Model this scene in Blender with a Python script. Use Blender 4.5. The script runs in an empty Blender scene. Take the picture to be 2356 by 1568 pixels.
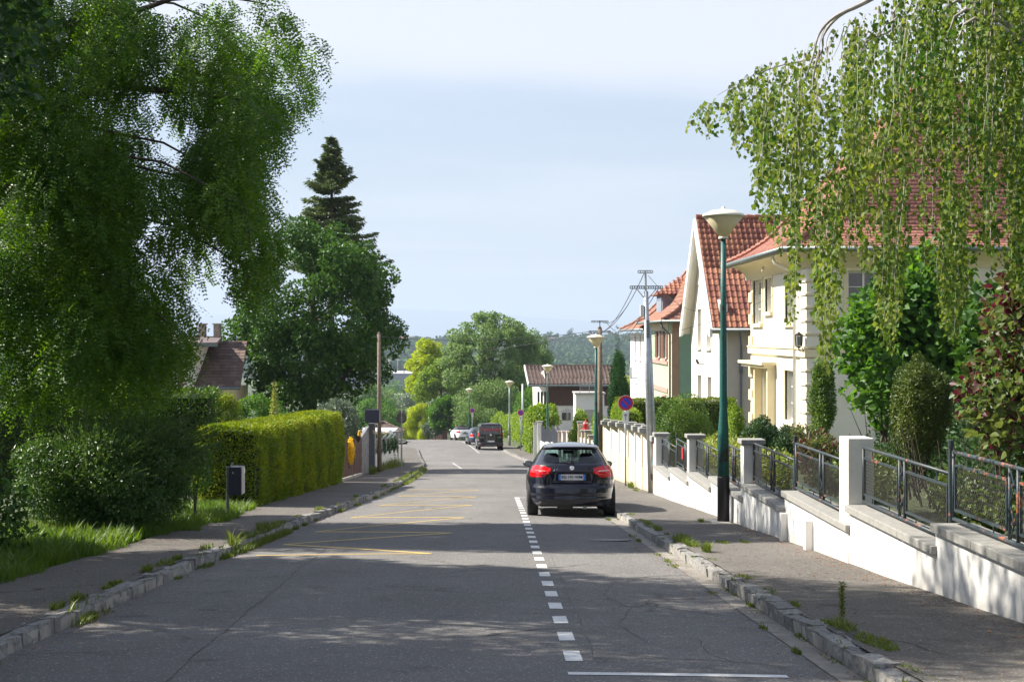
import bpy, bmesh, math, random
import numpy as np
from math import radians, sin, cos, pi, sqrt, tan, atan2
from mathutils import Vector, Matrix, Euler
random.seed(7)
rng = np.random.default_rng(11)
sc = bpy.context.scene
COL = sc.collection

# ---------------------------------------------------------------- camera
cam_d = bpy.data.cameras.new("camera")
cam_d.sensor_width = 36.0
cam_d.lens = 36.0 * 3500 / 2356
cam_d.shift_x = (1178 - 1130) / 2356
cam_d.shift_y = -(784 - 770) / 2356
cam_d.clip_start = 0.1
cam_d.clip_end = 60000
cam = bpy.data.objects.new("camera", cam_d)
COL.objects.link(cam)
cam.location = (0, 0, 0)
cam.rotation_euler = (radians(90), 0, 0)
sc.camera = cam

# ---------------------------------------------------------------- sky and sun
SUN_EL, SUN_AZ = radians(42), radians(14)      # azimuth: from the left, slightly ahead
SD = Vector((-cos(SUN_EL) * cos(SUN_AZ), cos(SUN_EL) * sin(SUN_AZ), sin(SUN_EL)))
world = bpy.data.worlds.new("World")
sc.world = world
world.use_nodes = True
wn = world.node_tree.nodes; wl = world.node_tree.links
wn.clear()
wo = wn.new("ShaderNodeOutputWorld"); bg = wn.new("ShaderNodeBackground")
sky = wn.new("ShaderNodeTexSky"); sky.sky_type = 'NISHITA'
sky.sun_disc = False
sky.sun_elevation = SUN_EL
sky.sun_rotation = radians(-90) + SUN_AZ
sky.air_density = 1.0; sky.dust_density = 0.6; sky.ozone_density = 2.2; sky.altitude = 250
bg.inputs[1].default_value = 0.093
tc = wn.new("ShaderNodeTexCoord"); sep = wn.new("ShaderNodeSeparateXYZ")
wl.new(tc.outputs["Generated"], sep.inputs[0])
def wmath(op, a, b=None, clamp=False, c=None):
    n = wn.new("ShaderNodeMath"); n.operation = op; n.use_clamp = clamp
    if c is not None: n.inputs[2].default_value = c
    for i, v in enumerate((a, b)):
        if v is None: continue
        if isinstance(v, (int, float)): n.inputs[i].default_value = v
        else: wl.new(v, n.inputs[i])
    return n.outputs[0]
den = wmath('MAXIMUM', sep.outputs[2], 0.03)
px = wmath('DIVIDE', sep.outputs[0], den); py = wmath('DIVIDE', sep.outputs[1], den)
cmb = wn.new("ShaderNodeCombineXYZ")
wl.new(wmath('MULTIPLY', px, 0.13), cmb.inputs[0]); wl.new(wmath('MULTIPLY', py, 0.12), cmb.inputs[1])
nz = wn.new("ShaderNodeTexNoise"); nz.inputs["Scale"].default_value = 1.0; nz.inputs["Detail"].default_value = 7
nz.inputs["Roughness"].default_value = 0.55; nz.inputs["Distortion"].default_value = 0.4
wl.new(cmb.outputs[0], nz.inputs["Vector"])
cr = wn.new("ShaderNodeMapRange"); cr.interpolation_type = 'SMOOTHSTEP'
cr.inputs[1].default_value = 0.44; cr.inputs[2].default_value = 0.66
wl.new(nz.outputs[0], cr.inputs[0])
mixc = wn.new("ShaderNodeMix"); mixc.data_type = 'RGBA'
bk = wn.new("ShaderNodeMapRange"); bk.interpolation_type = 'SMOOTHSTEP'
bk.inputs[1].default_value = 6.9; bk.inputs[2].default_value = 5.2; bk.inputs[3].default_value = 0.0; bk.inputs[4].default_value = 0.62
nb_ = wn.new("ShaderNodeTexNoise"); nb_.inputs["Scale"].default_value = 1.6; nb_.inputs["Detail"].default_value = 8; nb_.inputs["Roughness"].default_value = 0.6
wl.new(cmb.outputs[0], nb_.inputs["Vector"])
wl.new(wmath('ADD', wmath('ADD', py, wmath('MULTIPLY', px, -0.35)), wmath('MULTIPLY', wmath('SUBTRACT', nb_.outputs[0], 0.5), 3.2)), bk.inputs[0])
bf = wn.new("ShaderNodeMapRange"); bf.interpolation_type = 'SMOOTHSTEP'; bf.inputs[1].default_value = 1.2; bf.inputs[2].default_value = 3.4; bf.inputs[3].default_value = 0.30; bf.inputs[4].default_value = 1.0
wl.new(wmath('ABSOLUTE', py), bf.inputs[0])
wl.new(wmath('MAXIMUM', wmath('MULTIPLY', cr.outputs[0], 0.30), wmath('MULTIPLY', bk.outputs[0], bf.outputs[0])), mixc.inputs[0])
veil = wn.new("ShaderNodeMix"); veil.data_type = 'RGBA'; wl.new(wmath('MULTIPLY_ADD', wmath('POWER', wmath('SUBTRACT', 1.0, wmath('MAXIMUM', sep.outputs[2], 0.0), True), 3.0), 0.45, c=0.30), veil.inputs[0]); veil.inputs[0].default_value = 0.45
wl.new(sky.outputs[0], veil.inputs[6]); veil.inputs[7].default_value = (2.55, 2.55, 2.8, 1)
wl.new(veil.outputs[2], mixc.inputs[6]); mixc.inputs[7].default_value = (5.3, 5.25, 5.5, 1)
wl.new(mixc.outputs[2], bg.inputs[0]); wl.new(bg.outputs[0], wo.inputs[0])
sl = bpy.data.lights.new("sun", 'SUN'); sl.energy = 5.0; sl.angle = radians(0.53); sl.color = (1.0, 0.93, 0.82)
so = bpy.data.objects.new("sun", sl); COL.objects.link(so)
so.location = (-40, 10, 40)
so.rotation_euler = SD.to_track_quat('Z', 'Y').to_euler()
sc.view_settings.view_transform = 'Standard'
sc.view_settings.look = 'None'
sc.view_settings.exposure = 1.15
sc.view_settings.gamma = 1.0
sc.view_settings.use_curve_mapping = False
sc.cycles.volume_bounces = 0
sc.cycles.max_bounces = 6
sc.cycles.transparent_max_bounces = 16
sc.cycles.use_denoising = True

# ---------------------------------------------------------------- materials
def nt(name):
    m = bpy.data.materials.new(name); m.use_nodes = True
    n = m.node_tree.nodes; l = m.node_tree.links
    b = n.get("Principled BSDF")
    return m, n, l, b
def noise(n, l, scale, detail=4, vec=None, rough=0.55):
    t = n.new("ShaderNodeTexNoise"); t.inputs["Scale"].default_value = scale; t.inputs["Detail"].default_value = detail
    t.inputs["Roughness"].default_value = rough
    if vec is not None: l.new(vec, t.inputs["Vector"])
    return t.outputs[0]
def geo_pos(n): return n.new("ShaderNodeNewGeometry").outputs["Position"]
def obj_pos(n): return n.new("ShaderNodeTexCoord").outputs["Object"]
def maprange(n, l, v, a, b, c, d, smooth=False):
    t = n.new("ShaderNodeMapRange")
    if smooth: t.interpolation_type = 'SMOOTHSTEP'
    for i, x in enumerate((a, b, c, d)): t.inputs[i + 1].default_value = x
    l.new(v, t.inputs[0]); return t.outputs[0]
def mixcol(n, l, f, a, b, mode='MIX'):
    t = n.new("ShaderNodeMix"); t.data_type = 'RGBA'; t.blend_type = mode
    if isinstance(f, (int, float)): t.inputs[0].default_value = f
    else: l.new(f, t.inputs[0])
    for i, v in ((6, a), (7, b)):
        if isinstance(v, tuple): t.inputs[i].default_value = (*v, 1)
        else: l.new(v, t.inputs[i])
    return t.outputs[2]
def bump(n, l, b, h, strength, dist=0.01):
    t = n.new("ShaderNodeBump"); t.inputs["Strength"].default_value = strength; t.inputs["Distance"].default_value = dist
    l.new(h, t.inputs["Height"]); l.new(t.outputs[0], b.inputs["Normal"])
def mat(name, col, rough=0.7, metal=0.0, var=0.12, scale=3.0, bmp=0.0, bscale=60, spec=0.5, dirt=None, dirtscale=1.2, rnd=0.0, splash=False):
    m, n, l, b = nt(name)
    p = geo_pos(n)
    f = noise(n, l, scale, 5, p)
    lo = tuple(c * (1 - var) for c in col); hi = tuple(min(1, c * (1 + var)) for c in col)
    c = mixcol(n, l, maprange(n, l, f, 0.3, 0.7, 0, 1), lo, hi)
    if dirt:
        g = noise(n, l, dirtscale, 6, p, 0.65)
        c = mixcol(n, l, maprange(n, l, g, 0.5, 0.75, 0, 0.6, True), c, dirt)
    if rnd:
        oi = n.new("ShaderNodeObjectInfo"); gi = n.new("ShaderNodeNewGeometry")
        ad = n.new("ShaderNodeMath"); ad.operation = 'ADD'
        l.new(oi.outputs["Random"], ad.inputs[0]); l.new(gi.outputs["Random Per Island"], ad.inputs[1])
        fr = n.new("ShaderNodeMath"); fr.operation = 'FRACT'; l.new(ad.outputs[0], fr.inputs[0])
        hs = n.new("ShaderNodeHueSaturation"); l.new(c, hs.inputs["Color"])
        l.new(maprange(n, l, fr.outputs[0], 0, 1, 1 - rnd, 1 + rnd), hs.inputs["Value"])
        l.new(maprange(n, l, fr.outputs[0], 0, 1, 0.5 - rnd * 0.035, 0.5 + rnd * 0.03), hs.inputs["Hue"])
        c = hs.outputs[0]
    if splash:      # dried mud thrown up from the sloping pavement
        sx = n.new("ShaderNodeSeparateXYZ"); l.new(p, sx.inputs[0])
        ma = n.new("ShaderNodeMath"); ma.operation = 'MULTIPLY_ADD'; l.new(sx.outputs[1], ma.inputs[0]); ma.inputs[1].default_value = 0.067; l.new(sx.outputs[2], ma.inputs[2])
        nn_ = noise(n, l, 3.5, 6, p, 0.7)
        mb_ = n.new("ShaderNodeMath"); mb_.operation = 'MULTIPLY_ADD'; l.new(nn_, mb_.inputs[0]); mb_.inputs[1].default_value = -0.45; l.new(ma.outputs[0], mb_.inputs[2])
        c = mixcol(n, l, maprange(n, l, mb_.outputs[0], -1.72, -1.50, 0.40, 0, True), c, (0.30, 0.26, 0.21))
        mp_ = n.new("ShaderNodeMapping"); mp_.inputs["Scale"].default_value = (5, 5, 0.5); l.new(p, mp_.inputs[0])
        c = mixcol(n, l, maprange(n, l, noise(n, l, 1.0, 4, mp_.outputs[0]), 0.56, 0.78, 0, 0.16, True), c, (0.42, 0.40, 0.35))
    l.new(c, b.inputs["Base Color"])
    b.inputs["Roughness"].default_value = rough; b.inputs["Metallic"].default_value = metal
    b.inputs["Specular IOR Level"].default_value = spec
    if bmp: bump(n, l, b, noise(n, l, bscale, 3, p), bmp)
    return m
def leafmat(name, ca, cb, trans=0.35, rough=0.45, spec=0.35, cc=None, gloss=1.0):
    m, n, l, b = nt(name)
    ca = tuple(c*1.32 for c in ca); cb = tuple(c*1.32 for c in cb)
    gi = n.new("ShaderNodeNewGeometry")
    f = noise(n, l, 0.9, 3, gi.outputs["Position"])
    ad = n.new("ShaderNodeMath"); ad.operation = 'MULTIPLY_ADD'
    l.new(gi.outputs["Random Per Island"], ad.inputs[0]); ad.inputs[1].default_value = 0.7
    l.new(maprange(n, l, f, 0.3, 0.7, -0.2, 0.4), ad.inputs[2])
    ad.use_clamp = True
    c = mixcol(n, l, ad.outputs[0], ca, cb)
    if cc:
        wn_ = n.new("ShaderNodeTexWhiteNoise"); wn_.noise_dimensions = '1D'
        l.new(gi.outputs["Random Per Island"], wn_.inputs["W"])
        g = noise(n, l, 1.3, 3, gi.outputs["Position"])
        ml = n.new("ShaderNodeMath"); ml.operation = 'MULTIPLY_ADD'
        l.new(g, ml.inputs[0]); ml.inputs[1].default_value = 1.0; l.new(maprange(n, l, wn_.outputs[0], 0, 1, -0.25, 0.25), ml.inputs[2])
        c = mixcol(n, l, maprange(n, l, ml.outputs[0], 0.535, 0.655, 0, 1), c, cc)
    l.new(c, b.inputs["Base Color"]); b.inputs["Roughness"].default_value = rough
    b.inputs["Specular IOR Level"].default_value = spec
    tr = n.new("ShaderNodeBsdfTranslucent")
    hs = n.new("ShaderNodeHueSaturation"); hs.inputs["Saturation"].default_value = 1.1; hs.inputs["Value"].default_value = 1.5
    hs.inputs["Hue"].default_value = 0.485
    l.new(c, hs.inputs["Color"]); l.new(hs.outputs[0], tr.inputs[0])
    mx = n.new("ShaderNodeMixShader"); mx.inputs[0].default_value = trans
    l.new(b.outputs[0], mx.inputs[1]); l.new(tr.outputs[0], mx.inputs[2])
    l.new(mx.outputs[0], n["Material Output"].inputs[0])
    return m
def glassmat(name, tint, rough=0.02, refl=0.06):
    m, n, l, b = nt(name); n.remove(b)
    tr = n.new("ShaderNodeBsdfTransparent"); tr.inputs[0].default_value = (*tint, 1)
    gl = n.new("ShaderNodeBsdfGlossy"); gl.inputs["Roughness"].default_value = rough
    lw = n.new("ShaderNodeLayerWeight"); lw.inputs[0].default_value = 0.5
    pw_ = n.new("ShaderNodeMath"); pw_.operation = 'POWER'; l.new(lw.outputs["Facing"], pw_.inputs[0]); pw_.inputs[1].default_value = 3.5
    mx = n.new("ShaderNodeMixShader"); l.new(maprange(n, l, pw_.outputs[0], 0, 1, refl, 0.85), mx.inputs[0])
    l.new(tr.outputs[0], mx.inputs[1]); l.new(gl.outputs[0], mx.inputs[2])
    l.new(mx.outputs[0], n["Material Output"].inputs[0]); return m

def asphalt(name, c0, c1, crackw, seed, speck=True):
    m, n, l, b = nt(name)
    p = geo_pos(n)
    mp = n.new("ShaderNodeMapping"); mp.inputs["Location"].default_value = (seed, seed * 2, 0); l.new(p, mp.inputs[0]); v = mp.outputs[0]
    big = noise(n, l, 0.35, 5, v, 0.6)
    c = mixcol(n, l, maprange(n, l, big, 0.33, 0.68, 0, 1), c0, c1)
    mp2 = n.new("ShaderNodeMapping"); mp2.inputs["Scale"].default_value = (1.6, 0.12, 1); l.new(v, mp2.inputs[0])
    st = noise(n, l, 1.0, 4, mp2.outputs[0])
    c = mixcol(n, l, maprange(n, l, st, 0.45, 0.75, 0, 0.35), c, tuple(x * 0.72 for x in c0))
    med = noise(n, l, 2.2, 6, v, 0.7)
    c = mixcol(n, l, maprange(n, l, med, 0.54, 0.72, 0, 0.75, True), c, tuple(x * 0.55 for x in c0))
    # patches of newer asphalt
    vo = n.new("ShaderNodeTexVoronoi"); vo.distance = 'MINKOWSKI'; vo.inputs["Exponent"].default_value = 6; vo.inputs["Scale"].default_value = 0.22
    l.new(v, vo.inputs["Vector"])
    spx = n.new("ShaderNodeSeparateColor"); l.new(vo.outputs["Color"], spx.inputs[0])
    c = mixcol(n, l, maprange(n, l, spx.outputs[0], 0.78, 0.80, 0, 0.20), c, tuple(x * 0.7 for x in c0))
    gr = n.new("ShaderNodeTexVoronoi"); gr.inputs["Scale"].default_value = 85; l.new(p, gr.inputs["Vector"])
    g2 = n.new("ShaderNodeSeparateColor"); l.new(gr.outputs["Color"], g2.inputs[0])
    c = mixcol(n, l, maprange(n, l, g2.outputs[0], 0.0, 1.0, 0.0, 0.55), c, tuple(x * 0.62 for x in c0))
    c = mixcol(n, l, maprange(n, l, g2.outputs[1], 0.93, 0.97, 0.0, 0.6), c, tuple(min(1, x * 2.3) for x in c1))
    # cracks, warped
    wz = n.new("ShaderNodeTexNoise"); wz.inputs["Scale"].default_value = 1.7; wz.inputs["Detail"].default_value = 5; l.new(v, wz.inputs["Vector"])
    va = n.new("ShaderNodeVectorMath"); va.operation = 'MULTIPLY_ADD'; l.new(wz.outputs["Color"], va.inputs[0])
    va.inputs[1].default_value = (0.9, 0.9, 0); l.new(v, va.inputs[2])
    cv = n.new("ShaderNodeTexVoronoi"); cv.feature = 'DISTANCE_TO_EDGE'; cv.inputs["Scale"].default_value = 0.33; l.new(va.outputs[0], cv.inputs["Vector"])
    ck = maprange(n, l, cv.outputs[0], 0.0, crackw, 1, 0)
    pr = maprange(n, l, noise(n, l, 0.5, 2, v), 0.50, 0.62, 0, 1)
    mm = n.new("ShaderNodeMath"); mm.operation = 'MULTIPLY'; l.new(ck, mm.inputs[0]); l.new(pr, mm.inputs[1])
    mk_ = n.new("ShaderNodeMath"); mk_.operation = 'MULTIPLY'; l.new(mm.outputs[0], mk_.inputs[0]); mk_.inputs[1].default_value = 0.75
    c = mixcol(n, l, mk_.outputs[0], c, (0.025, 0.024, 0.022))
    l.new(c, b.inputs["Base Color"]); b.inputs["Roughness"].default_value = 0.9
    b.inputs["Specular IOR Level"].default_value = 0.22
    ad = n.new("ShaderNodeMath"); ad.operation = 'SUBTRACT'; l.new(g2.outputs[0], ad.inputs[0]); l.new(mm.outputs[0], ad.inputs[1])
    bump(n, l, b, ad.outputs[0], 0.6, 0.004)
    return m

def rustmat(name, col, rust=(0.34, 0.11, 0.05), thr=0.57, sc_=4.0):
    m, n, l, b = nt(name); p = geo_pos(n)
    f = noise(n, l, sc_, 6, p, 0.75)
    f2 = noise(n, l, 26, 3, p, 0.6)
    ad = n.new("ShaderNodeMath"); ad.operation = 'MULTIPLY_ADD'; l.new(f2, ad.inputs[0]); ad.inputs[1].default_value = 0.35
    sb = n.new("ShaderNodeMath"); sb.operation = 'SUBTRACT'; l.new(f, sb.inputs[0]); sb.inputs[1].default_value = 0.175
    l.new(sb.outputs[0], ad.inputs[2])
    base = mixcol(n, l, maprange(n, l, f2, 0.35, 0.65, 0, 1), tuple(c * 0.8 for c in col), tuple(c * 1.3 for c in col))
    c = mixcol(n, l, maprange(n, l, ad.outputs[0], thr, thr + 0.03, 0, 1), base, rust)
    l.new(c, b.inputs["Base Color"]); b.inputs["Roughness"].default_value = 0.5
    bump(n, l, b, f2, 0.4, 0.003)
    return m

def paintmat(name, col, flake=0.0):
    m, n, l, b = nt(name)
    b.inputs["Base Color"].default_value = (*col, 1)
    b.inputs["Roughness"].default_value = 0.4; b.inputs["Metallic"].default_value = 0.0; b.inputs["Specular IOR Level"].default_value = 0.2
    b.inputs["Coat Weight"].default_value = 1.0; b.inputs["Coat Roughness"].default_value = 0.03
    p = obj_pos(n); f = noise(n, l, 6, 5, p)
    l.new(maprange(n, l, f, 0.35, 0.7, 0.01, 0.05), b.inputs["Coat Roughness"])
    return m

M = {}
M['road'] = asphalt("road asphalt", (0.166, 0.159, 0.153), (0.226, 0.217, 0.208), 0.014, 3.0)
M['pave'] = asphalt("pavement asphalt", (0.128, 0.118, 0.106), (0.188, 0.174, 0.157), 0.012, 17.0)
M['gutter'] = mat("gutter concrete", (0.26, 0.24, 0.21), 0.9, var=0.25, scale=6, bmp=0.3, bscale=90, dirt=(0.10, 0.09, 0.07))
M['granite'] = mat("granite kerb", (0.22, 0.215, 0.205), 0.85, var=0.45, scale=26, bmp=0.6, bscale=45, dirt=(0.12, 0.12, 0.10), rnd=0.22)
M['white_line'] = mat("white road paint", (0.72, 0.72, 0.70), 0.7, var=0.1, scale=14, dirt=(0.35, 0.34, 0.33), dirtscale=9)
M['yellow_line'] = mat("yellow road paint", (0.52, 0.37, 0.12), 0.7, var=0.2, scale=14, dirt=(0.20, 0.18, 0.14), dirtscale=7)
M['grass_ground'] = mat("grassy earth", (0.055, 0.075, 0.025), 0.95, var=0.4, scale=2.0, bmp=0.6, bscale=25, dirt=(0.09, 0.075, 0.045))
M['wall_white'] = mat("white roughcast", (0.74, 0.73, 0.70), 0.9, var=0.04, scale=2.5, bmp=0.35, bscale=140, dirt=(0.60, 0.58, 0.53), dirtscale=2.6, splash=True)
M['coping'] = mat("grey stone coping", (0.29, 0.285, 0.265), 0.9, var=0.14, scale=14, bmp=0.35, bscale=80, dirt=(0.24, 0.23, 0.20), dirtscale=5)
M['cream_wall'] = mat("cream render", (0.66, 0.57, 0.40), 0.9, var=0.04, scale=1.5, bmp=0.15, bscale=120, dirt=(0.60, 0.52, 0.38), dirtscale=1.3, splash=True)
M['cream_trim'] = mat("cream trim", (0.74, 0.64, 0.42), 0.85, var=0.05, scale=2)
M['facade'] = mat("pale cream facade", (0.74, 0.70, 0.60), 0.9, var=0.05, scale=0.9, bmp=0.15, bscale=60, dirt=(0.60, 0.55, 0.44), dirtscale=0.9)
M['facade2'] = mat("white gable render", (0.74, 0.69, 0.60), 0.9, var=0.05, scale=1.1, bmp=0.1, bscale=90)
M['facade_pink'] = mat("pinkish white render", (0.80, 0.76, 0.74), 0.9, var=0.03, scale=1.1)
M['brown_wall'] = mat("tan brown render", (0.44, 0.30, 0.20), 0.9, var=0.06)
M['green_wall'] = mat("pale green render", (0.26, 0.42, 0.30), 0.9, var=0.05)
M['green_pale'] = mat("mint render", (0.36, 0.48, 0.33), 0.9, var=0.05)
M['pink_trim'] = mat("pink sandstone trim", (0.52, 0.27, 0.22), 0.85, var=0.1, scale=6)
M['tile_orange'] = mat("orange clay tile", (0.26, 0.098, 0.058), 0.8, var=0.25, scale=8, bmp=0.2, rnd=0.38, dirt=(0.16, 0.07, 0.045), dirtscale=2.2)
M['tile_red'] = mat("red clay plain tile", (0.30, 0.125, 0.092), 0.82, var=0.2, scale=8, rnd=0.22, dirt=(0.24, 0.11, 0.08), dirtscale=1.0)
M['tile_pinkbrown'] = mat("weathered clay tile", (0.29, 0.14, 0.095), 0.85, var=0.2, scale=8, rnd=0.2, dirt=(0.22, 0.12, 0.08), dirtscale=1.0)
M['tile_brown'] = mat("brown concrete tile", (0.125, 0.085, 0.07), 0.85, var=0.2, scale=6, rnd=0.28)
M['zinc'] = mat("zinc gutter", (0.18, 0.21, 0.21), 0.5, metal=0.5, var=0.15)
M['zinc_light'] = mat("galvanised steel", (0.46, 0.48, 0.49), 0.45, metal=0.75, var=0.15, scale=7)
M['grey_pipe'] = mat("blue grey pipe", (0.16, 0.17, 0.22), 0.5, metal=0.3)
M['pipe_white'] = mat("white pipe", (0.78, 0.75, 0.66), 0.6, var=0.03)
M['frame_white'] = mat("white window frame", (0.80, 0.79, 0.76), 0.5, var=0.02)
M['winglass'] = mat("window glass", (0.20, 0.22, 0.22), 0.04, var=0.3, scale=0.7, spec=1.0)
M['winglass_dark'] = mat("dark window glass", (0.03, 0.03, 0.032), 0.05, var=0.3, spec=0.9)
M['door'] = mat("door wood", (0.42, 0.27, 0.15), 0.6, var=0.1)
M['brown_shutter'] = mat("brown shutter", (0.20, 0.10, 0.07), 0.7)
M['timber'] = mat("dark timber cladding", (0.085, 0.04, 0.025), 0.75, var=0.2, scale=4)
M['lamp_green'] = rustmat("green lamp paint", (0.012, 0.10, 0.085), rust=(0.03, 0.025, 0.02), thr=0.58, sc_=2.4)
M['lamp_black'] = mat("black lamp base", (0.018, 0.016, 0.018), 0.5)
M['lamp_grey'] = mat("grey lamp column", (0.33, 0.36, 0.37), 0.5, metal=0.3)
M['lamp_shade'] = mat("beige lamp cap", (0.66, 0.64, 0.52), 0.5, var=0.05, scale=5)
def _lampbowl():
    m, n, l, b = nt("yellowed lamp bowl")
    c = mixcol(n, l, noise(n, l, 7, 3, obj_pos(n)), (0.66, 0.60, 0.40), (0.80, 0.74, 0.52)); l.new(c, b.inputs["Base Color"])
    b.inputs["Roughness"].default_value = 0.3
    t = n.new("ShaderNodeBsdfTranslucent"); l.new(c, t.inputs[0]); mx = n.new("ShaderNodeMixShader"); mx.inputs[0].default_value = 0.5
    l.new(b.outputs[0], mx.inputs[1]); l.new(t.outputs[0], mx.inputs[2]); l.new(mx.outputs[0], n["Material Output"].inputs[0]); return m
M['lamp_bowl'] = _lampbowl()
M['iron'] = rustmat("dark painted iron", (0.028, 0.04, 0.047), thr=0.60)
M['iron_rusty'] = rustmat("rusty painted iron", (0.028, 0.045, 0.052), thr=0.565, sc_=5)
M['mesh_wire'] = mat("dull grey wire", (0.07, 0.065, 0.06), 0.6, metal=0.3, var=0.25, scale=9)
M['wood_pole'] = mat("weathered wood pole", (0.20, 0.155, 0.115), 0.9, var=0.3, scale=9, bmp=0.3, bscale=30)
M['wood_fence'] = mat("brown stained boards", (0.105, 0.055, 0.045), 0.85, var=0.3, scale=5, rnd=0.25)
M['bark'] = mat("bark", (0.085, 0.065, 0.05), 0.95, var=0.4, scale=8, bmp=0.7, bscale=22)
M['birch_bark'] = mat("pale birch bark", (0.36, 0.33, 0.30), 0.85, var=0.4, scale=9, dirt=(0.10, 0.07, 0.06), dirtscale=5)
M['wire'] = mat("cable", (0.05, 0.05, 0.055), 0.6)
M['sign_red'] = mat("sign red", (0.50, 0.012, 0.02), 0.35, var=0.04)
M['sign_blue'] = mat("sign blue", (0.015, 0.05, 0.55), 0.35, var=0.04)
M['sign_white'] = mat("sign white", (0.72, 0.72, 0.72), 0.4, var=0.03)
M['black'] = mat("black", (0.015, 0.015, 0.017), 0.5)
M['tyre'] = mat("tyre rubber", (0.018, 0.018, 0.02), 0.85, bmp=0.3, bscale=80)
M['rim'] = mat("alloy rim", (0.42, 0.43, 0.45), 0.3, metal=0.9)
M['chrome'] = mat("chrome", (0.85, 0.86, 0.88), 0.12, metal=1.0, var=0.02)
M['interior'] = mat("dark seat fabric", (0.022, 0.026, 0.05), 0.8)
M['plastic'] = mat("black plastic", (0.02, 0.02, 0.022), 0.45)
M['paint_dark'] = paintmat("midnight blue black car paint", (0.003, 0.004, 0.014))
M['paint_black'] = paintmat("black van paint", (0.006, 0.006, 0.010))
M['paint_white'] = mat("white car paint", (0.78, 0.78, 0.78), 0.2, var=0.01, spec=0.7)
M['paint_blue'] = paintmat("blue grey car paint", (0.03, 0.042, 0.085))
M['paint_green'] = paintmat("dark teal car paint", (0.02, 0.035, 0.045))
M['soft_top'] = mat("dark grey soft top", (0.05, 0.045, 0.05), 0.9)
M['light_red'] = mat("tail light red", (0.62, 0.006, 0.012), 0.12, var=0.06, spec=0.8)
M['light_dark_red'] = mat("tail light dark red", (0.25, 0.003, 0.01), 0.1, spec=0.8)
M['light_clear'] = mat("tail light clear strip", (0.62, 0.45, 0.45), 0.1, spec=0.8)
M['plate_white'] = mat("number plate white", (0.66, 0.68, 0.72), 0.4, var=0.02)
M['plate_blue'] = mat("number plate blue", (0.04, 0.18, 0.62), 0.4, var=0.02)
M['text_red'] = mat("red lettering", (0.50, 0.04, 0.03), 0.5)
M['carglass'] = glassmat("tinted car glass", (0.42, 0.55, 0.55))
M['carglass_dark'] = glassmat("dark tinted glass", (0.16, 0.2, 0.24))
M['mailbox'] = mat("dark blue mailbox", (0.03, 0.03, 0.055), 0.45, var=0.05)
M['mailbox_side'] = mat("grey mailbox door", (0.34, 0.33, 0.34), 0.45, var=0.05)
M['concrete'] = mat("grey concrete", (0.36, 0.35, 0.33), 0.9, var=0.15, scale=5, bmp=0.2)
M['grey_panel'] = mat("anthracite panel", (0.10, 0.11, 0.13), 0.5)
M['grey_speck'] = mat("speckled grey render", (0.22, 0.22, 0.23), 0.9, var=0.5, scale=9)
M['sandstone'] = mat("sandstone blocks", (0.56, 0.47, 0.33), 0.9, var=0.15, scale=4, rnd=0.12)
M['stone_brown'] = mat("brown stone pillar", (0.30, 0.25, 0.21), 0.9, var=0.3, scale=9)
M['yellow_paint'] = mat("yellow plastic", (0.75, 0.42, 0.03), 0.5)
M['red_fig'] = mat("red garden figure", (0.62, 0.02, 0.025), 0.5)
M['blue_string'] = mat("blue string", (0.15, 0.50, 0.75), 0.7)
M['far_wall'] = mat("far pale wall", (0.55, 0.50, 0.45), 0.9)
M['far_roof'] = mat("far red roof", (0.33, 0.12, 0.08), 0.9)
M['far_dark'] = mat("far dark roof", (0.14, 0.11, 0.11), 0.9)
M['factory'] = mat("grey blue metal cladding", (0.20, 0.21, 0.25), 0.7, var=0.06, scale=0.05)
M['pink_wall'] = mat("pink low wall", (0.50, 0.28, 0.26), 0.9)
M['dead_leaf'] = mat("dry leaf litter", (0.28, 0.12, 0.05), 0.9, rnd=0.4)
# leaves
L = {}
L['locust'] = leafmat("locust leaflets", (0.024, 0.078, 0.010), (0.100, 0.185, 0.018), 0.45)
L['shade'] = leafmat("shade tree leaves", (0.012, 0.045, 0.010), (0.035, 0.085, 0.018), 0.30)
L['maple'] = leafmat("maple leaves", (0.016, 0.055, 0.010), (0.062, 0.135, 0.018), 0.30, rough=0.45, spec=0.3)
L['spruce'] = leafmat("spruce needles", (0.045, 0.080, 0.026), (0.13, 0.165, 0.055), 0.2, rough=0.6)
L['hedge'] = leafmat("yellow green hedge leaves", (0.060, 0.130, 0.008), (0.230, 0.260, 0.014), 0.35, rough=0.5)
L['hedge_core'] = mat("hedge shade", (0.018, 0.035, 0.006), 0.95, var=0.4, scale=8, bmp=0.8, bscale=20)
L['shrub'] = leafmat("small leaved shrub", (0.018, 0.055, 0.010), (0.085, 0.160, 0.030), 0.30, rough=0.4, spec=0.45)
L['grass'] = leafmat("grass blades", (0.040, 0.095, 0.010), (0.100, 0.160, 0.022), 0.45)
L['weed'] = leafmat("weed leaves", (0.050, 0.095, 0.012), (0.150, 0.175, 0.035), 0.40)
L['birch'] = leafmat("birch leaves", (0.030, 0.090, 0.014), (0.200, 0.240, 0.045), 0.42, rough=0.62, spec=0.25)
L['hazel'] = leafmat("hazel leaves", (0.028, 0.090, 0.013), (0.090, 0.185, 0.024), 0.45, rough=0.45)
L['purple'] = leafmat("purple and green hazel leaves", (0.040, 0.090, 0.018), (0.130, 0.150, 0.040), 0.40, cc=(0.085, 0.014, 0.022))
L['yew'] = leafmat("yew foliage", (0.025, 0.060, 0.012), (0.110, 0.140, 0.020), 0.20)
L['yew_dark'] = leafmat("dark yew foliage", (0.018, 0.050, 0.018), (0.055, 0.110, 0.025), 0.18)
L['thuja'] = leafmat("thuja foliage", (0.035, 0.095, 0.012), (0.110, 0.170, 0.020), 0.25)
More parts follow.
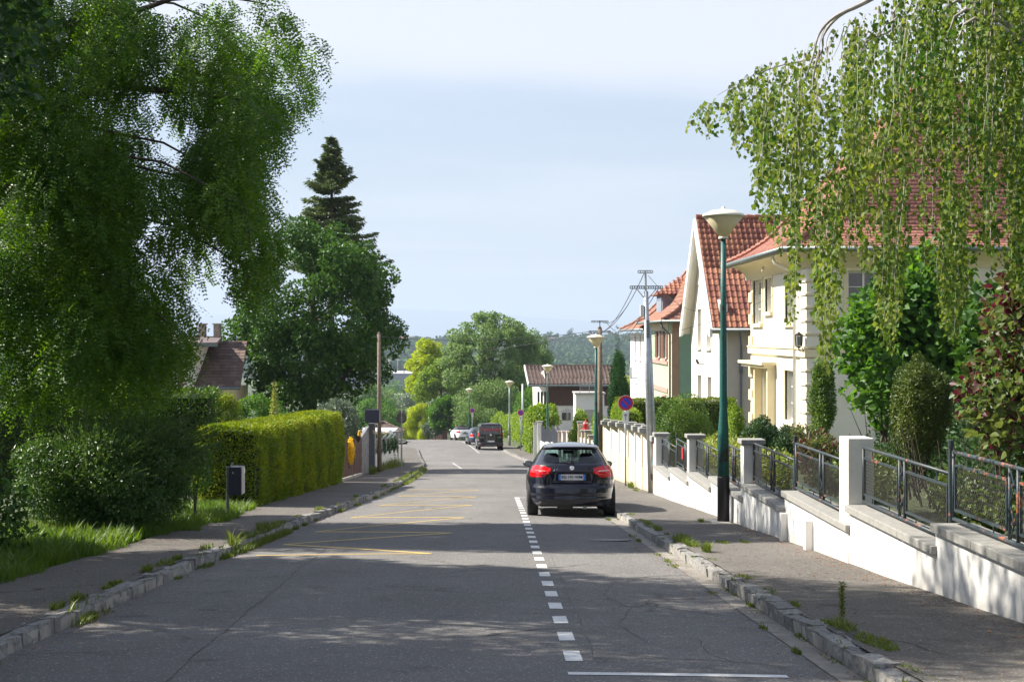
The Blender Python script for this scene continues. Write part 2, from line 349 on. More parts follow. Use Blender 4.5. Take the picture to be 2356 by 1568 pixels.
L['cypress'] = leafmat("cypress foliage", (0.012, 0.055, 0.012), (0.035, 0.105, 0.022), 0.15)
L['gardenhedge'] = leafmat("clipped garden hedge", (0.060, 0.120, 0.010), (0.150, 0.190, 0.020), 0.3)
L['poplar'] = leafmat("grey green poplar leaves", (0.070, 0.135, 0.035), (0.180, 0.260, 0.085), 0.35, rough=0.5)
L['lime'] = leafmat("lime green leaves", (0.150, 0.240, 0.012), (0.380, 0.420, 0.025), 0.5)
L['grey_bush'] = leafmat("grey green bush leaves", (0.060, 0.095, 0.060), (0.160, 0.200, 0.130), 0.25, rough=0.35, spec=0.6)
L['vine'] = leafmat("bright vine leaves", (0.085, 0.170, 0.018), (0.210, 0.280, 0.040), 0.4, rough=0.4)
L['laurel'] = leafmat("variegated laurel leaves", (0.090, 0.150, 0.020), (0.300, 0.320, 0.080), 0.35)
L['forsythia'] = leafmat("golden leaves", (0.45, 0.34, 0.02), (0.70, 0.50, 0.03), 0.35)
L['forest'] = leafmat("far forest foliage", (0.018, 0.060, 0.024), (0.070, 0.120, 0.035), 0.1, rough=0.8, spec=0.1)

# ---------------------------------------------------------------- mesh helpers
def link(o, parent=None):
    COL.objects.link(o)
    if parent is not None: o.parent = parent
    return o
def tag(o, label=None, cat=None, group=None, kind=None):
    if label: o['label'] = label
    if cat: o['category'] = cat
    if group: o['group'] = group
    if kind: o['kind'] = kind
    return o
def empty(name, loc, label, cat, group=None, rz=0.0, rx=0.0):
    o = bpy.data.objects.new(name, None); COL.objects.link(o)
    o.location = loc; o.rotation_euler = (rx, 0, rz); o.empty_display_size = 0.3
    return tag(o, label, cat, group)
def np_mesh(name, V, F, smooth=False):
    V = np.asarray(V, dtype=np.float32).reshape(-1, 3); F = np.asarray(F, dtype=np.int32)
    me = bpy.data.meshes.new(name); k = F.shape[1]
    me.vertices.add(len(V)); me.vertices.foreach_set("co", V.ravel())
    me.loops.add(F.size); me.loops.foreach_set("vertex_index", F.ravel())
    me.polygons.add(len(F)); me.polygons.foreach_set("loop_start", np.arange(len(F), dtype=np.int32) * k)
    me.polygons.foreach_set("loop_total", np.full(len(F), k, dtype=np.int32))
    if smooth: me.polygons.foreach_set("use_smooth", np.ones(len(F), dtype=bool))
    me.update(calc_edges=True); return me
def np_obj(name, V, F, m, parent=None, smooth=False, **tg):
    me = np_mesh(name, V, F, smooth); me.materials.append(m)
    o = bpy.data.objects.new(name, me); link(o, parent)
    if tg: tag(o, **tg)
    return o
class MB:
    def __init__(s): s.v = []; s.f = []
    def add(s, V, F):
        b = len(s.v); s.v += [tuple(p) for p in V]; s.f += [tuple(i + b for i in f) for f in F]; return s
    def box(s, x0, x1, y0, y1, z0, z1):
        return s.add([(x0,y0,z0),(x1,y0,z0),(x1,y1,z0),(x0,y1,z0),(x0,y0,z1),(x1,y0,z1),(x1,y1,z1),(x0,y1,z1)],
                     [(0,3,2,1),(4,5,6,7),(0,1,5,4),(1,2,6,5),(2,3,7,6),(3,0,4,7)])
    def hexa(s, P): return s.add(P, [(0,3,2,1),(4,5,6,7),(0,1,5,4),(1,2,6,5),(2,3,7,6),(3,0,4,7)])
    def tube(s, pts, r, n=8, caps=True):
        pts = [Vector(p) for p in pts]; rr = r if isinstance(r, (list, tuple)) else [r] * len(pts)
        V = []; F = []; ref = Vector((0, 0, 1))
        for i, p in enumerate(pts):
            d = (pts[min(i + 1, len(pts) - 1)] - pts[max(i - 1, 0)]).normalized()
            a = ref if abs(d.dot(ref)) < 0.95 else Vector((1, 0, 0))
            u = d.cross(a).normalized(); w = d.cross(u).normalized()
            for k in range(n):
                t = 2 * pi * k / n; V.append(p + u * cos(t) * rr[i] + w * sin(t) * rr[i])
        for i in range(len(pts) - 1):
            for k in range(n):
                F.append((i*n+k, i*n+(k+1) % n, (i+1)*n+(k+1) % n, (i+1)*n+k))
        if caps: F.append(tuple(range(n))[::-1]); F.append(tuple((len(pts)-1)*n + k for k in range(n)))
        return s.add(V, F)
    def lathe(s, prof, n=20, c=(0, 0, 0), axis='z'):
        V = []; F = []
        for (r, z) in prof:
            for k in range(n):
                t = 2 * pi * k / n
                p = (r*cos(t), r*sin(t), z) if axis == 'z' else ((z, r*cos(t), r*sin(t)) if axis == 'x' else (r*cos(t), z, r*sin(t)))
                V.append((p[0]+c[0], p[1]+c[1], p[2]+c[2]))
        for i in range(len(prof)-1):
            for k in range(n): F.append((i*n+k, i*n+(k+1) % n, (i+1)*n+(k+1) % n, (i+1)*n+k))
        F.append(tuple(range(n))[::-1]); F.append(tuple((len(prof)-1)*n+k for k in range(n)))
        return s.add(V, F)
    def prism(s, poly, d):   # polygon points 3D, extruded by vector d
        n = len(poly); d = Vector(d); V = [Vector(p) for p in poly] + [Vector(p) + d for p in poly]
        F = [tuple(range(n))[::-1], tuple(range(n, 2*n))] + [(i, (i+1) % n, n+(i+1) % n, n+i) for i in range(n)]
        return s.add(V, F)
    def build(s, name, m, parent=None, smooth=False, bev=0.0, **tg):
        me = bpy.data.meshes.new(name); me.from_pydata(s.v, [], s.f)
        bm = bmesh.new(); bm.from_mesh(me); bmesh.ops.recalc_face_normals(bm, faces=bm.faces); bm.to_mesh(me); bm.free()
        me.materials.append(m)
        if smooth:
            for p in me.polygons: p.use_smooth = True
        o = bpy.data.objects.new(name, me); link(o, parent)
        if bev:
            md = o.modifiers.new("bevel", 'BEVEL'); md.width = bev; md.segments = 2; md.limit_method = 'ANGLE'
        if smooth: pass
        if tg: tag(o, **tg)
        return o
def shared(me, name, m4, parent=None, m=None):
    o = bpy.data.objects.new(name, me); COL.objects.link(o)
    if parent is not None: o.parent = parent
    o.matrix_local = m4
    return o
def copy_tree(o, parent=None):
    c = o.copy(); COL.objects.link(c)
    if parent is not None:
        c.parent = parent; c.matrix_parent_inverse = o.matrix_parent_inverse.copy()
    for ch in list(o.children): copy_tree(ch, c)
    return c
def text_mesh(name, s, size, depth=0.002, spacing=1.0, bold=0.0):
    cu = bpy.data.curves.new(name, 'FONT'); cu.body = s; cu.size = size; cu.extrude = depth; cu.align_x = 'CENTER'; cu.align_y = 'CENTER'
    cu.space_character = spacing; cu.offset = bold; cu.resolution_u = 3
    t = bpy.data.objects.new(name, cu); COL.objects.link(t)
    bpy.context.view_layer.update()
    me = bpy.data.meshes.new_from_object(t.evaluated_get(bpy.context.evaluated_depsgraph_get()))
    bpy.data.objects.remove(t); bpy.data.curves.remove(cu)
    me.materials.clear(); return me
def text_obj(name, s, size, m, parent, loc, rot=(radians(90), 0, 0), **k):
    me = text_mesh(name, s, size, **k); me.materials.append(m)
    o = bpy.data.objects.new(name, me); link(o, parent); o.location = loc; o.rotation_euler = rot; return o

# ---------------------------------------------------------------- lie of the land
_Y = np.arange(-60, 1001, 1.0)
_S = np.interp(_Y, [-60, 40, 90, 115, 143, 158, 290, 420, 560, 1000], [0.067, 0.067, 0.057, 0.047, 0.047, 0.082, 0.082, 0.06, 0.0, 0.0])
_Z = np.concatenate([[0], np.cumsum((_S[1:] + _S[:-1]) / 2)]); _Z = -(_Z - np.interp(0, _Y, _Z)) - 1.57
ZR = lambda y: float(np.interp(y, _Y, _Z))
LK = lambda y: float(np.interp(y, [-60, 5, 18, 29, 39, 52, 64, 76, 95, 112, 117, 119, 119.5, 130, 131, 142, 150, 165, 180, 257, 420, 1000],
                               [-3.45, -3.45, -3.5, -3.3, -2.98, -2.87, -2.95, -3.3, -4.4, -5.35, -6.2, -9, -20, -20, -7.2, -7.8, -8.8, -11, -12.8, -16.5, -28, -28]))
RK = lambda y: float(np.interp(y, [-60, 5, 60, 75, 86, 95, 112, 127, 140, 147, 165, 180, 257, 420, 1000],
                               [2.42, 2.42, 2.42, 2.3, 1.98, 1.6, 0.9, 0.2, -0.6, -1.7, -4.8, -7.0, -11, -22, -22]))
PL = lambda y: float(np.interp(y, [-60, 30, 50, 79, 82, 95, 112, 118, 119.5, 131, 150, 180, 257, 420, 1000],
                               [-4.88, -4.88, -4.8, -4.75, -5.2, -6.4, -7.6, -9.8, -20.2, -9.5, -10.6, -14.5, -18, -30, -30]))
PR = lambda y: float(np.interp(y, [-60, 58, 80, 88, 95, 112, 130, 150, 180, 257, 420, 1000],
                               [4.12, 4.12, 3.95, 3.5, 2.75, 2.1, 1.3, -0.6, -5.6, -9.5, -20, -20]))
def zroad(x, y):
    l, r = LK(y), RK(y); l = max(l, r - 8)
    t = (x - (l + r) / 2) / ((r - l) / 2)
    return ZR(y) + 0.035 * (1 - t * t)
def zpave(y): return ZR(y) + 0.12
# ---------------------------------------------------------------- ground sheets
def fbm2(x, y, s=1.0):
    return (np.sin(x*0.013*s+1.3)*np.cos(y*0.017*s+.4) + 0.5*np.sin(x*0.041*s+2.1+y*0.023*s) + 0.3*np.sin(y*0.09*s-x*0.07*s))
rows = list(np.arange(-60, 120, 2.0)) + [120, 122, 124, 126, 128, 130, 131] + list(np.arange(133, 300, 4)) + list(np.arange(300, 700, 25)) + list(np.arange(700, 2600, 60)) + list(np.arange(2600, 5000, 600)) + list(np.arange(5000, 23000, 1500))
offs = [0.0, 0.35, 1.0, 2.5, 5, 9, 16, 30, 55, 90, 150, 260, 420, 700, 1200, 2200, 4500, 9000, 16000]
def hill(x, y):
    h = 0.0
    if y > 1250:
        t = min(1.0, (y - 1250) / 750.0); t = t * t * (3 - 2 * t)
        h = t * (24 + 4 * float(fbm2(x, y)) + 3 * sin(x * 0.004))
        if y > 2150: h -= min(18, (y - 2150) * 0.02)
    return h
def zground(x, y):
    b = ZR(min(y, 999))
    h = b + 0.10
    if y < 140:
        if x > PR(y): h = b + 0.10 + 0.30 * min(1, (x - PR(y)) / 0.3) + 0.9 * min(1, max(0, (x - PR(y) - 0.8) / 6.0))
        if x > 4.4 and y < 60: h = min(h, -2.0) if y < 20 else h
    if x < PL(y) : h = b + 0.10 + 0.12 * min(1, (PL(y) - x) / 2.0)
    return h + hill(x, y)
V = []; nc = 0
for y in rows:
    r = []
    for o in reversed(offs): r.append(PL(y) - o)
    r += [PL(y) + 0.05, PR(y) - 0.05]
    for o in offs: r.append(PR(y) + o)
    nc = len(r)
    for i, x in enumerate(r):
        ins = PL(y) < x < PR(y)
        V.append((x, y, ZR(min(y, 999)) - 0.30 if ins else zground(x, y) - (0.02 if x in (PL(y), PR(y)) else 0)))
F = [(j*nc+i, j*nc+i+1, (j+1)*nc+i+1, (j+1)*nc+i) for j in range(len(rows)-1) for i in range(nc-1)]
np_obj("ground", V, F, M['grass_ground'], smooth=True, kind="structure")

ys = [float(v) for v in np.arange(-60, 421, 1.0)]
def strip(name, f0, f1, fz, m, ncol=2, y0=-60, y1=420, skirt=0.0, **tg):
    yy = [y for y in ys if y0 <= y <= y1]
    V = []
    for y in yy:
        a, b = f0(y), f1(y)
        for i in range(ncol):
            x = a + (b - a) * i / (ncol - 1); V.append((x, y, fz(x, y)))
    F = [(j*ncol+i, j*ncol+i+1, (j+1)*ncol+i+1, (j+1)*ncol+i) for j in range(len(yy)-1) for i in range(ncol-1)]
    return np_obj(name, V, F, m, smooth=True, **tg)
ROAD = strip("road", lambda y: LK(y) - 0.02, lambda y: RK(y) + 0.02, zroad, M['road'], 15, kind="structure")
strip("gutter", lambda y: RK(y) - 0.19, lambda y: RK(y) - 0.005, lambda x, y: zroad(x, y) + 0.006, M['gutter'], 2, -20, 140, kind="structure")
def zp_noise(x, y): return zpave(y) + 0.006 * sin(x * 3 + y * 0.7) + 0.004 * sin(y * 2.3)
o = strip("pavement", lambda y: PL(y) - 0.03, lambda y: LK(y) - 0.13, zp_noise, M['pave'], 6, -60, 118, kind="structure")
o = strip("pavement", lambda y: RK(y) + 0.13, lambda y: PR(y) + 0.03, zp_noise, M['pave'], 6, -60, 260, kind="structure")
o = strip("pavement", lambda y: PL(y) - 0.03, lambda y: LK(y) - 0.16, zp_noise, M['pave'], 4, 132, 260, kind="structure")

# kerbs of single granite stones
def stone_mesh(k):
    r = random.Random(k); nx, ny, nz = 3, 5, 3; V = []; idx = {}
    bm = bmesh.new(); bmesh.ops.create_cube(bm, size=1.0)
    bmesh.ops.subdivide_edges(bm, edges=bm.edges[:], cuts=2, use_grid_fill=True)
    for v in bm.verts:
        c = v.co.copy(); c.x *= 0.165; c.y *= 0.52; c.z *= 0.28
        e = sum(1 for a, h in zip(c, (0.09, 0.26, 0.15)) if abs(abs(a) - h) < 1e-4)
        if e >= 2: c.x *= 0.93; c.y *= 0.96; c.z *= 0.93
        c += Vector((r.uniform(-.010, .010), r.uniform(-.012, .012), r.uniform(-.009, .009)))
        v.co = c
    me = bpy.data.meshes.new("kerb_stone"); bm.to_mesh(me); bm.free(); me.materials.append(M['granite'])
    return me
stones = [stone_mesh(k) for k in range(7)]
def kerb(name, fx, side, y0, y1):
    yy = [y for y in ys if y0 - 1 <= y <= y1 + 1]
    V = []
    for y in yy:
        x = fx(y) + side * 0.012; x2 = fx(y) + side * 0.165
        V += [(x, y, ZR(y) - 0.1), (x, y, ZR(y) + 0.095), (x2, y, ZR(y) + 0.098), (x2, y, ZR(y) - 0.1)]
    F = [(j*4+i, j*4+i+1, (j+1)*4+i+1, (j+1)*4+i) for j in range(len(yy)-1) for i in range(3)]
    b = np_obj(name, V, F, M['gutter'], kind="structure")
    y = y0; k = 0
    while y < y1:
        ln = random.uniform(0.28, 0.66); ym = y + ln / 2
        sl_ = (ZR(ym+0.5) - ZR(ym-0.5)); dx = fx(ym+0.5) - fx(ym-0.5)
        m4 = Matrix.Translation((fx(ym) + side*(0.09 + random.uniform(-.008, .008)), ym, ZR(ym) - 0.024 + random.uniform(-.016, .012))) @ \
            Euler((atan2(sl_, 1) + random.uniform(-.02, .02), random.uniform(-.05, .05), -atan2(dx, 1) + random.uniform(-.045, .045))).to_matrix().to_4x4() @ Matrix.Diagonal((1, (ln - 0.012) / 0.52, 1, 1))
        shared(stones[k % 7], "kerb_stone", m4, b); y += ln; k += 1
    return b
kerb("kerb", RK, 1, 6.0, 126)
kerb("kerb", LK, -1, 6.0, 112)

# painted markings
def mark(name, pts_or_quads, m, label, cat, parent=None, group=None):
    V = []; F = []
    for q in pts_or_quads:     # each quad: 4 (x,y) subdivided along first->last edge
        n = 6; b = len(V)
        for i in range(n + 1):
            t = i / n
            for (p, r) in ((q[0], q[3]), (q[1], q[2])):
                x = p[0] + (r[0]-p[0])*t; y = p[1] + (r[1]-p[1])*t; V.append((x, y, zroad(x, y) + 0.004))
        for i in range(n): F.append((b+2*i, b+2*i+1, b+2*i+3, b+2*i+2))
    return np_obj(name, V, F, m, parent, **({'label': label, 'cat': cat, 'group': group} if cat else {}))
def dash_line(y0, y1, fx, label, dl=0.5, gap=0.56, w=0.12, cross=()):
    root = empty("parking_line", (0, 0, 0), label, "road marking", "white parking bay markings")
    y = y0
    while y < y1 - dl * 0.5:
        a = fx(y); b = fx(y + dl); j = random.uniform(-.012, .012)
        mark("dash", [((a-w/2, y+j), (a+w/2, y), (b+w/2, y+dl), (b-w/2, y+dl+j))], M['white_line'], None, None, root)
        y += dl + gap
    for (yc, xa, xb) in cross:
        mark("end_bar", [((xa, yc-0.055), (xa, yc+0.055), (xb, yc+0.055+0.0), (xb, yc-0.055))], M['white_line'], None, None, root)
    return root
dash_line(10.45, 38.4, lambda y: 0.57 + 0.08 * min(1, (y-10)/20), "broken white line of short dashes marking the parking bay beside the dark hatchback", cross=((9.9, 0.5, 1.93), (38.6, 0.6, 2.2)))
dash_line(70, 80.5, lambda y: -1.38 - 0.062*(y-70), "short broken white line in the middle of the road between hatchback and van", cross=())
dash_line(104.5, 146, lambda y: RK(y) - 2.05, "broken white line along the far row of parked vehicles", cross=((104.2, RK(104)-2.1, RK(104)-0.35),))
zz = [(-3.1, 20.0), (-0.78, 20.0), (-3.02, 22.05), (-0.62, 24.3), (-2.9, 25.0), (-0.50, 28.9), (-2.72, 29.3), (-0.42, 34.2), (-2.55, 34.6), (-0.38, 38.9), (-2.45, 40.0), (-0.35, 43.8), (-2.4, 44.8)]
qs = []
for i in range(len(zz)-1):
    (xa, ya), (xb, yb) = zz[i], zz[i+1]; w = 0.09 if i else 0.05
    qs.append(((xa, ya-w), (xa, ya+w), (xb, yb+w), (xb, yb-w)))
mark("bus_stop_marking", qs, M['yellow_line'], "yellow zigzag bus stop line painted along the left lane", "road marking")
def crack(pts, w, m='black'):
    V = []; F = []; q = []
    for i in range(len(pts)-1):
        a, b = pts[i], pts[i+1]; n = max(2, int(sqrt((a[0]-b[0])**2+(a[1]-b[1])**2)/0.08))
        for j in range(n): t = j/n; q.append((a[0]+(b[0]-a[0])*t, a[1]+(b[1]-a[1])*t))
    q.append(pts[-1]); dx, dy = 0.0, 0.0
    for i, (x, y) in enumerate(q):
        dx = dx*0.8+random.gauss(0, 0.006); dy = dy*0.8+random.gauss(0, 0.006); j = min(i+1, len(q)-1); k = max(i-1, 0)
        tx, ty = q[j][0]-q[k][0], q[j][1]-q[k][1]; l_ = sqrt(tx*tx+ty*ty)+1e-9; nx_, ny_ = -ty/l_, tx/l_; ww = 0.55*w*random.uniform(0.3, 1.3)*(1 if 2 < i < len(q)-3 else 0.3)
        for s_ in (-1, 1): xx = x+dx+nx_*ww*s_/2; yy = y+dy+ny_*ww*s_/2; V.append((xx, yy, zroad(xx, yy)+0.003))
    F = [(2*i, 2*i+1, 2*i+3, 2*i+2) for i in range(len(q)-1)]
    return np_obj("crack", V, F, M['crack'], ROAD)
M['crack'] = mat("dark asphalt crack", (0.065, 0.061, 0.056), 0.95, var=0.3, scale=9)
crack([(-2.05, 9.2), (-2.12, 12), (-2.2, 15.5), (-2.28, 20.0), (-2.3, 24)], 0.016)
crack([(-0.35, 13.6), (0.1, 13.25), (0.5, 13.3), (0.9, 13.35), (1.9, 13.1)], 0.014)
crack([(1.2, 11.2), (1.05, 12.5), (1.25, 13.8), (1.1, 14.9), (1.3, 16.2)], 0.014)
crack([(-1.1, 14.8), (-0.95, 14.3), (-0.75, 14.1), (-0.6, 13.7)], 0.018)
crack([(-1.0, 15.9), (-0.75, 15.5), (-0.4, 15.6)], 0.016)
crack([(1.75, 10.2), (1.55, 10.9), (1.6, 11.6), (1.35, 12.0)], 0.012)
crack([(0.72, 10.2), (0.74, 14), (0.79, 20), (0.80, 30), (0.80, 37)], 0.007)
crack([(-3.2, 17.0), (-2.2, 16.6), (-1.0, 16.9), (0.4, 16.4), (2.1, 16.7)], 0.012)
crack([(-3.0, 28.0), (-1.6, 27.4), (0.0, 27.8), (1.0, 27.3)], 0.016)
crack([(-2.7, 43), (-1.0, 42), (0.5, 42.6), (2.0, 42.1)], 0.02)
for _ in range(12):
    x = random.uniform(-3.0, 1.9); y = random.uniform(9.8, 24); a = random.uniform(-0.5, 0.5)
    crack([(x, y), (x+0.3*cos(a), y+0.3*sin(a)), (x+random.uniform(.4, .9), y+random.uniform(-.3, .3))], random.uniform(0.006, 0.014))
# manhole covers
def manhole(x, y, r, label):
    rt = MB().lathe([(r, 0), (r, 0.012), (r*0.9, 0.014), (r*0.88, 0.010), (0.001, 0.010)], 28, (0, 0, 0)).build("manhole_cover", M['iron'], None, label=label, cat="manhole cover")
    rt.location = (x, y, zroad(x, y) - 0.002); rt.rotation_euler = (-0.067, 0, 0); return rt
manhole(1.78, 23.0, 0.33, "round dark manhole cover in the bay behind the hatchback")

# ---------------------------------------------------------------- leaf machinery
def unit(n):
    v = rng.normal(size=(n, 3)); return v / np.linalg.norm(v, axis=1, keepdims=True)
def norm(v): return v / np.maximum(np.linalg.norm(v, axis=1, keepdims=True), 1e-9)
def leaf_quads(P, T, N, ln, wd, fold=0.25):
    """P base point, T tip direction, N normal, one folded leaf = 2 triangles"""
    n = len(P); T = norm(T); S = norm(np.cross(T, N)); N2 = np.cross(S, T)
    ln = np.broadcast_to(ln, n)[:, None]; wd = np.broadcast_to(wd, n)[:, None]
    a = P; b = P + T*ln*0.45 + S*wd*0.5 + N2*wd*fold; c = P + T*ln; d = P + T*ln*0.45 - S*wd*0.5 + N2*wd*fold
    V = np.stack([a, b, c, d], 1).reshape(-1, 3)
    i = np.arange(n)[:, None] * 4
    return V, np.concatenate([i + np.array([[0, 1, 2]]), i + np.array([[0, 2, 3]])], 0)
def ell_points(C, R, n, lo=0.55):
    """random points in ellipsoids; C (k,3), R (k,3); returns P, outward"""
    A = R[:, 0]*R[:, 2] + R[:, 1]*R[:, 2]; k = rng.choice(len(C), n, p=A/A.sum())
    d = unit(n); r = lo + (1-lo) * rng.random(n)**0.6
    return C[k] + d*R[k]*r[:, None], norm(d / R[k])
def foliage(name, C, R, n, ln, wd, m, parent=None, lo=0.55, droop=0.0, upb=0.35, keep=None, nparts=0, **tg):
    C = np.asarray(C, float); R = np.asarray(R, float)
    P, O = ell_points(C, R, n, lo)
    if keep is not None: k = keep(P); P = P[k]; O = O[k]
    n = len(P)
    N = norm(O*0.6 + np.array([0, 0, upb]) + unit(n)*0.55)
    T = norm(O*0.5 + unit(n)*0.8 + np.array([0, 0, -droop]))
    s = rng.uniform(0.7, 1.25, n)
    if nparts:
        dist = np.linalg.norm(P, axis=1); k = np.argsort(dist)[:nparts]; rest = np.ones(n, bool); rest[k] = False
        single_leaves(P[k], T[k], N[k], ln*s[k], wd*s[k], m, parent)
        P, T, N, s = P[rest], T[rest], N[rest], s[rest]
    V, F = leaf_quads(P, T, N, ln*s, wd*s)
    kw = dict(kind="stuff") if parent is not None else {}
    kw.update(tg)
    return np_obj(name, V, F, m, parent, **kw)
_leafproto = {}
def single_leaves(P, T, N, ln, wd, m, parent):
    me = _leafproto.get(m.name)
    if me is None:
        pr = [(0, 0, 0), (0.12, 0.34, 0.05), (0.32, 0.5, 0.09), (0.62, 0.36, 0.06), (1, 0, -0.05), (0.62, -0.36, 0.06), (0.32, -0.5, 0.09), (0.12, -0.34, 0.05), (0.4, 0, 0)]
        me = bpy.data.meshes.new("leaf"); me.from_pydata([(p[1], p[0], p[2]) for p in pr], [], [(0, 1, 8), (1, 2, 8), (2, 3, 8), (3, 4, 8), (4, 5, 8), (5, 6, 8), (6, 7, 8), (7, 0, 8)])
        me.materials.append(m); _leafproto[m.name] = me
    T = norm(T); S = norm(np.cross(T, N)); N2 = np.cross(S, T)
    for i in range(len(P)):
        m4 = Matrix.Identity(4)
        for r in range(3):
            m4[r][0] = S[i][r]*wd[i]; m4[r][1] = T[i][r]*ln[i]; m4[r][2] = N2[i][r]*wd[i]; m4[r][3] = P[i][r]
        shared(me, "leaf", m4, parent)
def limbs(trunk_pts, r0, targets, m, parent, r1=0.5, tname="trunk", n=8, bname="limb"):
    tp = [Vector(p) for p in trunk_pts]; k = len(tp)
    MB().tube(tp, [r0*(1 - 0.65*i/(k-1)) for i in range(k)], n).build(tname, m, parent, smooth=True)
    mb = MB()
    for t in targets:
        t = Vector(t); f = random.uniform(0.35, 0.98); i = min(k-2, int(f*(k-1))); b = tp[i].lerp(tp[i+1], f*(k-1)-i)
        mid = b.lerp(t, 0.5) + Vector((random.uniform(-.1, .1), random.uniform(-.1, .1), 0.22))*(t-b).length*0.6
        r = r0 * (1-0.65*f) * r1
        mb.tube([b, b.lerp(mid, 0.55), mid.lerp(t, 0.25), t.lerp(mid, 0.3), t], [r, r*0.75, r*0.55, r*0.3, r*0.1], 6)
    if targets is not None and len(targets): mb.build(bname, m, parent, smooth=True)
def clumps_ellipsoid(c, R, n, r, seed=0, flat=0.75, lo=0.6):
    rs = np.random.default_rng(seed)
    d = rs.normal(size=(n, 3)); d /= np.linalg.norm(d, axis=1, keepdims=True)
    rad = lo + (1-lo)*rs.random(n)**0.5
    C = np.array(c) + d*np.array(R)*rad[:, None]*0.92
    rr = rs.uniform(0.65, 1.3, n)[:, None]*r*np.array([1, 1, flat])
    return C, rr
def broad_tree(name, x, y, zb, c, R, ncl, rcl, nleaf, ln, wd, m, label, cat="tree", group=None, seed=1, trunk_r=0.18, lo=0.5, bark=None, lean=(0, 0), droop=0.1, nlimb=14, crown="crown", nparts=0):
    root = empty(name, (0, 0, 0), label, cat, group)
    C, rr = clumps_ellipsoid(c, R, ncl, rcl, seed)
    foliage(crown, C, rr, nleaf, ln, wd, m, root, lo=lo, droop=droop, nparts=nparts)
    top = (c[0], c[1], c[2] + R[2]*0.35)
    limbs([(x, y, zb-0.2), (x*0.7+c[0]*0.3, y*0.7+c[1]*0.3, zb*0.5+c[2]*0.5), top], trunk_r, [tuple(p) for p in C[:nlimb]], bark or M['bark'], root)
    return root
def bush(name, c, R, n, ln, wd, m, label, cat="bush", group=None, ncl=16, rcl=0.35, seed=3, lo=0.45, droop=0.0, stems=5, zb=None, nparts=0, keep=None):
    root = empty(name, (0, 0, 0), label, cat, group)
    C, rr = clumps_ellipsoid(c, np.array(R)*0.75, ncl, 1.0, seed, 1.0)
    rr = rr * np.array(R) * rcl
    C = np.vstack([C, [c]]); rr = np.vstack([rr, [np.array(R)*0.72]])
    if keep is None and zb is not None:
        keep = lambda P: P[:, 2] > zb
    foliage("foliage", C, rr, n, ln, wd, m, root, lo=lo, droop=droop, nparts=nparts, keep=keep)
    b = zb if zb is not None else c[2] - R[2]
    mb = MB()
    for i in range(stems):
        t = C[i]; mb.tube([(c[0]+random.uniform(-.1, .1)*R[0], c[1]+random.uniform(-.1, .1)*R[1], b-0.1), ((c[0]+t[0])/2, (c[1]+t[1])/2, (b+t[2])/2), tuple(t)], [0.03*min(1, R[0]/0.9), 0.018*min(1, R[0]/0.9), 0.004], 5)
    mb.build("stem", M['bark'], root)
    return root
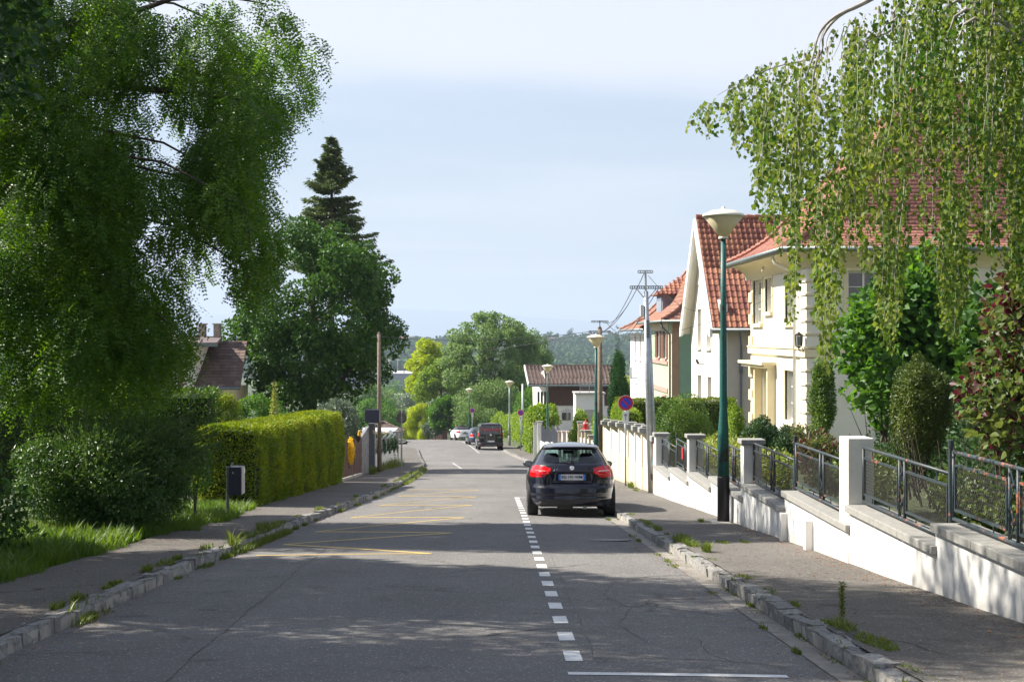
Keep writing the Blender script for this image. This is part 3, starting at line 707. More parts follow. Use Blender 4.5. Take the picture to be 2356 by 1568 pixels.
def hedge_box(name, path, w, h_top, zb, n, ln, wd, m, label, cat="hedge", bulge=0.10, group=None, core=True, rnd=0.12, upb=0.3, side_only=None):
    """path: list of (x,y) centre line; h_top(y)->z top; zb(y)->z bottom; leaves cover sides, ends and top"""
    root = empty(name, (0, 0, 0), label, cat, group)
    P0 = np.array(path, float); seg = np.diff(P0, axis=0); sl_ = np.hypot(seg[:, 0], seg[:, 1]); cum = np.concatenate([[0], np.cumsum(sl_)]); Lh = cum[-1]
    def at(s):
        x = np.interp(s, cum, P0[:, 0]); y = np.interp(s, cum, P0[:, 1]); k = np.clip(np.searchsorted(cum, s, side='right')-1, 0, len(seg)-1)
        d = seg[k]/sl_[k][:, None]; return np.stack([x, y], 1), d
    hh = h_top(P0[0][1]) - zb(P0[0][1]); area = [Lh*hh, Lh*hh, Lh*w, w*hh, w*hh]
    tot = sum(area); V = []; F = []; cnt = 0; PP = []; NN = []
    for k, a in enumerate(area):
        c = int(n*a/tot)
        u = rng.random(c); v = rng.random(c)
        if k < 2:
            p, d = at(u*Lh); side = 1 if k else -1; nr = np.stack([d[:, 1]*side, -d[:, 0]*side], 1)
            bl = bulge*np.sin(v*pi)*0.6 + 0.05*np.sin(u*Lh*2.3+v*4) + 0.04*np.sin(u*Lh*7.1+k) - 0.30*np.clip(v-0.86, 0, 1)*2
            z0 = np.vectorize(zb)(p[:, 1]); z1 = np.vectorize(h_top)(p[:, 1])
            pos = np.column_stack([p + nr*(w/2+bl[:, None]-rng.random((c, 1))*0.10), z0+(z1-z0)*v]); N = np.column_stack([nr, np.full(c, 0.15)])
        elif k == 2:
            p, d = at(u*Lh); nr = np.stack([d[:, 1], -d[:, 0]], 1); z1 = np.vectorize(h_top)(p[:, 1])
            q = (v-0.5)*w
            pos = np.column_stack([p + nr*q[:, None], z1 - (np.abs(v-0.5)*2)**4*rnd*1.5 + 0.03*np.sin(u*Lh*3.1+v*5) + 0.02*np.sin(u*Lh*9) - rng.random(c)*0.06]); N = np.column_stack([nr*(v-0.5)[:, None], np.ones(c)])
        else:
            s = np.full(c, 0.0 if k == 3 else Lh-1e-6); p, d = at(s); dr = -1 if k == 3 else 1; nr = np.stack([d[:, 1], -d[:, 0]], 1)
            z0 = np.vectorize(zb)(p[:, 1]); z1 = np.vectorize(h_top)(p[:, 1])
            pos = np.column_stack([p + nr*((u-0.5)*w)[:, None] + d*dr*(0.02+bulge*np.sin(v*pi)*0.5-0.3*np.clip(v-.86, 0, 1)-rng.random(c)*0.08)[:, None], z0+(z1-z0)*v]); N = np.column_stack([d*dr, np.full(c, 0.15)])
        PP.append(pos); NN.append(N)
    P = np.vstack(PP); N = norm(np.vstack(NN)); c = len(P)
    T = norm(N*0.45 + unit(c)*0.7 + np.array([0, 0, 0.35])); Nn = norm(N*0.7 + unit(c)*0.7)
    s = rng.uniform(0.6, 1.3, c)
    Vv, Ff = leaf_quads(P, T, Nn, ln*s, wd*s)
    np_obj("leaves", Vv, Ff, m, root, kind="stuff")
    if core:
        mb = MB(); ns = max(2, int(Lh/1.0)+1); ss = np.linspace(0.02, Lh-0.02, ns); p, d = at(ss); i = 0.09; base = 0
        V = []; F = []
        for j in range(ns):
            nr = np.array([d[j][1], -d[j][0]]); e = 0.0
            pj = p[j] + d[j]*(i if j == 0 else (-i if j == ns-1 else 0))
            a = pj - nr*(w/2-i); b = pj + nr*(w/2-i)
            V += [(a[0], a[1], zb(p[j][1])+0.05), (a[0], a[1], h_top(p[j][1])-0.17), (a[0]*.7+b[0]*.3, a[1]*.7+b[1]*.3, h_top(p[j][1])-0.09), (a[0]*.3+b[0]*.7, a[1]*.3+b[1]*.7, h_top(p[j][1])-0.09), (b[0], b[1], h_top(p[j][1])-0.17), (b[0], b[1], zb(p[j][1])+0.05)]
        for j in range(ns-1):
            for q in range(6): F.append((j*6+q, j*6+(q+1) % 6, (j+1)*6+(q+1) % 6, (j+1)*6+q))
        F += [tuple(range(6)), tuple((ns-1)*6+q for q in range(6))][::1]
        mb.add(V, F); mb.build("shade_core", L['hedge_core'], root)  # solid core, shade between the leaves put into its dark colour
    return root
def blades(P, h, w, lean=0.4):
    n = len(P); a = rng.random(n)*2*pi; d = np.stack([np.cos(a), np.sin(a), np.zeros(n)], 1); q = np.stack([-np.sin(a), np.cos(a), np.zeros(n)], 1)
    hh = h*rng.uniform(0.5, 1.3, n); ll = lean*rng.random(n)
    b0 = P - q*w/2; b1 = P + q*w/2; m0 = P + np.array([0, 0, 1])*hh[:, None]*0.6 + d*(hh*ll*0.35)[:, None]; t = P + np.array([0, 0, 1])*hh[:, None] + d*(hh*ll)[:, None]
    V = np.stack([b0, b1, m0 + q*w*0.4, t, m0 - q*w*0.4], 1).reshape(-1, 3); i = np.arange(n)[:, None]*5
    F = np.concatenate([i + np.array([[0, 1, 2]]), i + np.array([[0, 2, 4]]), i + np.array([[4, 2, 3]])], 0)
    return V, F

def smooth(pts, k=4):
    """Catmull-Rom through the points"""
    P = [Vector(p) for p in pts]; out = []
    for i in range(len(P)-1):
        a, b, c, d = P[max(i-1, 0)], P[i], P[i+1], P[min(i+2, len(P)-1)]
        for j in range(k):
            t = j/k; out.append(0.5*((2*b)+(c-a)*t+(2*a-5*b+4*c-d)*t*t+(3*b-a-3*c+d)*t**3))
    out.append(P[-1]); return out
def stube(mb, pts, rr, n=6):
    q = smooth(pts); m_ = len(pts)-1; r = [float(np.interp(i/4, range(len(rr)), rr)) for i in range(len(q))]
    return mb.tube(q, r, n)
# ---------------------------------------------------------------- tiles and roofs
def tile_mesh(kind, m):
    V = []; F = []
    if kind == 'pan':    # interlocking tile with a raised roll, unit size 1 x 1 (u, v), thickness in z
        prof = [(-0.5, 0.0), (-0.42, 0.11), (-0.26, 0.17), (-0.10, 0.10), (0.0, 0.02), (0.25, -0.02), (0.5, 0.0)]
        for vv, dz in ((0.0, 0.12), (1.12, 0.0)):
            for (u, z) in prof: V.append((u, vv, z + dz))
        k = len(prof)
        for i in range(k-1): F.append((i, i+1, k+i+1, k+i))
        for (u, z) in prof: V.append((u, 0.0, z + 0.12 - 0.10))
        for i in range(k-1): F.append((i+1, i, 2*k+i, 2*k+i+1))
    else:
        prof = [(-0.48, 0.012, 0.0), (-0.25, -0.05, 0.012), (0.0, -0.07, 0.016), (0.25, -0.05, 0.012), (0.48, 0.012, 0.0)]
        k = 5
        for (u, v, z) in prof: V.append((u, v, z + 0.16))
        for (u, v, z) in prof: V.append((u, 1.12, 0.01))
        for i in range(4): F.append((i, i+1, k+i+1, k+i))
        for (u, v, z) in prof: V.append((u, v, z + 0.04))
        for i in range(4): F.append((i+1, i, 2*k+i, 2*k+i+1))
    me = bpy.data.meshes.new("tile"); me.from_pydata(V, [], F); me.materials.append(m); return me
def tile_slope(rows_, tw, kind, m, parent, nsingle=300, jit=0.004, name_rest="tiles_beyond"):
    """rows_: list of (P0, P1, up-vector, row length): eave-side start/end of each row, laid left to right"""
    me = tile_mesh(kind, m); base = np.array([v.co for v in me.vertices]); faces = [tuple(p.vertices) for p in me.polygons]
    mats = []
    for ri, (p0, p1, up, rl) in enumerate(rows_):
        p0 = Vector(p0); p1 = Vector(p1); d = p1 - p0; ln = d.length
        if ln < tw*0.5: continue
        d.normalize(); up = Vector(up).normalized(); nrm = d.cross(up).normalized()
        if nrm.z < 0: nrm = -nrm
        off = 0.0 if kind == 'pan' else (0.5*tw if ri % 2 else 0.0)
        nt_ = max(1, int(round((ln - off)/tw))); w = (ln-off)/nt_ if nt_ else tw
        for j in range(nt_):
            c = p0 + d*(off + (j+0.5)*w) + nrm*random.uniform(0, jit) + up*random.uniform(-jit, jit)
            h = 0.11 if kind == 'flat' else tw
            m4 = Matrix(((d.x*w, up.x*rl, nrm.x*h, c.x), (d.y*w, up.y*rl, nrm.y*h, c.y), (d.z*w, up.z*rl, nrm.z*h, c.z), (0, 0, 0, 1)))
            mats.append((c.length + 0.0, m4))
    mats.sort(key=lambda t: t[0])
    for _, m4 in mats[:nsingle]: shared(me, "tile", m4, parent)
    rest = mats[nsingle:]
    if rest:
        B = np.hstack([base, np.ones((len(base), 1))]); V = np.concatenate([(B @ np.array(m4).T)[:, :3] for _, m4 in rest])
        nb = len(base); F = np.array(faces); A = (F[None] + (np.arange(len(rest))*nb)[:, None, None]).reshape(-1, 4)
        np_obj(name_rest, V, A, m, parent, kind="stuff")
def slab(pts, th, name, m, parent):
    n = (Vector(pts[1])-Vector(pts[0])).cross(Vector(pts[2])-Vector(pts[0])).normalized()
    if n.z > 0: n = -n
    return MB().prism([Vector(p) for p in pts], n*th).build(name, m, parent)
def hip_roof(x0, x1, y0, y1, ze, prof, m, parent, tw, tl, kind='flat', nsingle=300, gutter=True, faces=('w', 's', 'n', 'e'), hipcap=True):
    """rectangular hipped roof; prof: list of (inset, height above eave)"""
    def zi(d): return ze + float(np.interp(d, [p[0] for p in prof], [p[1] for p in prof]))
    dmax = min(x1-x0, y1-y0)/2
    ds = [0.0]
    while ds[-1] < dmax - 0.02:
        d = ds[-1]; g = (zi(d+0.05)-zi(d))/0.05; ds.append(min(dmax, d + tl/sqrt(1+g*g)))
    rw = []
    for i in range(len(ds)-1):
        d, e = ds[i], ds[i+1]; z = zi(d); z2 = zi(e); rl = sqrt((e-d)**2+(z2-z)**2)
        if 'w' in faces: rw.append(((x0+d, y1-d, z), (x0+d, y0+d, z), (e-d, 0, z2-z), rl))
        if 's' in faces: rw.append(((x0+d, y0+d, z), (x1-d, y0+d, z), (0, e-d, z2-z), rl))
    V = []; F = []
    for i, d in enumerate(ds):
        z = zi(d)-0.03; V += [(x0+d, y0+d, z), (x1-d, y0+d, z), (x1-d, y1-d, z), (x0+d, y1-d, z)]
    for i in range(len(ds)-1):
        for k in range(4): F.append((i*4+k, i*4+(k+1) % 4, (i+1)*4+(k+1) % 4, (i+1)*4+k))
    F.append((0, 1, 2, 3)[::-1])
    rf = MB().add(V, F).build("roof", m, parent)
    tile_slope(rw, tw, kind, m, rf, nsingle)
    if hipcap:
        mb = MB()
        for (sx, sy, ex, ey) in ((x0, y0, 1, 1), (x0, y1, 1, -1), (x1, y0, -1, 1)):
            for i in range(0, len(ds)-1):
                a = Vector((sx+ex*ds[i], sy+ey*ds[i], zi(ds[i])+0.05)); b = Vector((sx+ex*ds[i+1], sy+ey*ds[i+1], zi(ds[i+1])+0.05)); b = b+(b-a)*0.15
                mb.tube([a+Vector((0, 0, 0.03)), b], [0.105, 0.08], 6)
        if (x1-x0) > (y1-y0): mb.tube([(x0+dmax, (y0+y1)/2, zi(dmax)+0.03), (x1-dmax, (y0+y1)/2, zi(dmax)+0.03)], 0.1, 8)
        mb.build("ridge_tiles", m, rf, kind="stuff")
    if gutter:
        g = MB()
        for a, b in (((x0-0.05, y1, ze-0.04), (x0-0.05, y0-0.05, ze-0.04)), ((x0-0.05, y0-0.05, ze-0.04), (x1, y0-0.05, ze-0.04))):
            g.tube([a, b], 0.075, 8)
        g.build("eaves_gutter", M['zinc'], parent, smooth=True)
    return rf, zi
def window(parent, face, a0, a1, z0, z1, plane, depth=0.12, fr=0.06, trim=None, sill=None, glass='winglass', mull=1, bars=0, sillout=0.10, shutter=None):
    """window on a wall. face 'w': wall plane X=plane looking to -X, a = Y; face 's': plane Y=plane looking to -Y, a = X"""
    def P(a, d, z): return (plane + d, a, z) if face == 'w' else (a, plane + d, z)
    def bx(mb, aa, ab, d0, d1, za, zb):
        p = [P(aa, d0, za), P(ab, d0, za), P(ab, d1, za), P(aa, d1, za), P(aa, d0, zb), P(ab, d0, zb), P(ab, d1, zb), P(aa, d1, zb)]
        mb.hexa(p)
    mb = MB(); d0, d1 = depth-0.03, depth+0.03
    bx(mb, a0, a0+fr, d0, d1, z0, z1); bx(mb, a1-fr, a1, d0, d1, z0, z1); bx(mb, a0+fr, a1-fr, d0, d1, z0, z0+fr); bx(mb, a0+fr, a1-fr, d0, d1, z1-fr, z1)
    for i in range(mull):
        c = a0 + (a1-a0)*(i+1)/(mull+1); bx(mb, c-fr*0.5, c+fr*0.5, d0-0.005, d1, z0+fr, z1-fr)
    for i in range(bars):
        z = z0 + (z1-z0)*(i+1)/(bars+1); bx(mb, a0+fr, a1-fr, d0+0.003, d1, z-0.012, z+0.012)
    w = mb.build("window", M['frame_white'], parent)
    g = MB(); bx(g, a0+fr*0.5, a1-fr*0.5, depth, depth+0.012, z0+fr*0.5, z1-fr*0.5); g.build("pane", M[glass], w)
    if trim:
        t = MB(); q = 0.13
        bx(t, a0-q, a0, -0.03, 0.05, z0, z1+q); bx(t, a1, a1+q, -0.03, 0.05, z0, z1+q); bx(t, a0, a1, -0.03, 0.05, z1, z1+q)
        t.build("surround", M[trim], w)
    if sill:
        t = MB(); bx(t, a0-0.12, a1+0.12, -sillout, 0.10, z0-0.13, z0-0.002); t.build("sill", M[sill], w)
    if shutter:
        for s_, (aa, ab) in enumerate(((a0-0.55*(a1-a0), a0-0.04), (a1+0.04, a1+0.55*(a1-a0)))):
            t = MB(); bx(t, aa, ab, -0.05, -0.015, z0, z1)
            zz_ = z0+0.08
            while zz_ < z1-0.08: bx(t, aa+0.04, ab-0.04, -0.068, -0.05, zz_, zz_+0.035); zz_ += 0.075
            t.build("shutter", M[shutter], w)
    return w
def wall_holes(parent, face, a0, a1, z0, z1, plane, th, holes, m, name="wall"):
    """solid wall with rectangular openings (a0,a1,z0,z1)"""
    As = sorted({a0, a1, *[h[0] for h in holes], *[h[1] for h in holes]}); Zs = sorted({z0, z1, *[h[2] for h in holes], *[h[3] for h in holes]})
    mb = MB()
    def inside(a, z): return any(h[0] < a < h[1] and h[2] < z < h[3] for h in holes)
    V = []; F = []; key = {}
    def vid(a, d, z):
        k = (round(a, 4), d, round(z, 4))
        if k not in key:
            key[k] = len(V); V.append((plane+d, a, z) if face == 'w' else (a, plane+d, z))
        return key[k]
    for i in range(len(As)-1):
        for j in range(len(Zs)-1):
            ca, cz = (As[i]+As[i+1])/2, (Zs[j]+Zs[j+1])/2
            if inside(ca, cz): continue
            for d in (0.0, th): F.append((vid(As[i], d, Zs[j]), vid(As[i+1], d, Zs[j]), vid(As[i+1], d, Zs[j+1]), vid(As[i], d, Zs[j+1])))
            for (ia, ja, na, nz_) in ((0, 0, -1, 0), (1, 0, 1, 0), (0, 0, 0, -1), (0, 1, 0, 1)):
                i2, j2 = i+na, j+nz_
                out = not (0 <= i2 < len(As)-1 and 0 <= j2 < len(Zs)-1) or inside((As[i2]+As[i2+1])/2, (Zs[j2]+Zs[j2+1])/2)
                if out:
                    if na: a = As[i+ia]; F.append((vid(a, 0.0, Zs[j]), vid(a, th, Zs[j]), vid(a, th, Zs[j+1]), vid(a, 0.0, Zs[j+1])))
                    else: z = Zs[j+ja]; F.append((vid(As[i], 0.0, z), vid(As[i+1], 0.0, z), vid(As[i+1], th, z), vid(As[i], th, z)))
    return mb.add(V, F).build(name, m, parent)

# ================================================================ H1: cream house with quoins
h1 = empty("house", (0, 0, 0), "cream two storey house with corner quoins, red hipped roof and black wall lantern", "house")
X1, Y1a, Y1b, E1 = 9.4, 45.2, 55.1, 2.55
W1 = [(52.75, 54.5, 0.40, 1.93), (50.9, 52.1, 0.78, 1.90), (47.0, 48.55, 0.38, 1.90), (47.0, 48.6, -2.70, -1.12), (53.3, 54.2, -2.25, -1.15), (50.55, 52.6, -3.35, -1.10)]
wall_holes(h1, 'w', Y1a, Y1b, -4.6, E1, X1, 0.4, W1, M['facade'])
S1 = [(10.6, 11.6, 0.5, 1.9), (17.5, 18.9, 0.4, 1.9), (11.6, 13.0, -2.7, -1.1), (15.5, 17.0, -2.7, -1.1)]
wall_holes(h1, 's', X1+0.401, 20.0, -4.6, E1, Y1a, 0.4, S1, M['facade'])
MB().box(9.81, 19.9, Y1b-0.4, Y1b, -4.6, E1).box(19.6, 20.0, Y1a+0.41, Y1b-0.41, -4.6, E1).build("rear_wall", M['facade'], h1)
for i, (a, b, c, d) in enumerate(W1[:5]):
    window(h1, 'w', a, b, c, d, X1, 0.20, trim='cream_trim' if i != 4 else None, sill='cream_trim', mull=1 if b-a > 1 else 0, bars=2, glass='winglass')
for (a, b, c, d) in S1: window(h1, 's', a, b, c, d, Y1a, 0.20, trim='cream_trim', sill='cream_trim', mull=1, bars=2, glass='winglass_dark')
dr = MB().box(X1+0.22, X1+0.28, 50.60, 52.55, -3.35, -1.14).build("door", M['door'], h1)
mb = MB()
for y in (50.75, 51.65): mb.box(X1+0.19, X1+0.22, y, y+0.75, -3.2, -2.4).box(X1+0.19, X1+0.22, y, y+0.75, -2.3, -1.3)
mb.build("door_panel", M['cream_trim'], dr)
MB().box(X1+0.14, X1+0.18, 50.85, 50.88, -2.45, -2.2).build("handle", M['chrome'], dr)
mb = MB().box(X1-0.50, X1-0.005, 50.1, 54.9, -1.00, -0.90).box(X1-0.40, X1-0.005, 50.2, 54.8, -1.10, -1.003)
for y in (50.25, 52.7): mb.box(X1-0.28, X1-0.003, y, y+0.16, -3.3, -1.103)
mb.build("door_canopy", M['cream_trim'], h1)
MB().box(X1-0.10, X1+0.02, Y1a-0.10, Y1b+0.05, -0.66, -0.43).box(X1+0.021, 20, Y1a-0.10, Y1a+0.02, -0.66, -0.43).box(X1-0.14, X1-0.101+0.1, Y1a-0.14, Y1b, -0.428, -0.38).build("string_course", M['cream_trim'], h1)
for zz0, zz1, nq in ((-4.0, -0.68, 8), (-0.40, 1.96, 6)):
    hq = (zz1-zz0)/nq
    for i in range(nq):
        za = zz0+i*hq
        q = MB().box(X1-0.045, X1+0.5, Y1a-0.045, Y1a+0.85, za+0.05, za+hq-0.012).build("quoin", M['facade'], h1, bev=0.01)
        MB().box(X1-0.085, X1+0.55, Y1a-0.085, Y1a+0.9, za+0.0, za+0.047).build("ledge", M['cream_trim'], q)
        if i % 2 == 0: MB().box(X1-0.07, X1-0.001, Y1b-0.55, Y1b+0.07, za, za+hq*0.9).build("quoin", M['cream_trim'], h1)
# coved cornice
def cornice(parent, x0, y0, x1, y1, z0, out, m, n=6):
    V = []; F = []
    for i in range(n+1):
        t = i/n; o_ = out*(1-cos(t*pi/2)); z = z0 + 0.52*sin(t*pi/2)
        V += [(x0-o_, y1, z), (x0-o_, y0-o_, z), (x1, y0-o_, z)]
    for i in range(n):
        for k in range(2): F.append((i*3+k, i*3+k+1, (i+1)*3+k+1, (i+1)*3+k))
    MB().add(V, F).build("cornice", m, parent, smooth=True)
cornice(h1, X1-0.03, Y1a-0.03, 20, 56.0, 1.99, 0.78, M['cream_trim'])
MB().box(8.60, 8.64, 44.40, 56.0, 2.40, 2.51).box(8.641, 20, 44.40, 44.44, 2.40, 2.51).build("fascia", M['cream_trim'], h1)
hip_roof(8.55, 20.8, 44.35, 56.0, E1, [(0, 0), (0.7, 0.33), (1.35, 0.78), (2.2, 1.75), (6.0, 6.2)], M['tile_red'], h1, 0.185, 0.17)
MB().tube([(8.62, 46.75, 2.45), (8.72, 46.75, 2.2), (9.0, 46.6, 2.05), (9.28, 46.5, 1.9), (9.28, 46.5, -4.2)], 0.055, 8).build("downpipe", M['pipe_white'], h1, smooth=True)
MB().box(8.80, 8.88, 49.4, 49.5, 2.12, 2.22).tube([(8.84, 49.45, 2.12), (8.80, 49.45, 2.05)], 0.035, 8).build("security_lamp", M['sandstone'], h1)
wl_ = MB().lathe([(0.02, 0.09), (0.05, 0.06), (0.13, 0.0), (0.12, -0.03)], 6, (9.16, 45.28, 0.0)).lathe([(0.10, -0.33), (0.07, -0.36), (0.02, -0.40)], 6, (9.16, 45.28, 0.0)).tube([(9.16, 45.28, -0.40), (9.16, 45.28, -0.46), (9.25, 45.28, -0.50), (9.36, 45.28, -0.42)], 0.018, 6).lathe([(0.07, -0.02), (0.07, 0.02)], 10, (9.35, 45.28, -0.44), 'x')
for k in range(6): wl_.tube([(9.16+0.115*cos(k*pi/3), 45.28+0.115*sin(k*pi/3), -0.03), (9.16+0.095*cos(k*pi/3), 45.28+0.095*sin(k*pi/3), -0.33)], 0.012, 4)
wl_ = wl_.build("wall_lantern", M['black'], h1); MB().lathe([(0.10, -0.04), (0.085, -0.32)], 6, (9.16, 45.28, 0.0)).build("pane", M['winglass'], wl_)

# ================================================================ H2: white gabled house
h2 = empty("house", (0, 0, 0), "white gabled house with steep orange tiled roof behind the green lamppost", "house")
X2, Ya, Yb, Ze, Zr, Ym = 9.6, 64.0, 72.9, 0.40, 5.25, 68.45
W2 = [(66.5, 67.75, -0.56, 1.2), (69.6, 70.7, -0.56, 1.2), (66.3, 67.5, -3.5, -1.85), (69.5, 70.7, -3.5, -1.85)]
wall_holes(h2, 'w', Ya, Yb, -6.2, Ze+0.9, X2, 0.35, W2, M['facade2'])
for w in W2: window(h2, 'w', *w, X2, 0.22, fr=0.08, sill='frame_white', glass='winglass', mull=1)
MB().prism([(X2, Ya+0.02, Ze+0.902), (X2, Yb-0.02, Ze+0.902), (X2, Yb-0.85, Ze+1.2), (X2, Ym, Zr-0.15), (X2, Ya+0.85, Ze+1.2)], (0.3, 0, 0)).build("gable", M['facade2'], h2)
mb = MB()
for i in range(18):      # timber boards in the top of the gable
    y = Ya+2.2 + i*0.26; zt = Zr-0.30 - abs(y+0.12-Ym)*1.06
    if zt > 2.35: mb.box(X2-0.035, X2-0.003, y, y+0.235, 2.3, zt)
mb.build("gable_boarding", M['frame_white'], h2)
MB().box(X2+0.351, 20, Ya, Ya+0.35, -6.2, Ze+0.1).box(X2+0.351, 20, Yb-0.35, Yb, -6.2, Ze+0.1).box(19.65, 20, Ya+0.351, Yb-0.351, -6.2, Ze+0.1).build("wall", mat("shaded side render", (0.52, 0.47, 0.42), 0.9, var=0.05), h2)  # darker copy of the gable render, shade of the side put into its colour
sl_len = sqrt((Ym-63.35)**2 + (Zr-Ze+0.1)**2); nr = 19; rw = []
for i in range(nr):
    t = i/nr; y = 63.35+(Ym-63.35)*t; z = Ze-0.1+(Zr-Ze+0.1)*t
    rw.append(((9.25, y, z), (20.6, y, z), (0, Ym-63.35, Zr-Ze+0.1), sl_len/nr))
rf = slab([(9.22, 63.35, Ze-0.13), (20.6, 63.35, Ze-0.13), (20.6, Ym, Zr-0.02), (9.22, Ym, Zr-0.02)], 0.12, "roof", M['tile_orange'], h2)
slab([(9.22, 73.5, Ze-0.13), (20.6, 73.5, Ze-0.13), (20.6, Ym, Zr-0.02), (9.22, Ym, Zr-0.02)], 0.12, "rear_slope", M['tile_orange'], rf)
tile_slope(rw, 0.225, 'pan', M['tile_orange'], rf, 300)
r0_ = MB().tube([(0, 0, 0.02), (0.41, 0, 0.0)], [0.13, 0.11], 8).build("ridge_tile", M['tile_orange'], rf); r0_.location = (9.22, Ym, Zr+0.03)
for i in range(1, 30): c = copy_tree(r0_, rf); c.location = (9.22+i*0.38, Ym, Zr+0.03)
# bargeboards with swept feet
mb = MB()
for s_ in (-1, 1):
    y0 = 63.30 if s_ < 0 else 73.55
    P_ = [(9.10, Ym, Zr-0.02), (9.10, y0, Ze-0.15), (9.10, y0, Ze-0.50), (9.10, y0+(-s_)*0.55, Ze-0.42), (9.10, Ym, Zr-0.42)]
    mb.prism(P_, (0.12, 0, 0))
mb.build("bargeboard", M['frame_white'], h2)
mb = MB()
for s_ in (-1, 1):
    y0 = 63.38 if s_ < 0 else 73.48; y1 = Ya if s_ < 0 else Yb
    mb.prism([(9.22, Ym, Zr-0.17), (9.22, y0, Ze-0.30), (9.22, y0+(-s_)*0.2, Ze-0.36), (9.22, Ym, Zr-0.27)], (0.38, 0, 0))
mb.build("soffit", M['facade2'], h2)
MB().tube([(9.2, 63.25, Ze-0.20), (20.6, 63.25, Ze-0.20)], 0.08, 8).build("eaves_gutter", M['zinc'], h2, smooth=True)
MB().tube([(10.35, 63.3, Ze-0.25), (10.5, 63.85, Ze-0.9), (10.5, 63.9, -2.0), (10.5, 63.9, -5.8)], 0.05, 8).tube([(10.5, 63.9, Ze-1.5), (10.5, 63.9, Ze-2.0)], 0.075, 8).build("downpipe", M['grey_pipe'], h2, smooth=True)
MB().box(X2-0.25, X2, 68.6, 68.64, -1.32, -1.28).tube([(X2-0.25, 68.62, -1.3), (X2-0.33, 68.7, -1.12)], 0.06, 8).build("wall_spotlight", M['plastic'], h2)
dm = MB().prism([(11.55, 65.9, 2.5), (11.55, 65.9, 3.35), (11.55, 68.0, 4.25), (11.55, 67.2, 4.0)], (1.1, 0, 0)).build("dormer", M['zinc'], h2)
MB().box(11.65, 12.5, 65.86, 65.90, 2.65, 3.25).build("pane", M['winglass'], dm)

# ================================================================ H3: green and brown house with dormers
h3 = empty("house", (0, 0, 0), "green and tan house with white wing, brown shutters and tiled flared roof with dormers", "house")
X3, Y3a, Y3b = 9.6, 80.6, 93.0
W3 = [(83.2, 84.6, -1.3, 0.2), (86.6, 88.0, -1.3, 0.2), (83.6, 85.0, -4.4, -3.4)]
wall_holes(h3, 'w', Y3a, Y3b, -7.5, 0.75, X3, 0.35, W3, M['green_pale'])
MB().box(X3-0.04, X3-0.003, 80.55, 82.2, -7.5, 0.2).box(X3-0.04, X3-0.003, 82.2, 93, 0.25, 0.7).build("cream_band", M['cream_wall'], h3)
for w in W3[:2]: window(h3, 'w', *w, X3, 0.1, trim='pink_trim', sill='pink_trim', shutter='brown_shutter', glass='winglass', mull=1)
window(h3, 'w', *W3[2], X3, 0.1, trim='pink_trim', glass='winglass_dark')
MB().box(X3-0.10, X3-0.002, 82.3, 92.9, -1.62, -1.44).box(X3-0.08, X3-0.002, 82.3, 92.9, -3.15, -2.9).box(X3-0.08, X3-0.002, 82.3, 92.9, -4.9, -4.5).build("string_course", M['pink_trim'], h3)
MB().box(X3+0.351, 9.98, Y3a, Y3a+0.3, -7.5, 0.75).build("brown_wall", M['brown_wall'], h3)
MB().box(X3+0.0, X3+0.35, Y3a-0.02, Y3a-0.001, -7.5, 0.74).build("brown_pilaster", M['brown_wall'], h3)
MB().box(9.981, 18, Y3a, Y3a+0.3, -7.5, 0.3).build("wall", M['green_wall'], h3)
MB().box(10.151, 18, Y3a, Y3a+0.3, 0.302, 0.75).box(10.0, 18, Y3b-0.3, Y3b, -7.5, 0.75).box(17.7, 18, Y3a+0.31, Y3b-0.31, -7.5, 0.75).build("upper_wall", M['brown_wall'], h3)
hip_roof(9.0, 18.8, 79.9, 93.6, 0.75, [(0, 0), (0.7, 0.4), (1.4, 1.05), (2.4, 2.6), (5, 6.0)], M['tile_pinkbrown'], h3, 0.22, 0.30)
MB().tube([(9.05, 81.0, 0.65), (9.1, 81.0, 0.4), (9.5, 80.9, 0.0), (9.52, 80.9, -7)], 0.06, 8).build("downpipe", M['zinc'], h3, smooth=True)
# wing
W3b = [(95.6, 96.4, -1.6, 0.0), (99, 99.8, -1.6, 0.0), (102.5, 103.3, -1.6, 0.0)]
wall_holes(h3, 'w', 93.01, 106.5, -8.5, 0.1, X3+0.15, 0.35, W3b, M['facade_pink'])
for w in W3b: window(h3, 'w', *w, X3+0.15, 0.15, sill='frame_white')
MB().box(9.9, 18, 93.02, 106.4, -8.5, 0.05).build("wing_body", M['facade_pink'], h3)
hip_roof(9.1, 18.4, 92.6, 107.2, 0.35, [(0, 0), (0.8, 0.40), (1.6, 1.0), (5, 4.6)], M['tile_pinkbrown'], h3, 0.25, 0.32, nsingle=0)
rb = MB().box(9.35, 9.75, 101.2, 101.24, -2.9, -2.8).box(9.35, 9.39, 101.2, 102.9, -2.2, -2.15).box(9.35, 9.39, 101.2, 102.9, -2.95, -2.9)
for i in range(9): rb.box(9.36, 9.38, 101.2+i*0.21, 101.23+i*0.21, -2.9, -2.2)
rb.build("balcony_railing", M['zinc_light'], h3)
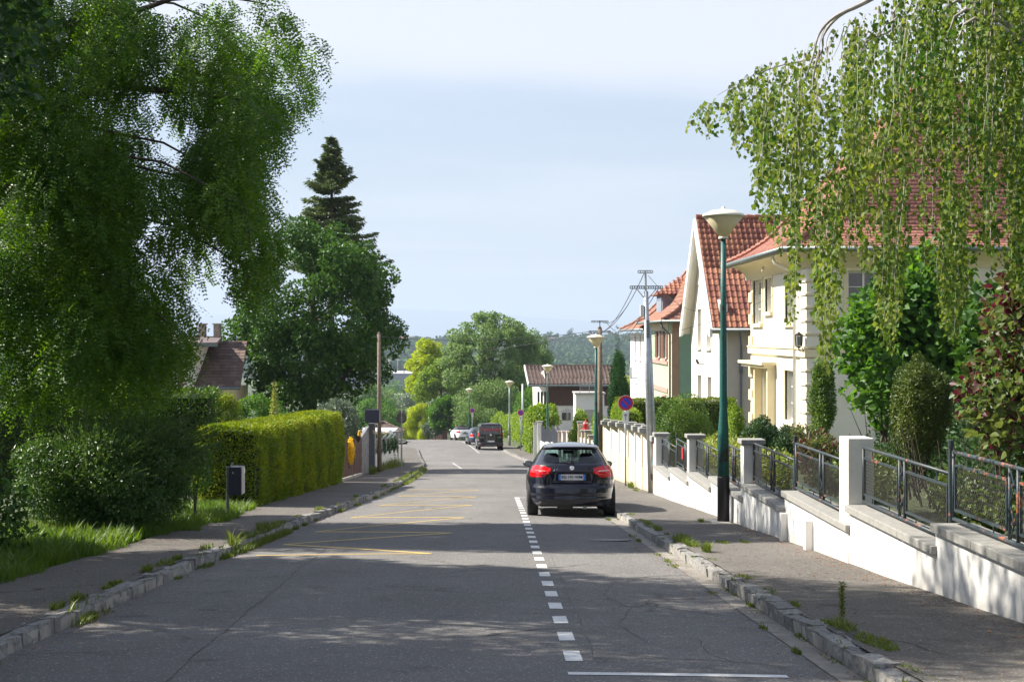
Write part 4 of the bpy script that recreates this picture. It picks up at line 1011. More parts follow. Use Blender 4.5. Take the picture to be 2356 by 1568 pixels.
# west dormer
d3 = MB().box(9.95, 12.6, 88.2, 91.4, 0.9, 2.35).build("dormer", mat("grey dormer cheek", (0.20, 0.19, 0.23), 0.8), h3)
MB().box(9.90, 9.95, 88.5, 91.1, 1.15, 2.15).build("pane", M['winglass'], d3)
V = [(9.55, 87.8, 2.32), (13.2, 87.8, 2.32), (13.2, 91.8, 2.32), (9.55, 91.8, 2.32), (11.2, 89.8, 3.35), (13.2, 89.8, 3.35)]
dr_ = MB().add(V, [(0, 1, 5, 4), (3, 4, 5, 2), (0, 4, 3), (0, 3, 2, 1), (1, 2, 5)]).build("dormer_roof", M['tile_orange'], d3)
rw = []
for i in range(6):
    t = i/6; rw.append(((9.55+1.65*t, 87.8+2*t, 2.34+1.03*t), (13.2, 87.8+2*t, 2.34+1.03*t), (0, 2, 1.03), 2.25/6))
tile_slope(rw, 0.26, 'pan', M['tile_orange'], dr_, 120)
# small skylight dormer on the south slope
sk = MB().prism([(10.9, 82.0, 1.75), (10.9, 81.6, 3.15), (10.9, 84.2, 3.35)], (1.3, 0, 0)).build("roof_light", M['cream_wall'], h3)
MB().prism([(10.88, 81.55, 3.17), (12.25, 81.55, 3.17), (12.25, 84.3, 3.40), (10.88, 84.3, 3.40)], (0, 0, 0.06)).build("sheet_roof", M['zinc'], sk)
MB().box(10.95, 12.15, 81.62, 81.66, 1.95, 3.1).build("pane", M['winglass'], sk)
ln = MB().box(9.25, 9.33, 81.2, 81.28, -3.3, -3.26).lathe([(0.02, 0.12), (0.10, 0.02), (0.07, -0.2), (0.02, -0.24)], 6, (9.25, 81.25, -3.45)).tube([(9.25, 81.25, -3.3), (9.55, 81.25, -3.2)], 0.015, 5).build("wall_lantern", M['plastic'], h3)

# ================================================================ HM: brown roofed house beyond
hm = empty("house", (0, 0, 0), "brown roofed house with dark timber cladding, white base and balcony", "house")
ym = 132.0
k = ym/3500
xa, xb = (1240-1130)*k, (1378-1130)*k
MB().box((1257-1130)*k, xb+1.0, ym, ym+8, -6.12, -4.3).build("timber_cladding", M['timber'], hm)
MB().box((1245-1130)*k, xb+1.0, ym+0.15, ym+8, -10.5, -6.121).build("wall", M['facade_pink'], hm)
gw = MB().prism([((1230-1130)*k, ym+1.5, -10.5), ((1257-1130)*k-0.01, ym-0.2, -10.5), ((1257-1130)*k-0.01, ym-0.2, -4.3), ((1252-1130)*k, ym+2, -3.1), ((1228-1130)*k, ym+4.0, -4.4)], (0.15, 1.2, 0)).build("gable_wall", M['facade2'], hm)
for i in range(3): MB().box((1236-1130)*k+i*0.28, (1236-1130)*k+i*0.28+0.2, ym-0.45-i*0.1, ym-0.30-i*0.1, -6.2, -4.9).build("window", M['winglass_dark'], hm)
zr0, zr1 = -4.25, -2.80; yR = ym+5
rf = slab([(xa-0.9, ym-0.9, zr0-0.1), (xb+1.6, ym-0.9, zr0-0.1), (xb+1.6, yR, zr1-0.03), (xa-1.1, yR, zr1-0.03)], 0.12, "roof", M['tile_brown'], hm)
rw = []; sll = sqrt((yR-ym+0.9)**2+(zr1-zr0)**2); nn = 17
for i in range(nn):
    t = i/nn; rw.append(((xa-0.9-0.2*t, ym-0.9+(yR-ym+0.9)*t, zr0+(zr1-zr0)*t), (xb+1.6, ym-0.9+(yR-ym+0.9)*t, zr0+(zr1-zr0)*t), (0, yR-ym+0.9, zr1-zr0), sll/nn))
tile_slope(rw, 0.33, 'pan', M['tile_brown'], rf, 300)
r0_ = MB().tube([(0, 0, 0.02), (0.36, 0, 0.0)], [0.12, 0.10], 6).build("ridge_tile", M['tile_brown'], rf); r0_.location = (xa-1.1, yR, zr1+0.02)
for i in range(1, 24): c = copy_tree(r0_, rf); c.location = (xa-1.1+i*0.33, yR, zr1+0.02)
MB().prism([(xa-1.0, ym-0.95, zr0-0.18), (xa-1.0, ym-0.95, zr0+0.05), (xa-1.2, yR, zr1+0.1), (xa-1.2, yR, zr1-0.15)], (0.1, 0, 0)).build("bargeboard", M['frame_white'], hm)
MB().tube([(xa-0.9, ym-1.0, zr0-0.12), (xb+1.6, ym-1.0, zr0-0.12)], 0.09, 8).build("eaves_gutter", M['zinc'], hm)
w = MB().box((1293-1130)*k, (1313-1130)*k, ym+0.08, ym+0.14, -7.4, -6.75).build("window", M['winglass_dark'], hm)
mb = MB(); 
for i in range(7): mb.tube([((1291+i*4-1130)*k, ym+0.05, -6.7), ((1293+i*4-1130)*k, ym+0.05, -6.7+0.12+0.08*(3-abs(i-3)))], 0.012, 4)
mb.build("ornament", M['plastic'], w)
bl = MB().box((1325-1130)*0.0355, (1379-1130)*0.0355+0.4, 124.2, 128, -9.8, -4.85).build("balcony_block", M['facade_pink'], hm)
MB().box(195*0.0355-0.1, 249*0.0355+0.5, 124.0, 128, -4.848, -4.72).build("balcony_slab", M['concrete'], bl)
MB().box(215*0.0355, 249*0.0355, 124.17, 124.2, -7.4, -6.1).build("garage_door", mat("beige shutter", (0.40, 0.38, 0.33), 0.8), bl)
mb = MB()
for z in (-4.45, -4.25, -4.05, -3.85): mb.box(204*0.0355, 249*0.0355, 124.3, 124.34, z, z+0.035)
for i in range(3): mb.box(204*0.0355+i*0.75, 204*0.0355+i*0.75+0.05, 124.3, 124.35, -4.72, -3.8)
mb.build("railing", M['zinc_light'], bl)

# ================================================================ left house with brown roof
hl = empty("house", (0, 0, 0), "pale house with brown tiled roof and chimneys half hidden by the drooping tree", "house")
kk = 60/3500
wall_holes(hl, 's', (300-1130)*kk, (446-1130)*kk, -5.4, -0.35, 60.0, 0.3, [((404-1130)*kk, (421-1130)*kk, -2.15, -1.0)], M['facade'])
MB().box((300-1130)*kk, (446-1130)*kk, 60.31, 68, -5.4, -0.4).build("body", M['facade'], hl)
window(hl, 's', (404-1130)*kk, (421-1130)*kk, -2.15, -1.0, 60.0, 0.1, glass='winglass_dark', mull=0)
MB().box((417-1130)*kk, (421.5-1130)*kk, 59.97, 60.0, -2.15, -1.0).build("shutter", M['brown_shutter'], hl)
MB().box((446-1130)*kk+0.01, (505-1130)*kk, 60.6, 67, -5.4, -2.2).build("annexe_wall", M['cream_wall'], hl)
ya, yb = 60.0, 63.6; za, zb = -2.08, -0.30; xl, xr = (446-1130)*kk, (552-1130)*kk
rf = slab([(xl, ya, za), (xr, ya, za), (xr-0.3, yb, zb), (xl, yb, zb)], 0.1, "roof", M['tile_brown'], hl)
rw = []; nn = 15; sll = sqrt((yb-ya)**2+(zb-za)**2)
for i in range(nn):
    t = i/nn; rw.append(((xl, ya+(yb-ya)*t, za+0.03+(zb-za)*t), (xr-0.3*t, ya+(yb-ya)*t, za+0.03+(zb-za)*t), (0, yb-ya, zb-za), sll/nn))
tile_slope(rw, 0.24, 'flat', M['tile_brown'], rf, 200)
MB().tube([(xl, ya-0.05, za-0.03), (xr, ya-0.05, za-0.03)], 0.06, 6).build("eaves_gutter", M['zinc'], hl)
slab([((290-1130)*kk, 59.6, -0.35), ((500-1130)*kk, 59.9, -0.30), ((470-1130)*kk, 64, -0.06), ((290-1130)*kk, 64, 0.02)], 0.12, "main_roof", M['far_dark'], hl)
MB().box((290-1130)*kk, (505-1130)*kk, 59.5, 59.62, -0.46, -0.33).build("fascia", M['zinc'], hl)
for cx_ in (462, 497):
    c = MB().box((cx_-8-1130)*0.018, (cx_+6-1130)*0.018, 63.2, 63.7, -0.3, 0.42).build("chimney", M['stone_brown'], hl); MB().box((cx_-10-1130)*0.018, (cx_+8-1130)*0.018, 63.15, 63.75, 0.421, 0.48).build("cap", M['concrete'], c)
# ================================================================ right hand street wall, pillars, coping, railings
WX = 4.12
bw = empty("garden_wall", (0, 0, 0), "long white garden wall with stepped grey coping beside the right pavement", "wall")
steps = [(7.0, 10.5, -1.53), (10.5, 14.1, -1.74), (14.1, 17.5, -1.95), (17.5, 21.35, -2.18), (21.35, 24.85, -2.42), (24.85, 28.5, -2.64), (28.5, 31.7, -2.84), (31.7, 35.0, -3.04), (35.0, 38.3, -3.25)]
for i, (a, b, z) in enumerate(steps):
    n = 4; V = []; 
    mb = MB()
    for j in range(n):
        y0 = a+(b-a)*j/n; y1 = a+(b-a)*(j+1)/n
        mb.hexa([(WX, y0, ZR(y0)-0.2), (WX+0.30, y0, ZR(y0)-0.2), (WX+0.30, y1, ZR(y1)-0.2), (WX, y1, ZR(y1)-0.2), (WX, y0, z-0.085), (WX+0.30, y0, z-0.085), (WX+0.30, y1, z-0.085), (WX, y1, z-0.085)])
    bm_ = mb.build("wall_section", M['wall_white'], bw)
    me = bm_.data
    ncop = 3; y = a + 0.005
    for j in range(ncop):
        y0 = a+0.02+(b-a-0.02)*j/ncop+ (0.003 if j else 0); y1 = a+0.02+(b-a-0.02)*(j+1)/ncop-0.003
        if j == 0: y0 = a-0.045
        cs = MB().box(WX-0.055, WX+0.355, y0, y1, z-0.082, z).build("coping_stone", M['coping'], bw, bev=0.008)
pillars = [(10.35, 0.42, -0.98, False), (17.5, 0.45, -1.19, False), (24.75, 0.30, -1.70, True), (31.6, 0.30, -2.07, True), (37.95, 0.35, -2.45, True)]
for (y, d, zt, cap) in pillars:
    p = MB().box(WX-0.012, WX+0.285, y, y+d, ZR(y)-0.1, zt-(0.08 if cap else 0)).build("pillar", M['wall_white'], bw, bev=0.008)
    if cap: MB().box(WX-0.06, WX+0.34, y-0.06, y+d+0.06, zt-0.078, zt).build("cap", M['coping'], p, bev=0.01)
MB().box(WX-0.10, WX-0.002, 19.45, 19.60, ZR(19.5)+0.10, ZR(19.5)+0.50).build("meter_box", M['frame_white'], bw, bev=0.008)
MB().box(WX-0.09, WX-0.002, 21.15, 21.29, -2.92, -2.48).build("meter_box", M['frame_white'], bw, bev=0.006)

def wire_panel(y0, y1, z0, z1, x, pitch, parent):
    V = []; F = []; r = 0.0030
    def seg(a, b):
        a = np.array(a); b = np.array(b); d = (b-a)/np.linalg.norm(b-a); s = np.cross(d, [1, 0, 0]); k = len(V)
        ox = np.array([r, 0, 0])
        for p in (a, b):
            V.extend([p+s*r, p+ox, p-s*r])
        F.extend([(k, k+1, k+4, k+3), (k+1, k+2, k+5, k+4), (k+2, k, k+3, k+5)])
    H = z1-z0; W = y1-y0
    # diamonds: wires run diagonally both ways
    sl_ = 1.35
    t = -H/sl_
    while t < W:
        for sg in (1, -1):
            pts = []
            a, b = t, t+H/sl_
            lo, hi = max(a, 0), min(b, W)
            if hi-lo > 0.004:
                za, zb_ = (lo-a)*sl_, (hi-a)*sl_
                if sg < 0: za, zb_ = H-za, H-zb_
                seg((x+0.003*sg, y0+lo, z0+za), (x+0.003*sg, y0+hi, z0+zb_))
        t += pitch
    np_obj("wire_mesh", V, F, M['mesh_wire'], parent)
def railing(y0, y1, z, label, m, x=4.27, pitch=0.052, h=0.66):
    r = empty("railing", (0, 0, 0), label, "railing", "iron and wire mesh railings on the white wall")
    zb, zt = z+0.045, z+h
    MB().tube([(x, y0, zt), (x, y1, zt)], 0.019, 8).build("top_rail", m, r, smooth=True)
    MB().tube([(x, y0, zb), (x, y1, zb)], 0.019, 8).build("bottom_rail", m, r, smooth=True)
    ym_ = (y0+y1)/2
    for yy in (y0, ym_-0.10, ym_+0.10, y1):
        MB().tube([(x, yy, zb), (x, yy, zt)], 0.017, 8).build("post", m, r, smooth=True)
    mb = MB(); hh = zt-zb
    for k in range(2):
        a, b = zb+0.02+k*hh/2, zb+hh/2-0.02+k*hh/2
        mb.tube([(x, ym_-0.09, a), (x, ym_+0.09, b)], 0.006, 5).tube([(x, ym_-0.09, b), (x, ym_+0.09, a)], 0.006, 5).tube([(x-0.02, ym_, (a+b)/2), (x+0.02, ym_, (a+b)/2)], 0.018, 8)
    mb.build("cross_brace", m, r)
    for (a, b) in ((y0+0.05, ym_-0.15), (ym_+0.15, y1-0.05)):
        fr = MB(); c0, c1 = zb+0.075, zt-0.105
        fr.box(x-0.012, x+0.012, a, b, c1-0.022, c1).box(x-0.012, x+0.012, a, b, c0, c0+0.022).box(x-0.012, x+0.012, a, a+0.02, c0+0.022, c1-0.022).box(x-0.012, x+0.012, b-0.02, b, c0+0.022, c1-0.022)
        for yy in (a+(b-a)*0.25, a+(b-a)*0.75): fr.tube([(x, yy, zb), (x, yy, c0)], 0.007, 5).tube([(x, yy, c1), (x, yy, zt)], 0.007, 5)
        f = fr.build("mesh_frame", m, r)
        wire_panel(a+0.02, b-0.02, c0+0.022, c1-0.022, x, pitch, f)
    return r
labs = ["iron mesh railing at the frame edge, nearest to the camera", "rusty iron mesh railing over the highest visible wall step", "iron mesh railing right of the capless white pillar", "iron mesh railing between lower wall step and capless white pillar",
        "iron mesh railing starting at the capped pillar beside the green lamppost", "iron mesh railing directly behind the green lamppost", "iron mesh railing near side of the second capped pillar", "iron mesh railing with red tag, far side of second capped pillar", "farthest iron mesh railing, beside the double capped cream pillar"]
for i, (a, b, z) in enumerate(steps):
    y0 = a+0.06; y1 = b-0.06
    for (py, d, zt, cap) in pillars:
        if abs(py-a) < 0.6: y0 = max(y0, py+d+0.03)
        if abs(py-b) < 0.6: y1 = min(y1, py-0.03)
    railing(y0, y1, z, labs[i], M['iron_rusty'] if i in (1,) else M['iron'], pitch=0.052 if i < 5 else 0.065)
# taller pipe posts at the steps between pillars
for y, z, lab in ((14.13, -1.74, "tall dark pipe post at the wall step near the purple bush"), (21.36, -2.18, "tall dark pipe post between the capless and the capped pillar"), (28.5, -2.64, "tall dark pipe post hidden partly by the lamppost"), (35.0, -3.04, "farthest tall dark pipe post on the white wall")):
    o = MB().tube([(4.27, y, z-0.02), (4.27, y, z+0.70)], 0.022, 10).lathe([(0.03, 0.70), (0.03, 0.76), (0.02, 0.765)], 10, (4.27, y, z)).build("fence_post", M['iron'], None, smooth=False, label=lab, cat="post", group="tall posts of the railing")
MB().box(4.235, 4.25, 33.6, 33.85, -2.75, -2.5).build("red_tag", M['sign_red'], None, label="small red tag hanging on the mesh railing before the far pillar", cat="tag")

# ================================================================ cream wall with capped pillars and white panels
cw = empty("garden_wall", (0, 0, 0), "cream street wall with stone capped pillars and white slatted infill panels", "wall")
CX = 4.15
pil = [(38.7, -2.52), (41.9, -2.50), (43.9, -2.57), (46.2, -2.65), (49.5, -2.80), (52.8, -2.97), (56.2, -3.12)]
for i, (y, z) in enumerate(pil):
    p = MB().box(CX, CX+0.30, y, y+0.32, ZR(y)-0.1, z-0.20).build("pillar", M['cream_wall'], cw, bev=0.01)
    c = MB().box(CX-0.08, CX+0.38, y-0.08, y+0.40, z-0.199, z-0.06).build("cap", M['coping'], p, bev=0.012)
    MB().box(CX, CX+0.30, y, y+0.32, z-0.058, z).build("cap_top", M['coping'], c, bev=0.02)
for i in range(len(pil)-1):
    y0, y1 = pil[i][0]+0.322, pil[i+1][0]-0.002; zc = (pil[i][1]+pil[i+1][1])/2-1.12
    MB().hexa([(CX+0.02, y0, ZR(y0)-0.1), (CX+0.28, y0, ZR(y0)-0.1), (CX+0.28, y1, ZR(y1)-0.1), (CX+0.02, y1, ZR(y1)-0.1), (CX+0.02, y0, zc), (CX+0.28, y0, zc), (CX+0.28, y1, zc), (CX+0.02, y1, zc)]).build("low_wall", M['cream_wall'], cw)
    pn = MB().box(CX+0.06, CX+0.08, y0+0.01, y1-0.01, zc+0.03, zc+0.08).box(CX+0.06, CX+0.08, y0+0.01, y1-0.01, zc+0.62, zc+0.66).build("panel", M['frame_white'], cw)
    nb = int((y1-y0)/0.105); me = None
    for j in range(nb):
        ya = y0+0.01+j*(y1-y0-0.02)/nb; t = j/nb; zt = pil[i][1]-0.30 + (pil[i+1][1]-pil[i][1])*t - 0.16*(1-t)
        MB().box(CX+0.035, CX+0.058, ya, ya+0.095, zc+0.02, zt).build("slat", M['frame_white'], pn)
MB().tube([(CX-0.05, 45.1, -3.25), (CX-0.05, 44.8, -3.22)], 0.015, 6).build("handle", M['plastic'], cw)
MB().box(CX-0.05, CX, 39.0, 39.1, -3.72, -3.58).build("door_bell", M['plastic'], cw)

# further walls and gates on the right
sw = empty("garden_wall", (0, 0, 0), "sandstone block pillars with white boards between them, below the wood pole", "wall")
for i, (y, h) in enumerate(((60.5, 1.35), (63.5, 1.5), (66.0, 1.65), (68.6, 1.75), (71.4, 2.0))):
    z0 = zpave(y); p = MB().box(4.11, 4.14, y+0.1, y+0.3, z0, z0+0.1).build("pillar", M['sandstone'], sw)
    nb = int(h/0.2)
    for j in range(nb): MB().box(4.08, 4.42, y, y+0.36, z0+j*0.2+0.004, z0+(j+1)*0.2-0.006).build("block", M['sandstone'], p)
    MB().box(4.04, 4.46, y-0.04, y+0.40, z0+nb*0.2, z0+nb*0.2+0.07).build("cap", M['coping'], p, bev=0.01)
    if i < 4:
        y1 = ((60.5, 63.5, 66.0, 68.6, 71.4)[i+1]); zb = zpave(y1)
        for j in range(14):
            ya = y+0.38+j*(y1-y-0.4)/14
            MB().box(4.16, 4.19, ya, ya+0.12, zb+0.1, zb+1.0+h*0.2).build("board", M['frame_white'], sw)
fg = empty("garden_figure", (4.27, 68.7, zpave(68.7)+1.55), "small red and white garden figure standing on a stone pillar by the ivy", "figurine")
MB().lathe([(0.02, 0.0), (0.16, 0.02), (0.13, 0.18), (0.10, 0.30), (0.13, 0.36), (0.10, 0.42), (0.03, 0.55), (0.005, 0.6)], 12).build("body", M['red_fig'], fg, smooth=True)
MB().tube([(-0.1, 0, 0.32), (-0.24, 0, 0.40)], 0.04, 6).tube([(0.1, 0, 0.32), (0.22, 0, 0.42)], 0.04, 6).lathe([(0.165, -0.01), (0.165, 0.05)], 12).lathe([(0.115, 0.42), (0.115, 0.46)], 12).build("fur_trim", M['sign_white'], fg)
gw_ = empty("garden_gate", (0, 0, 0), "white board gate between brown stone pillars, left of the ivy", "gate")
for i, y in enumerate((77.0, 79.6, 82.2, 84.6)):
    x = PR(y)+0.05; z0 = zpave(y)
    p = MB().box(x, x+0.35, y, y+0.35, z0, z0+1.5).build("pillar", M['stone_brown'], gw_); MB().box(x-0.05, x+0.4, y-0.05, y+0.4, z0+1.5, z0+1.58).build("cap", M['stone_brown'], p)
    if i < 3:
        y1 = y+2.5
        for j in range(16):
            ya = y+0.36+j*(y1-y-0.3)/16; xx = PR(ya)+0.2; t = j/16
            MB().box(xx, xx+0.03, ya, ya+0.12, zpave(ya)+0.05, zpave(y)+1.5-0.38*(1-t)).build("board", M['frame_white'], gw_)
mg = empty("garden_gate", (0, 0, 0), "anthracite panel fence and gate between white capped pillars behind the second lamppost", "gate")
for i, y in enumerate((94.0, 96.4)):
    x = PR(y)+0.0; z0 = zpave(y)
    p = MB().box(x, x+0.3, y, y+0.3, z0-0.1, z0+2.05-0.1*i).build("pillar", M['wall_white'], mg); MB().box(x-0.05, x+0.35, y-0.05, y+0.35, z0+2.05-0.1*i, z0+2.12-0.1*i).build("cap", M['concrete'], p)
for k, (ya, yb_) in enumerate(((84.95, 87.2), (87.3, 89.4), (89.5, 91.6), (91.7, 93.9))):
    x0, x1 = PR(ya)+0.15, PR(yb_)+0.15; z0 = zpave(yb_)
    MB().hexa([(x0, ya, z0-0.2), (x0+0.2, ya, z0-0.2), (x1+0.2, yb_, z0-0.2), (x1, yb_, z0-0.2), (x0, ya, z0+0.8+0.1), (x0+0.2, ya, z0+0.9), (x1+0.2, yb_, z0+0.9), (x1, yb_, z0+0.9)]).build("low_wall", M['wall_white'], mg)
    nb = 14
    pn = MB().hexa([(x0+0.1, ya, z0+1.0), (x0+0.12, ya, z0+1.0), (x1+0.12, yb_, z0+1.0), (x1+0.1, yb_, z0+1.0), (x0+0.1, ya, z0+1.05), (x0+0.12, ya, z0+1.05), (x1+0.12, yb_, z0+1.05), (x1+0.1, yb_, z0+1.05)]).build("panel", M['grey_panel'], mg)
    for j in range(nb):
        t = j/nb; yy = ya+(yb_-ya)*t; xx = x0+(x1-x0)*t
        MB().box(xx+0.06, xx+0.09, yy, yy+0.13, z0+0.92, z0+1.65+0.3*t).build("slat", M['grey_panel'], pn)
for j in range(8): MB().box(PR(97+j*.3)+0.1, PR(97+j*.3)+0.14, 96.75+j*0.3, 96.98+j*0.3, zpave(98), zpave(98)+1.75).build("gate_board", M['grey_panel'], mg)

# ================================================================ street lamps
def lamppost(loc, label, green=True, h=5.35):
    r = empty("street_lamp", loc, label, "street lamp", "conical street lamps along the road")
    mp = M['lamp_green'] if green else M['lamp_grey']
    MB().lathe([(0.105, 0.0), (0.105, 0.75), (0.10, 0.78)], 18).build("base", M['lamp_black'] if green else mp, r, smooth=True)
    MB().lathe([(0.098, 0.78), (0.088, 1.6), (0.066, 1.9), (0.052, 3.6), (0.045, h-0.52)], 18).build("post", mp, r, smooth=True)
    MB().lathe([(0.085, h-0.52), (0.09, h-0.50), (0.075, h-0.48)], 18).build("collar", M['lamp_shade'], r)
    b = MB().lathe([(0.075, h-0.48), (0.13, h-0.40), (0.345, h-0.135)], 28).build("bowl", M['lamp_bowl'], r, smooth=True)
    MB().lathe([(0.355, h-0.14), (0.36, h-0.12), (0.34, h-0.095), (0.20, h-0.035), (0.05, h-0.012), (0.035, h+0.0), (0.03, h+0.03), (0.004, h+0.035)], 28).build("cap", M['lamp_shade'], r, smooth=True)
    return r
lamppost((3.97, 26.0, zpave(26)), "tall green lamppost with conical shade in front of the white wall, nearest to the camera")
MB().box(3.74, 4.06, 25.65, 26.3, 0, 0.012).build("lamp_footing", M['concrete'], None, label="flat concrete footing at the foot of the nearest green lamppost", cat="footing").location = (0, 0, zpave(26)+0.004)
lamppost((4.02, 58.3, zpave(58.3)), "second green lamppost beside the wood utility pole")
lamppost((3.45, 93.0, zpave(93)), "third green lamppost by the anthracite fence", h=5.6)
lamppost((1.46, 121.5, zpave(121.5)), "slim grey lamppost in the green bushes behind the van", green=False, h=5.2)
lamppost((-2.15, 150, ZR(150)+0.1), "farthest green lamppost above the white convertible", h=5.0)

# ================================================================ poles
def crossarm(x, y, z, w, m, parent, ang=0.0):
    mb = MB(); n = int(w/0.06); dx = cos(ang); dy = sin(ang)
    for s_ in (-0.03, 0.03): mb.hexa([(x-dx*w/2, y-dy*w/2-0.01, z+s_-0.012), (x+dx*w/2, y+dy*w/2-0.01, z+s_-0.012), (x+dx*w/2, y+dy*w/2+0.01, z+s_-0.012), (x-dx*w/2, y-dy*w/2+0.01, z+s_-0.012), (x-dx*w/2, y-dy*w/2-0.01, z+s_+0.012), (x+dx*w/2, y+dy*w/2-0.01, z+s_+0.012), (x+dx*w/2, y+dy*w/2+0.01, z+s_+0.012), (x-dx*w/2, y-dy*w/2+0.01, z+s_+0.012)])
    for i in range(n+1):
        t = -w/2+w*i/n; mb.box(x+dx*t-0.012, x+dx*t+0.012, y+dy*t-0.009, y+dy*t+0.009, z-0.02, z+0.02)
    return mb.build("crossarm", m, parent)
P1 = empty("utility_pole", (4.13, 39.2, zpave(39.2)), "galvanised steel twin utility pole with two perforated crossarms, leaning slightly", "utility pole")
MB().tube([(0.0, 0, 0), (-0.09, 0, 2.9), (-0.14, 0, 5.2)], [0.085, 0.075, 0.06], 12).build("main_tube", M['zinc_light'], P1, smooth=True)
MB().tube([(0.13, 0.02, 0), (0.03, 0.03, 2.3), (-0.05, 0.03, 4.3)], [0.055, 0.05, 0.045], 10).build("brace_tube", M['zinc_light'], P1, smooth=True)
MB().tube([(-0.14, 0, 5.1), (-0.155, 0, 5.72)], 0.028, 8).build("top_tube", M['zinc_light'], P1)
MB().tube([(0.09, -0.07, 0), (0.05, -0.06, 1.6)], 0.018, 6).build("conduit", M['pipe_white'], P1)
crossarm(-0.13, 0.0, 5.30, 0.84, M['zinc'], P1, 0.0); crossarm(-0.155, 0, 5.70, 0.38, M['zinc_light'], P1)
MB().tube([(-0.13, 0, 4.95), (-0.36, 0, 5.24)], 0.012, 5).tube([(-0.13, 0, 4.95), (0.12, 0, 5.26)], 0.012, 5).build("stay", M['zinc'], P1)
MB().box(-0.29, -0.20, -0.05, 0.05, 4.55, 4.85).build("junction_box", M['sign_white'], P1, bev=0.01)
MB().box(-0.14, -0.06, -0.09, -0.06, 4.0, 4.45).build("bracket", M['zinc'], P1)
MB().tube([(0.02, -0.09, 1.02), (0.15, -0.06, 0.98), (0.20, -0.03, 0.86)], 0.008, 4).tube([(0.04, -0.09, 1.0), (0.01, -0.09, 0.75)], 0.006, 4).build("blue_string", M['blue_string'], P1)
P2 = empty("utility_pole", (4.28, 59.5, zpave(59.5)), "weathered wood utility pole with crossarm beside the second green lamppost", "utility pole")
MB().tube([(0, 0, 0), (-0.03, 0, 5.65)], [0.11, 0.085], 12).lathe([(0.09, 5.65), (0.02, 5.75)], 10, (-0.03, 0, 0)).build("post", M['wood_pole'], P2, smooth=True)
MB().tube([(-0.03, 0, 5.7), (-0.03, 0, 5.94)], 0.02, 6).build("top_rod", M['zinc'], P2)
crossarm(-0.03, 0, 5.52, 0.86, M['wire'], P2, 0.0); crossarm(-0.03, 0, 5.92, 0.66, M['zinc'], P2)
MB().box(-0.17, -0.11, -0.1, -0.02, 1.9, 2.4).build("cable_box", M['sign_white'], P2)
P3 = empty("utility_pole", (-4.50, 61.3, zpave(61.3)), "plain wood pole on the left pavement in front of the round maple", "utility pole")
MB().tube([(0, 0, -0.1), (-0.02, 0, 5.55)], [0.095, 0.07], 12).lathe([(0.075, 5.55), (0.02, 5.63)], 10, (-0.02, 0, 0)).build("post", M['wood_pole'], P3, smooth=True)
MB().box(-0.28, 0.20, -0.02, 0.02, 5.42, 5.46).build("bracket", M['zinc'], P3)
P4 = MB().tube([(0, 0, 0), (0, 0, 5.1)], [0.10, 0.085], 10).build("utility_pole", M['lamp_grey'], None, smooth=True, label="plain grey concrete pole rising from the bushes beyond the third lamppost", cat="utility pole"); P4.location = (2.35, 113, zpave(113)-0.3)

# ================================================================ wires
def wire(a, b, sag, label, r=0.010, group="overhead cables"):
    a = Vector(a); b = Vector(b); pts = []
    for i in range(15):
        t = i/14; p = a.lerp(b, t); p.z -= sag*4*t*(1-t); pts.append(p)
    return MB().tube(pts, r, 5).build("overhead_cable", M['wire'], None, label=label, cat="cable", group=group)
A = lambda dx, dz: (4.13-0.13+dx, 39.2, zpave(39.2)+dz)
B = lambda dx, dz: (4.25+dx, 59.5, zpave(59.5)+dz)
C3 = (-4.52, 61.3, zpave(61.3)+5.45)
wire(A(-0.36, 5.25), B(-0.35, 5.53), 0.45, "sagging cable from the outer left crossarm end to the wood pole")
wire(A(-0.25, 5.25), B(-0.15, 5.53), 0.35, "sagging cable from the left crossarm to the wood pole crossarm")
wire(A(0.30, 5.25), B(0.3, 5.53), 0.45, "sagging cable from the right crossarm end to the wood pole")
wire(A(-0.06, 5.66), B(0.1, 5.9), 0.45, "cable from the top bracket of the steel pole to the wood pole top")
wire(A(-0.10, 4.6), B(0.1, 4.6), 0.25, "thin lower cable from the white junction box to the wood pole")
wire(B(-0.35, 5.53), C3, 0.25, "long cable crossing the street to the left wood pole")
wire(B(-0.30, 5.48), (-7.5, 75, -1.2), 0.3, "lower long cable crossing the street into the left trees")
wire(A(0.05, 5.60), (9.30, 63.5, 1.2), 0.5, "cable from the steel pole to the white gabled house", r=0.007)
wire(A(0.0, 4.0), (9.5, 47.2, 1.6), 0.2, "thin cable from the steel pole to the cream house", r=0.006)
wire(B(0.35, 5.53), (9.55, 84, 0.4), 0.4, "cable from the wood pole to the green house", r=0.012)
wire(B(0.25, 5.88), (9.7, 97, -0.2), 0.4, "cable from the wood pole to the white wing of the green house", r=0.01)

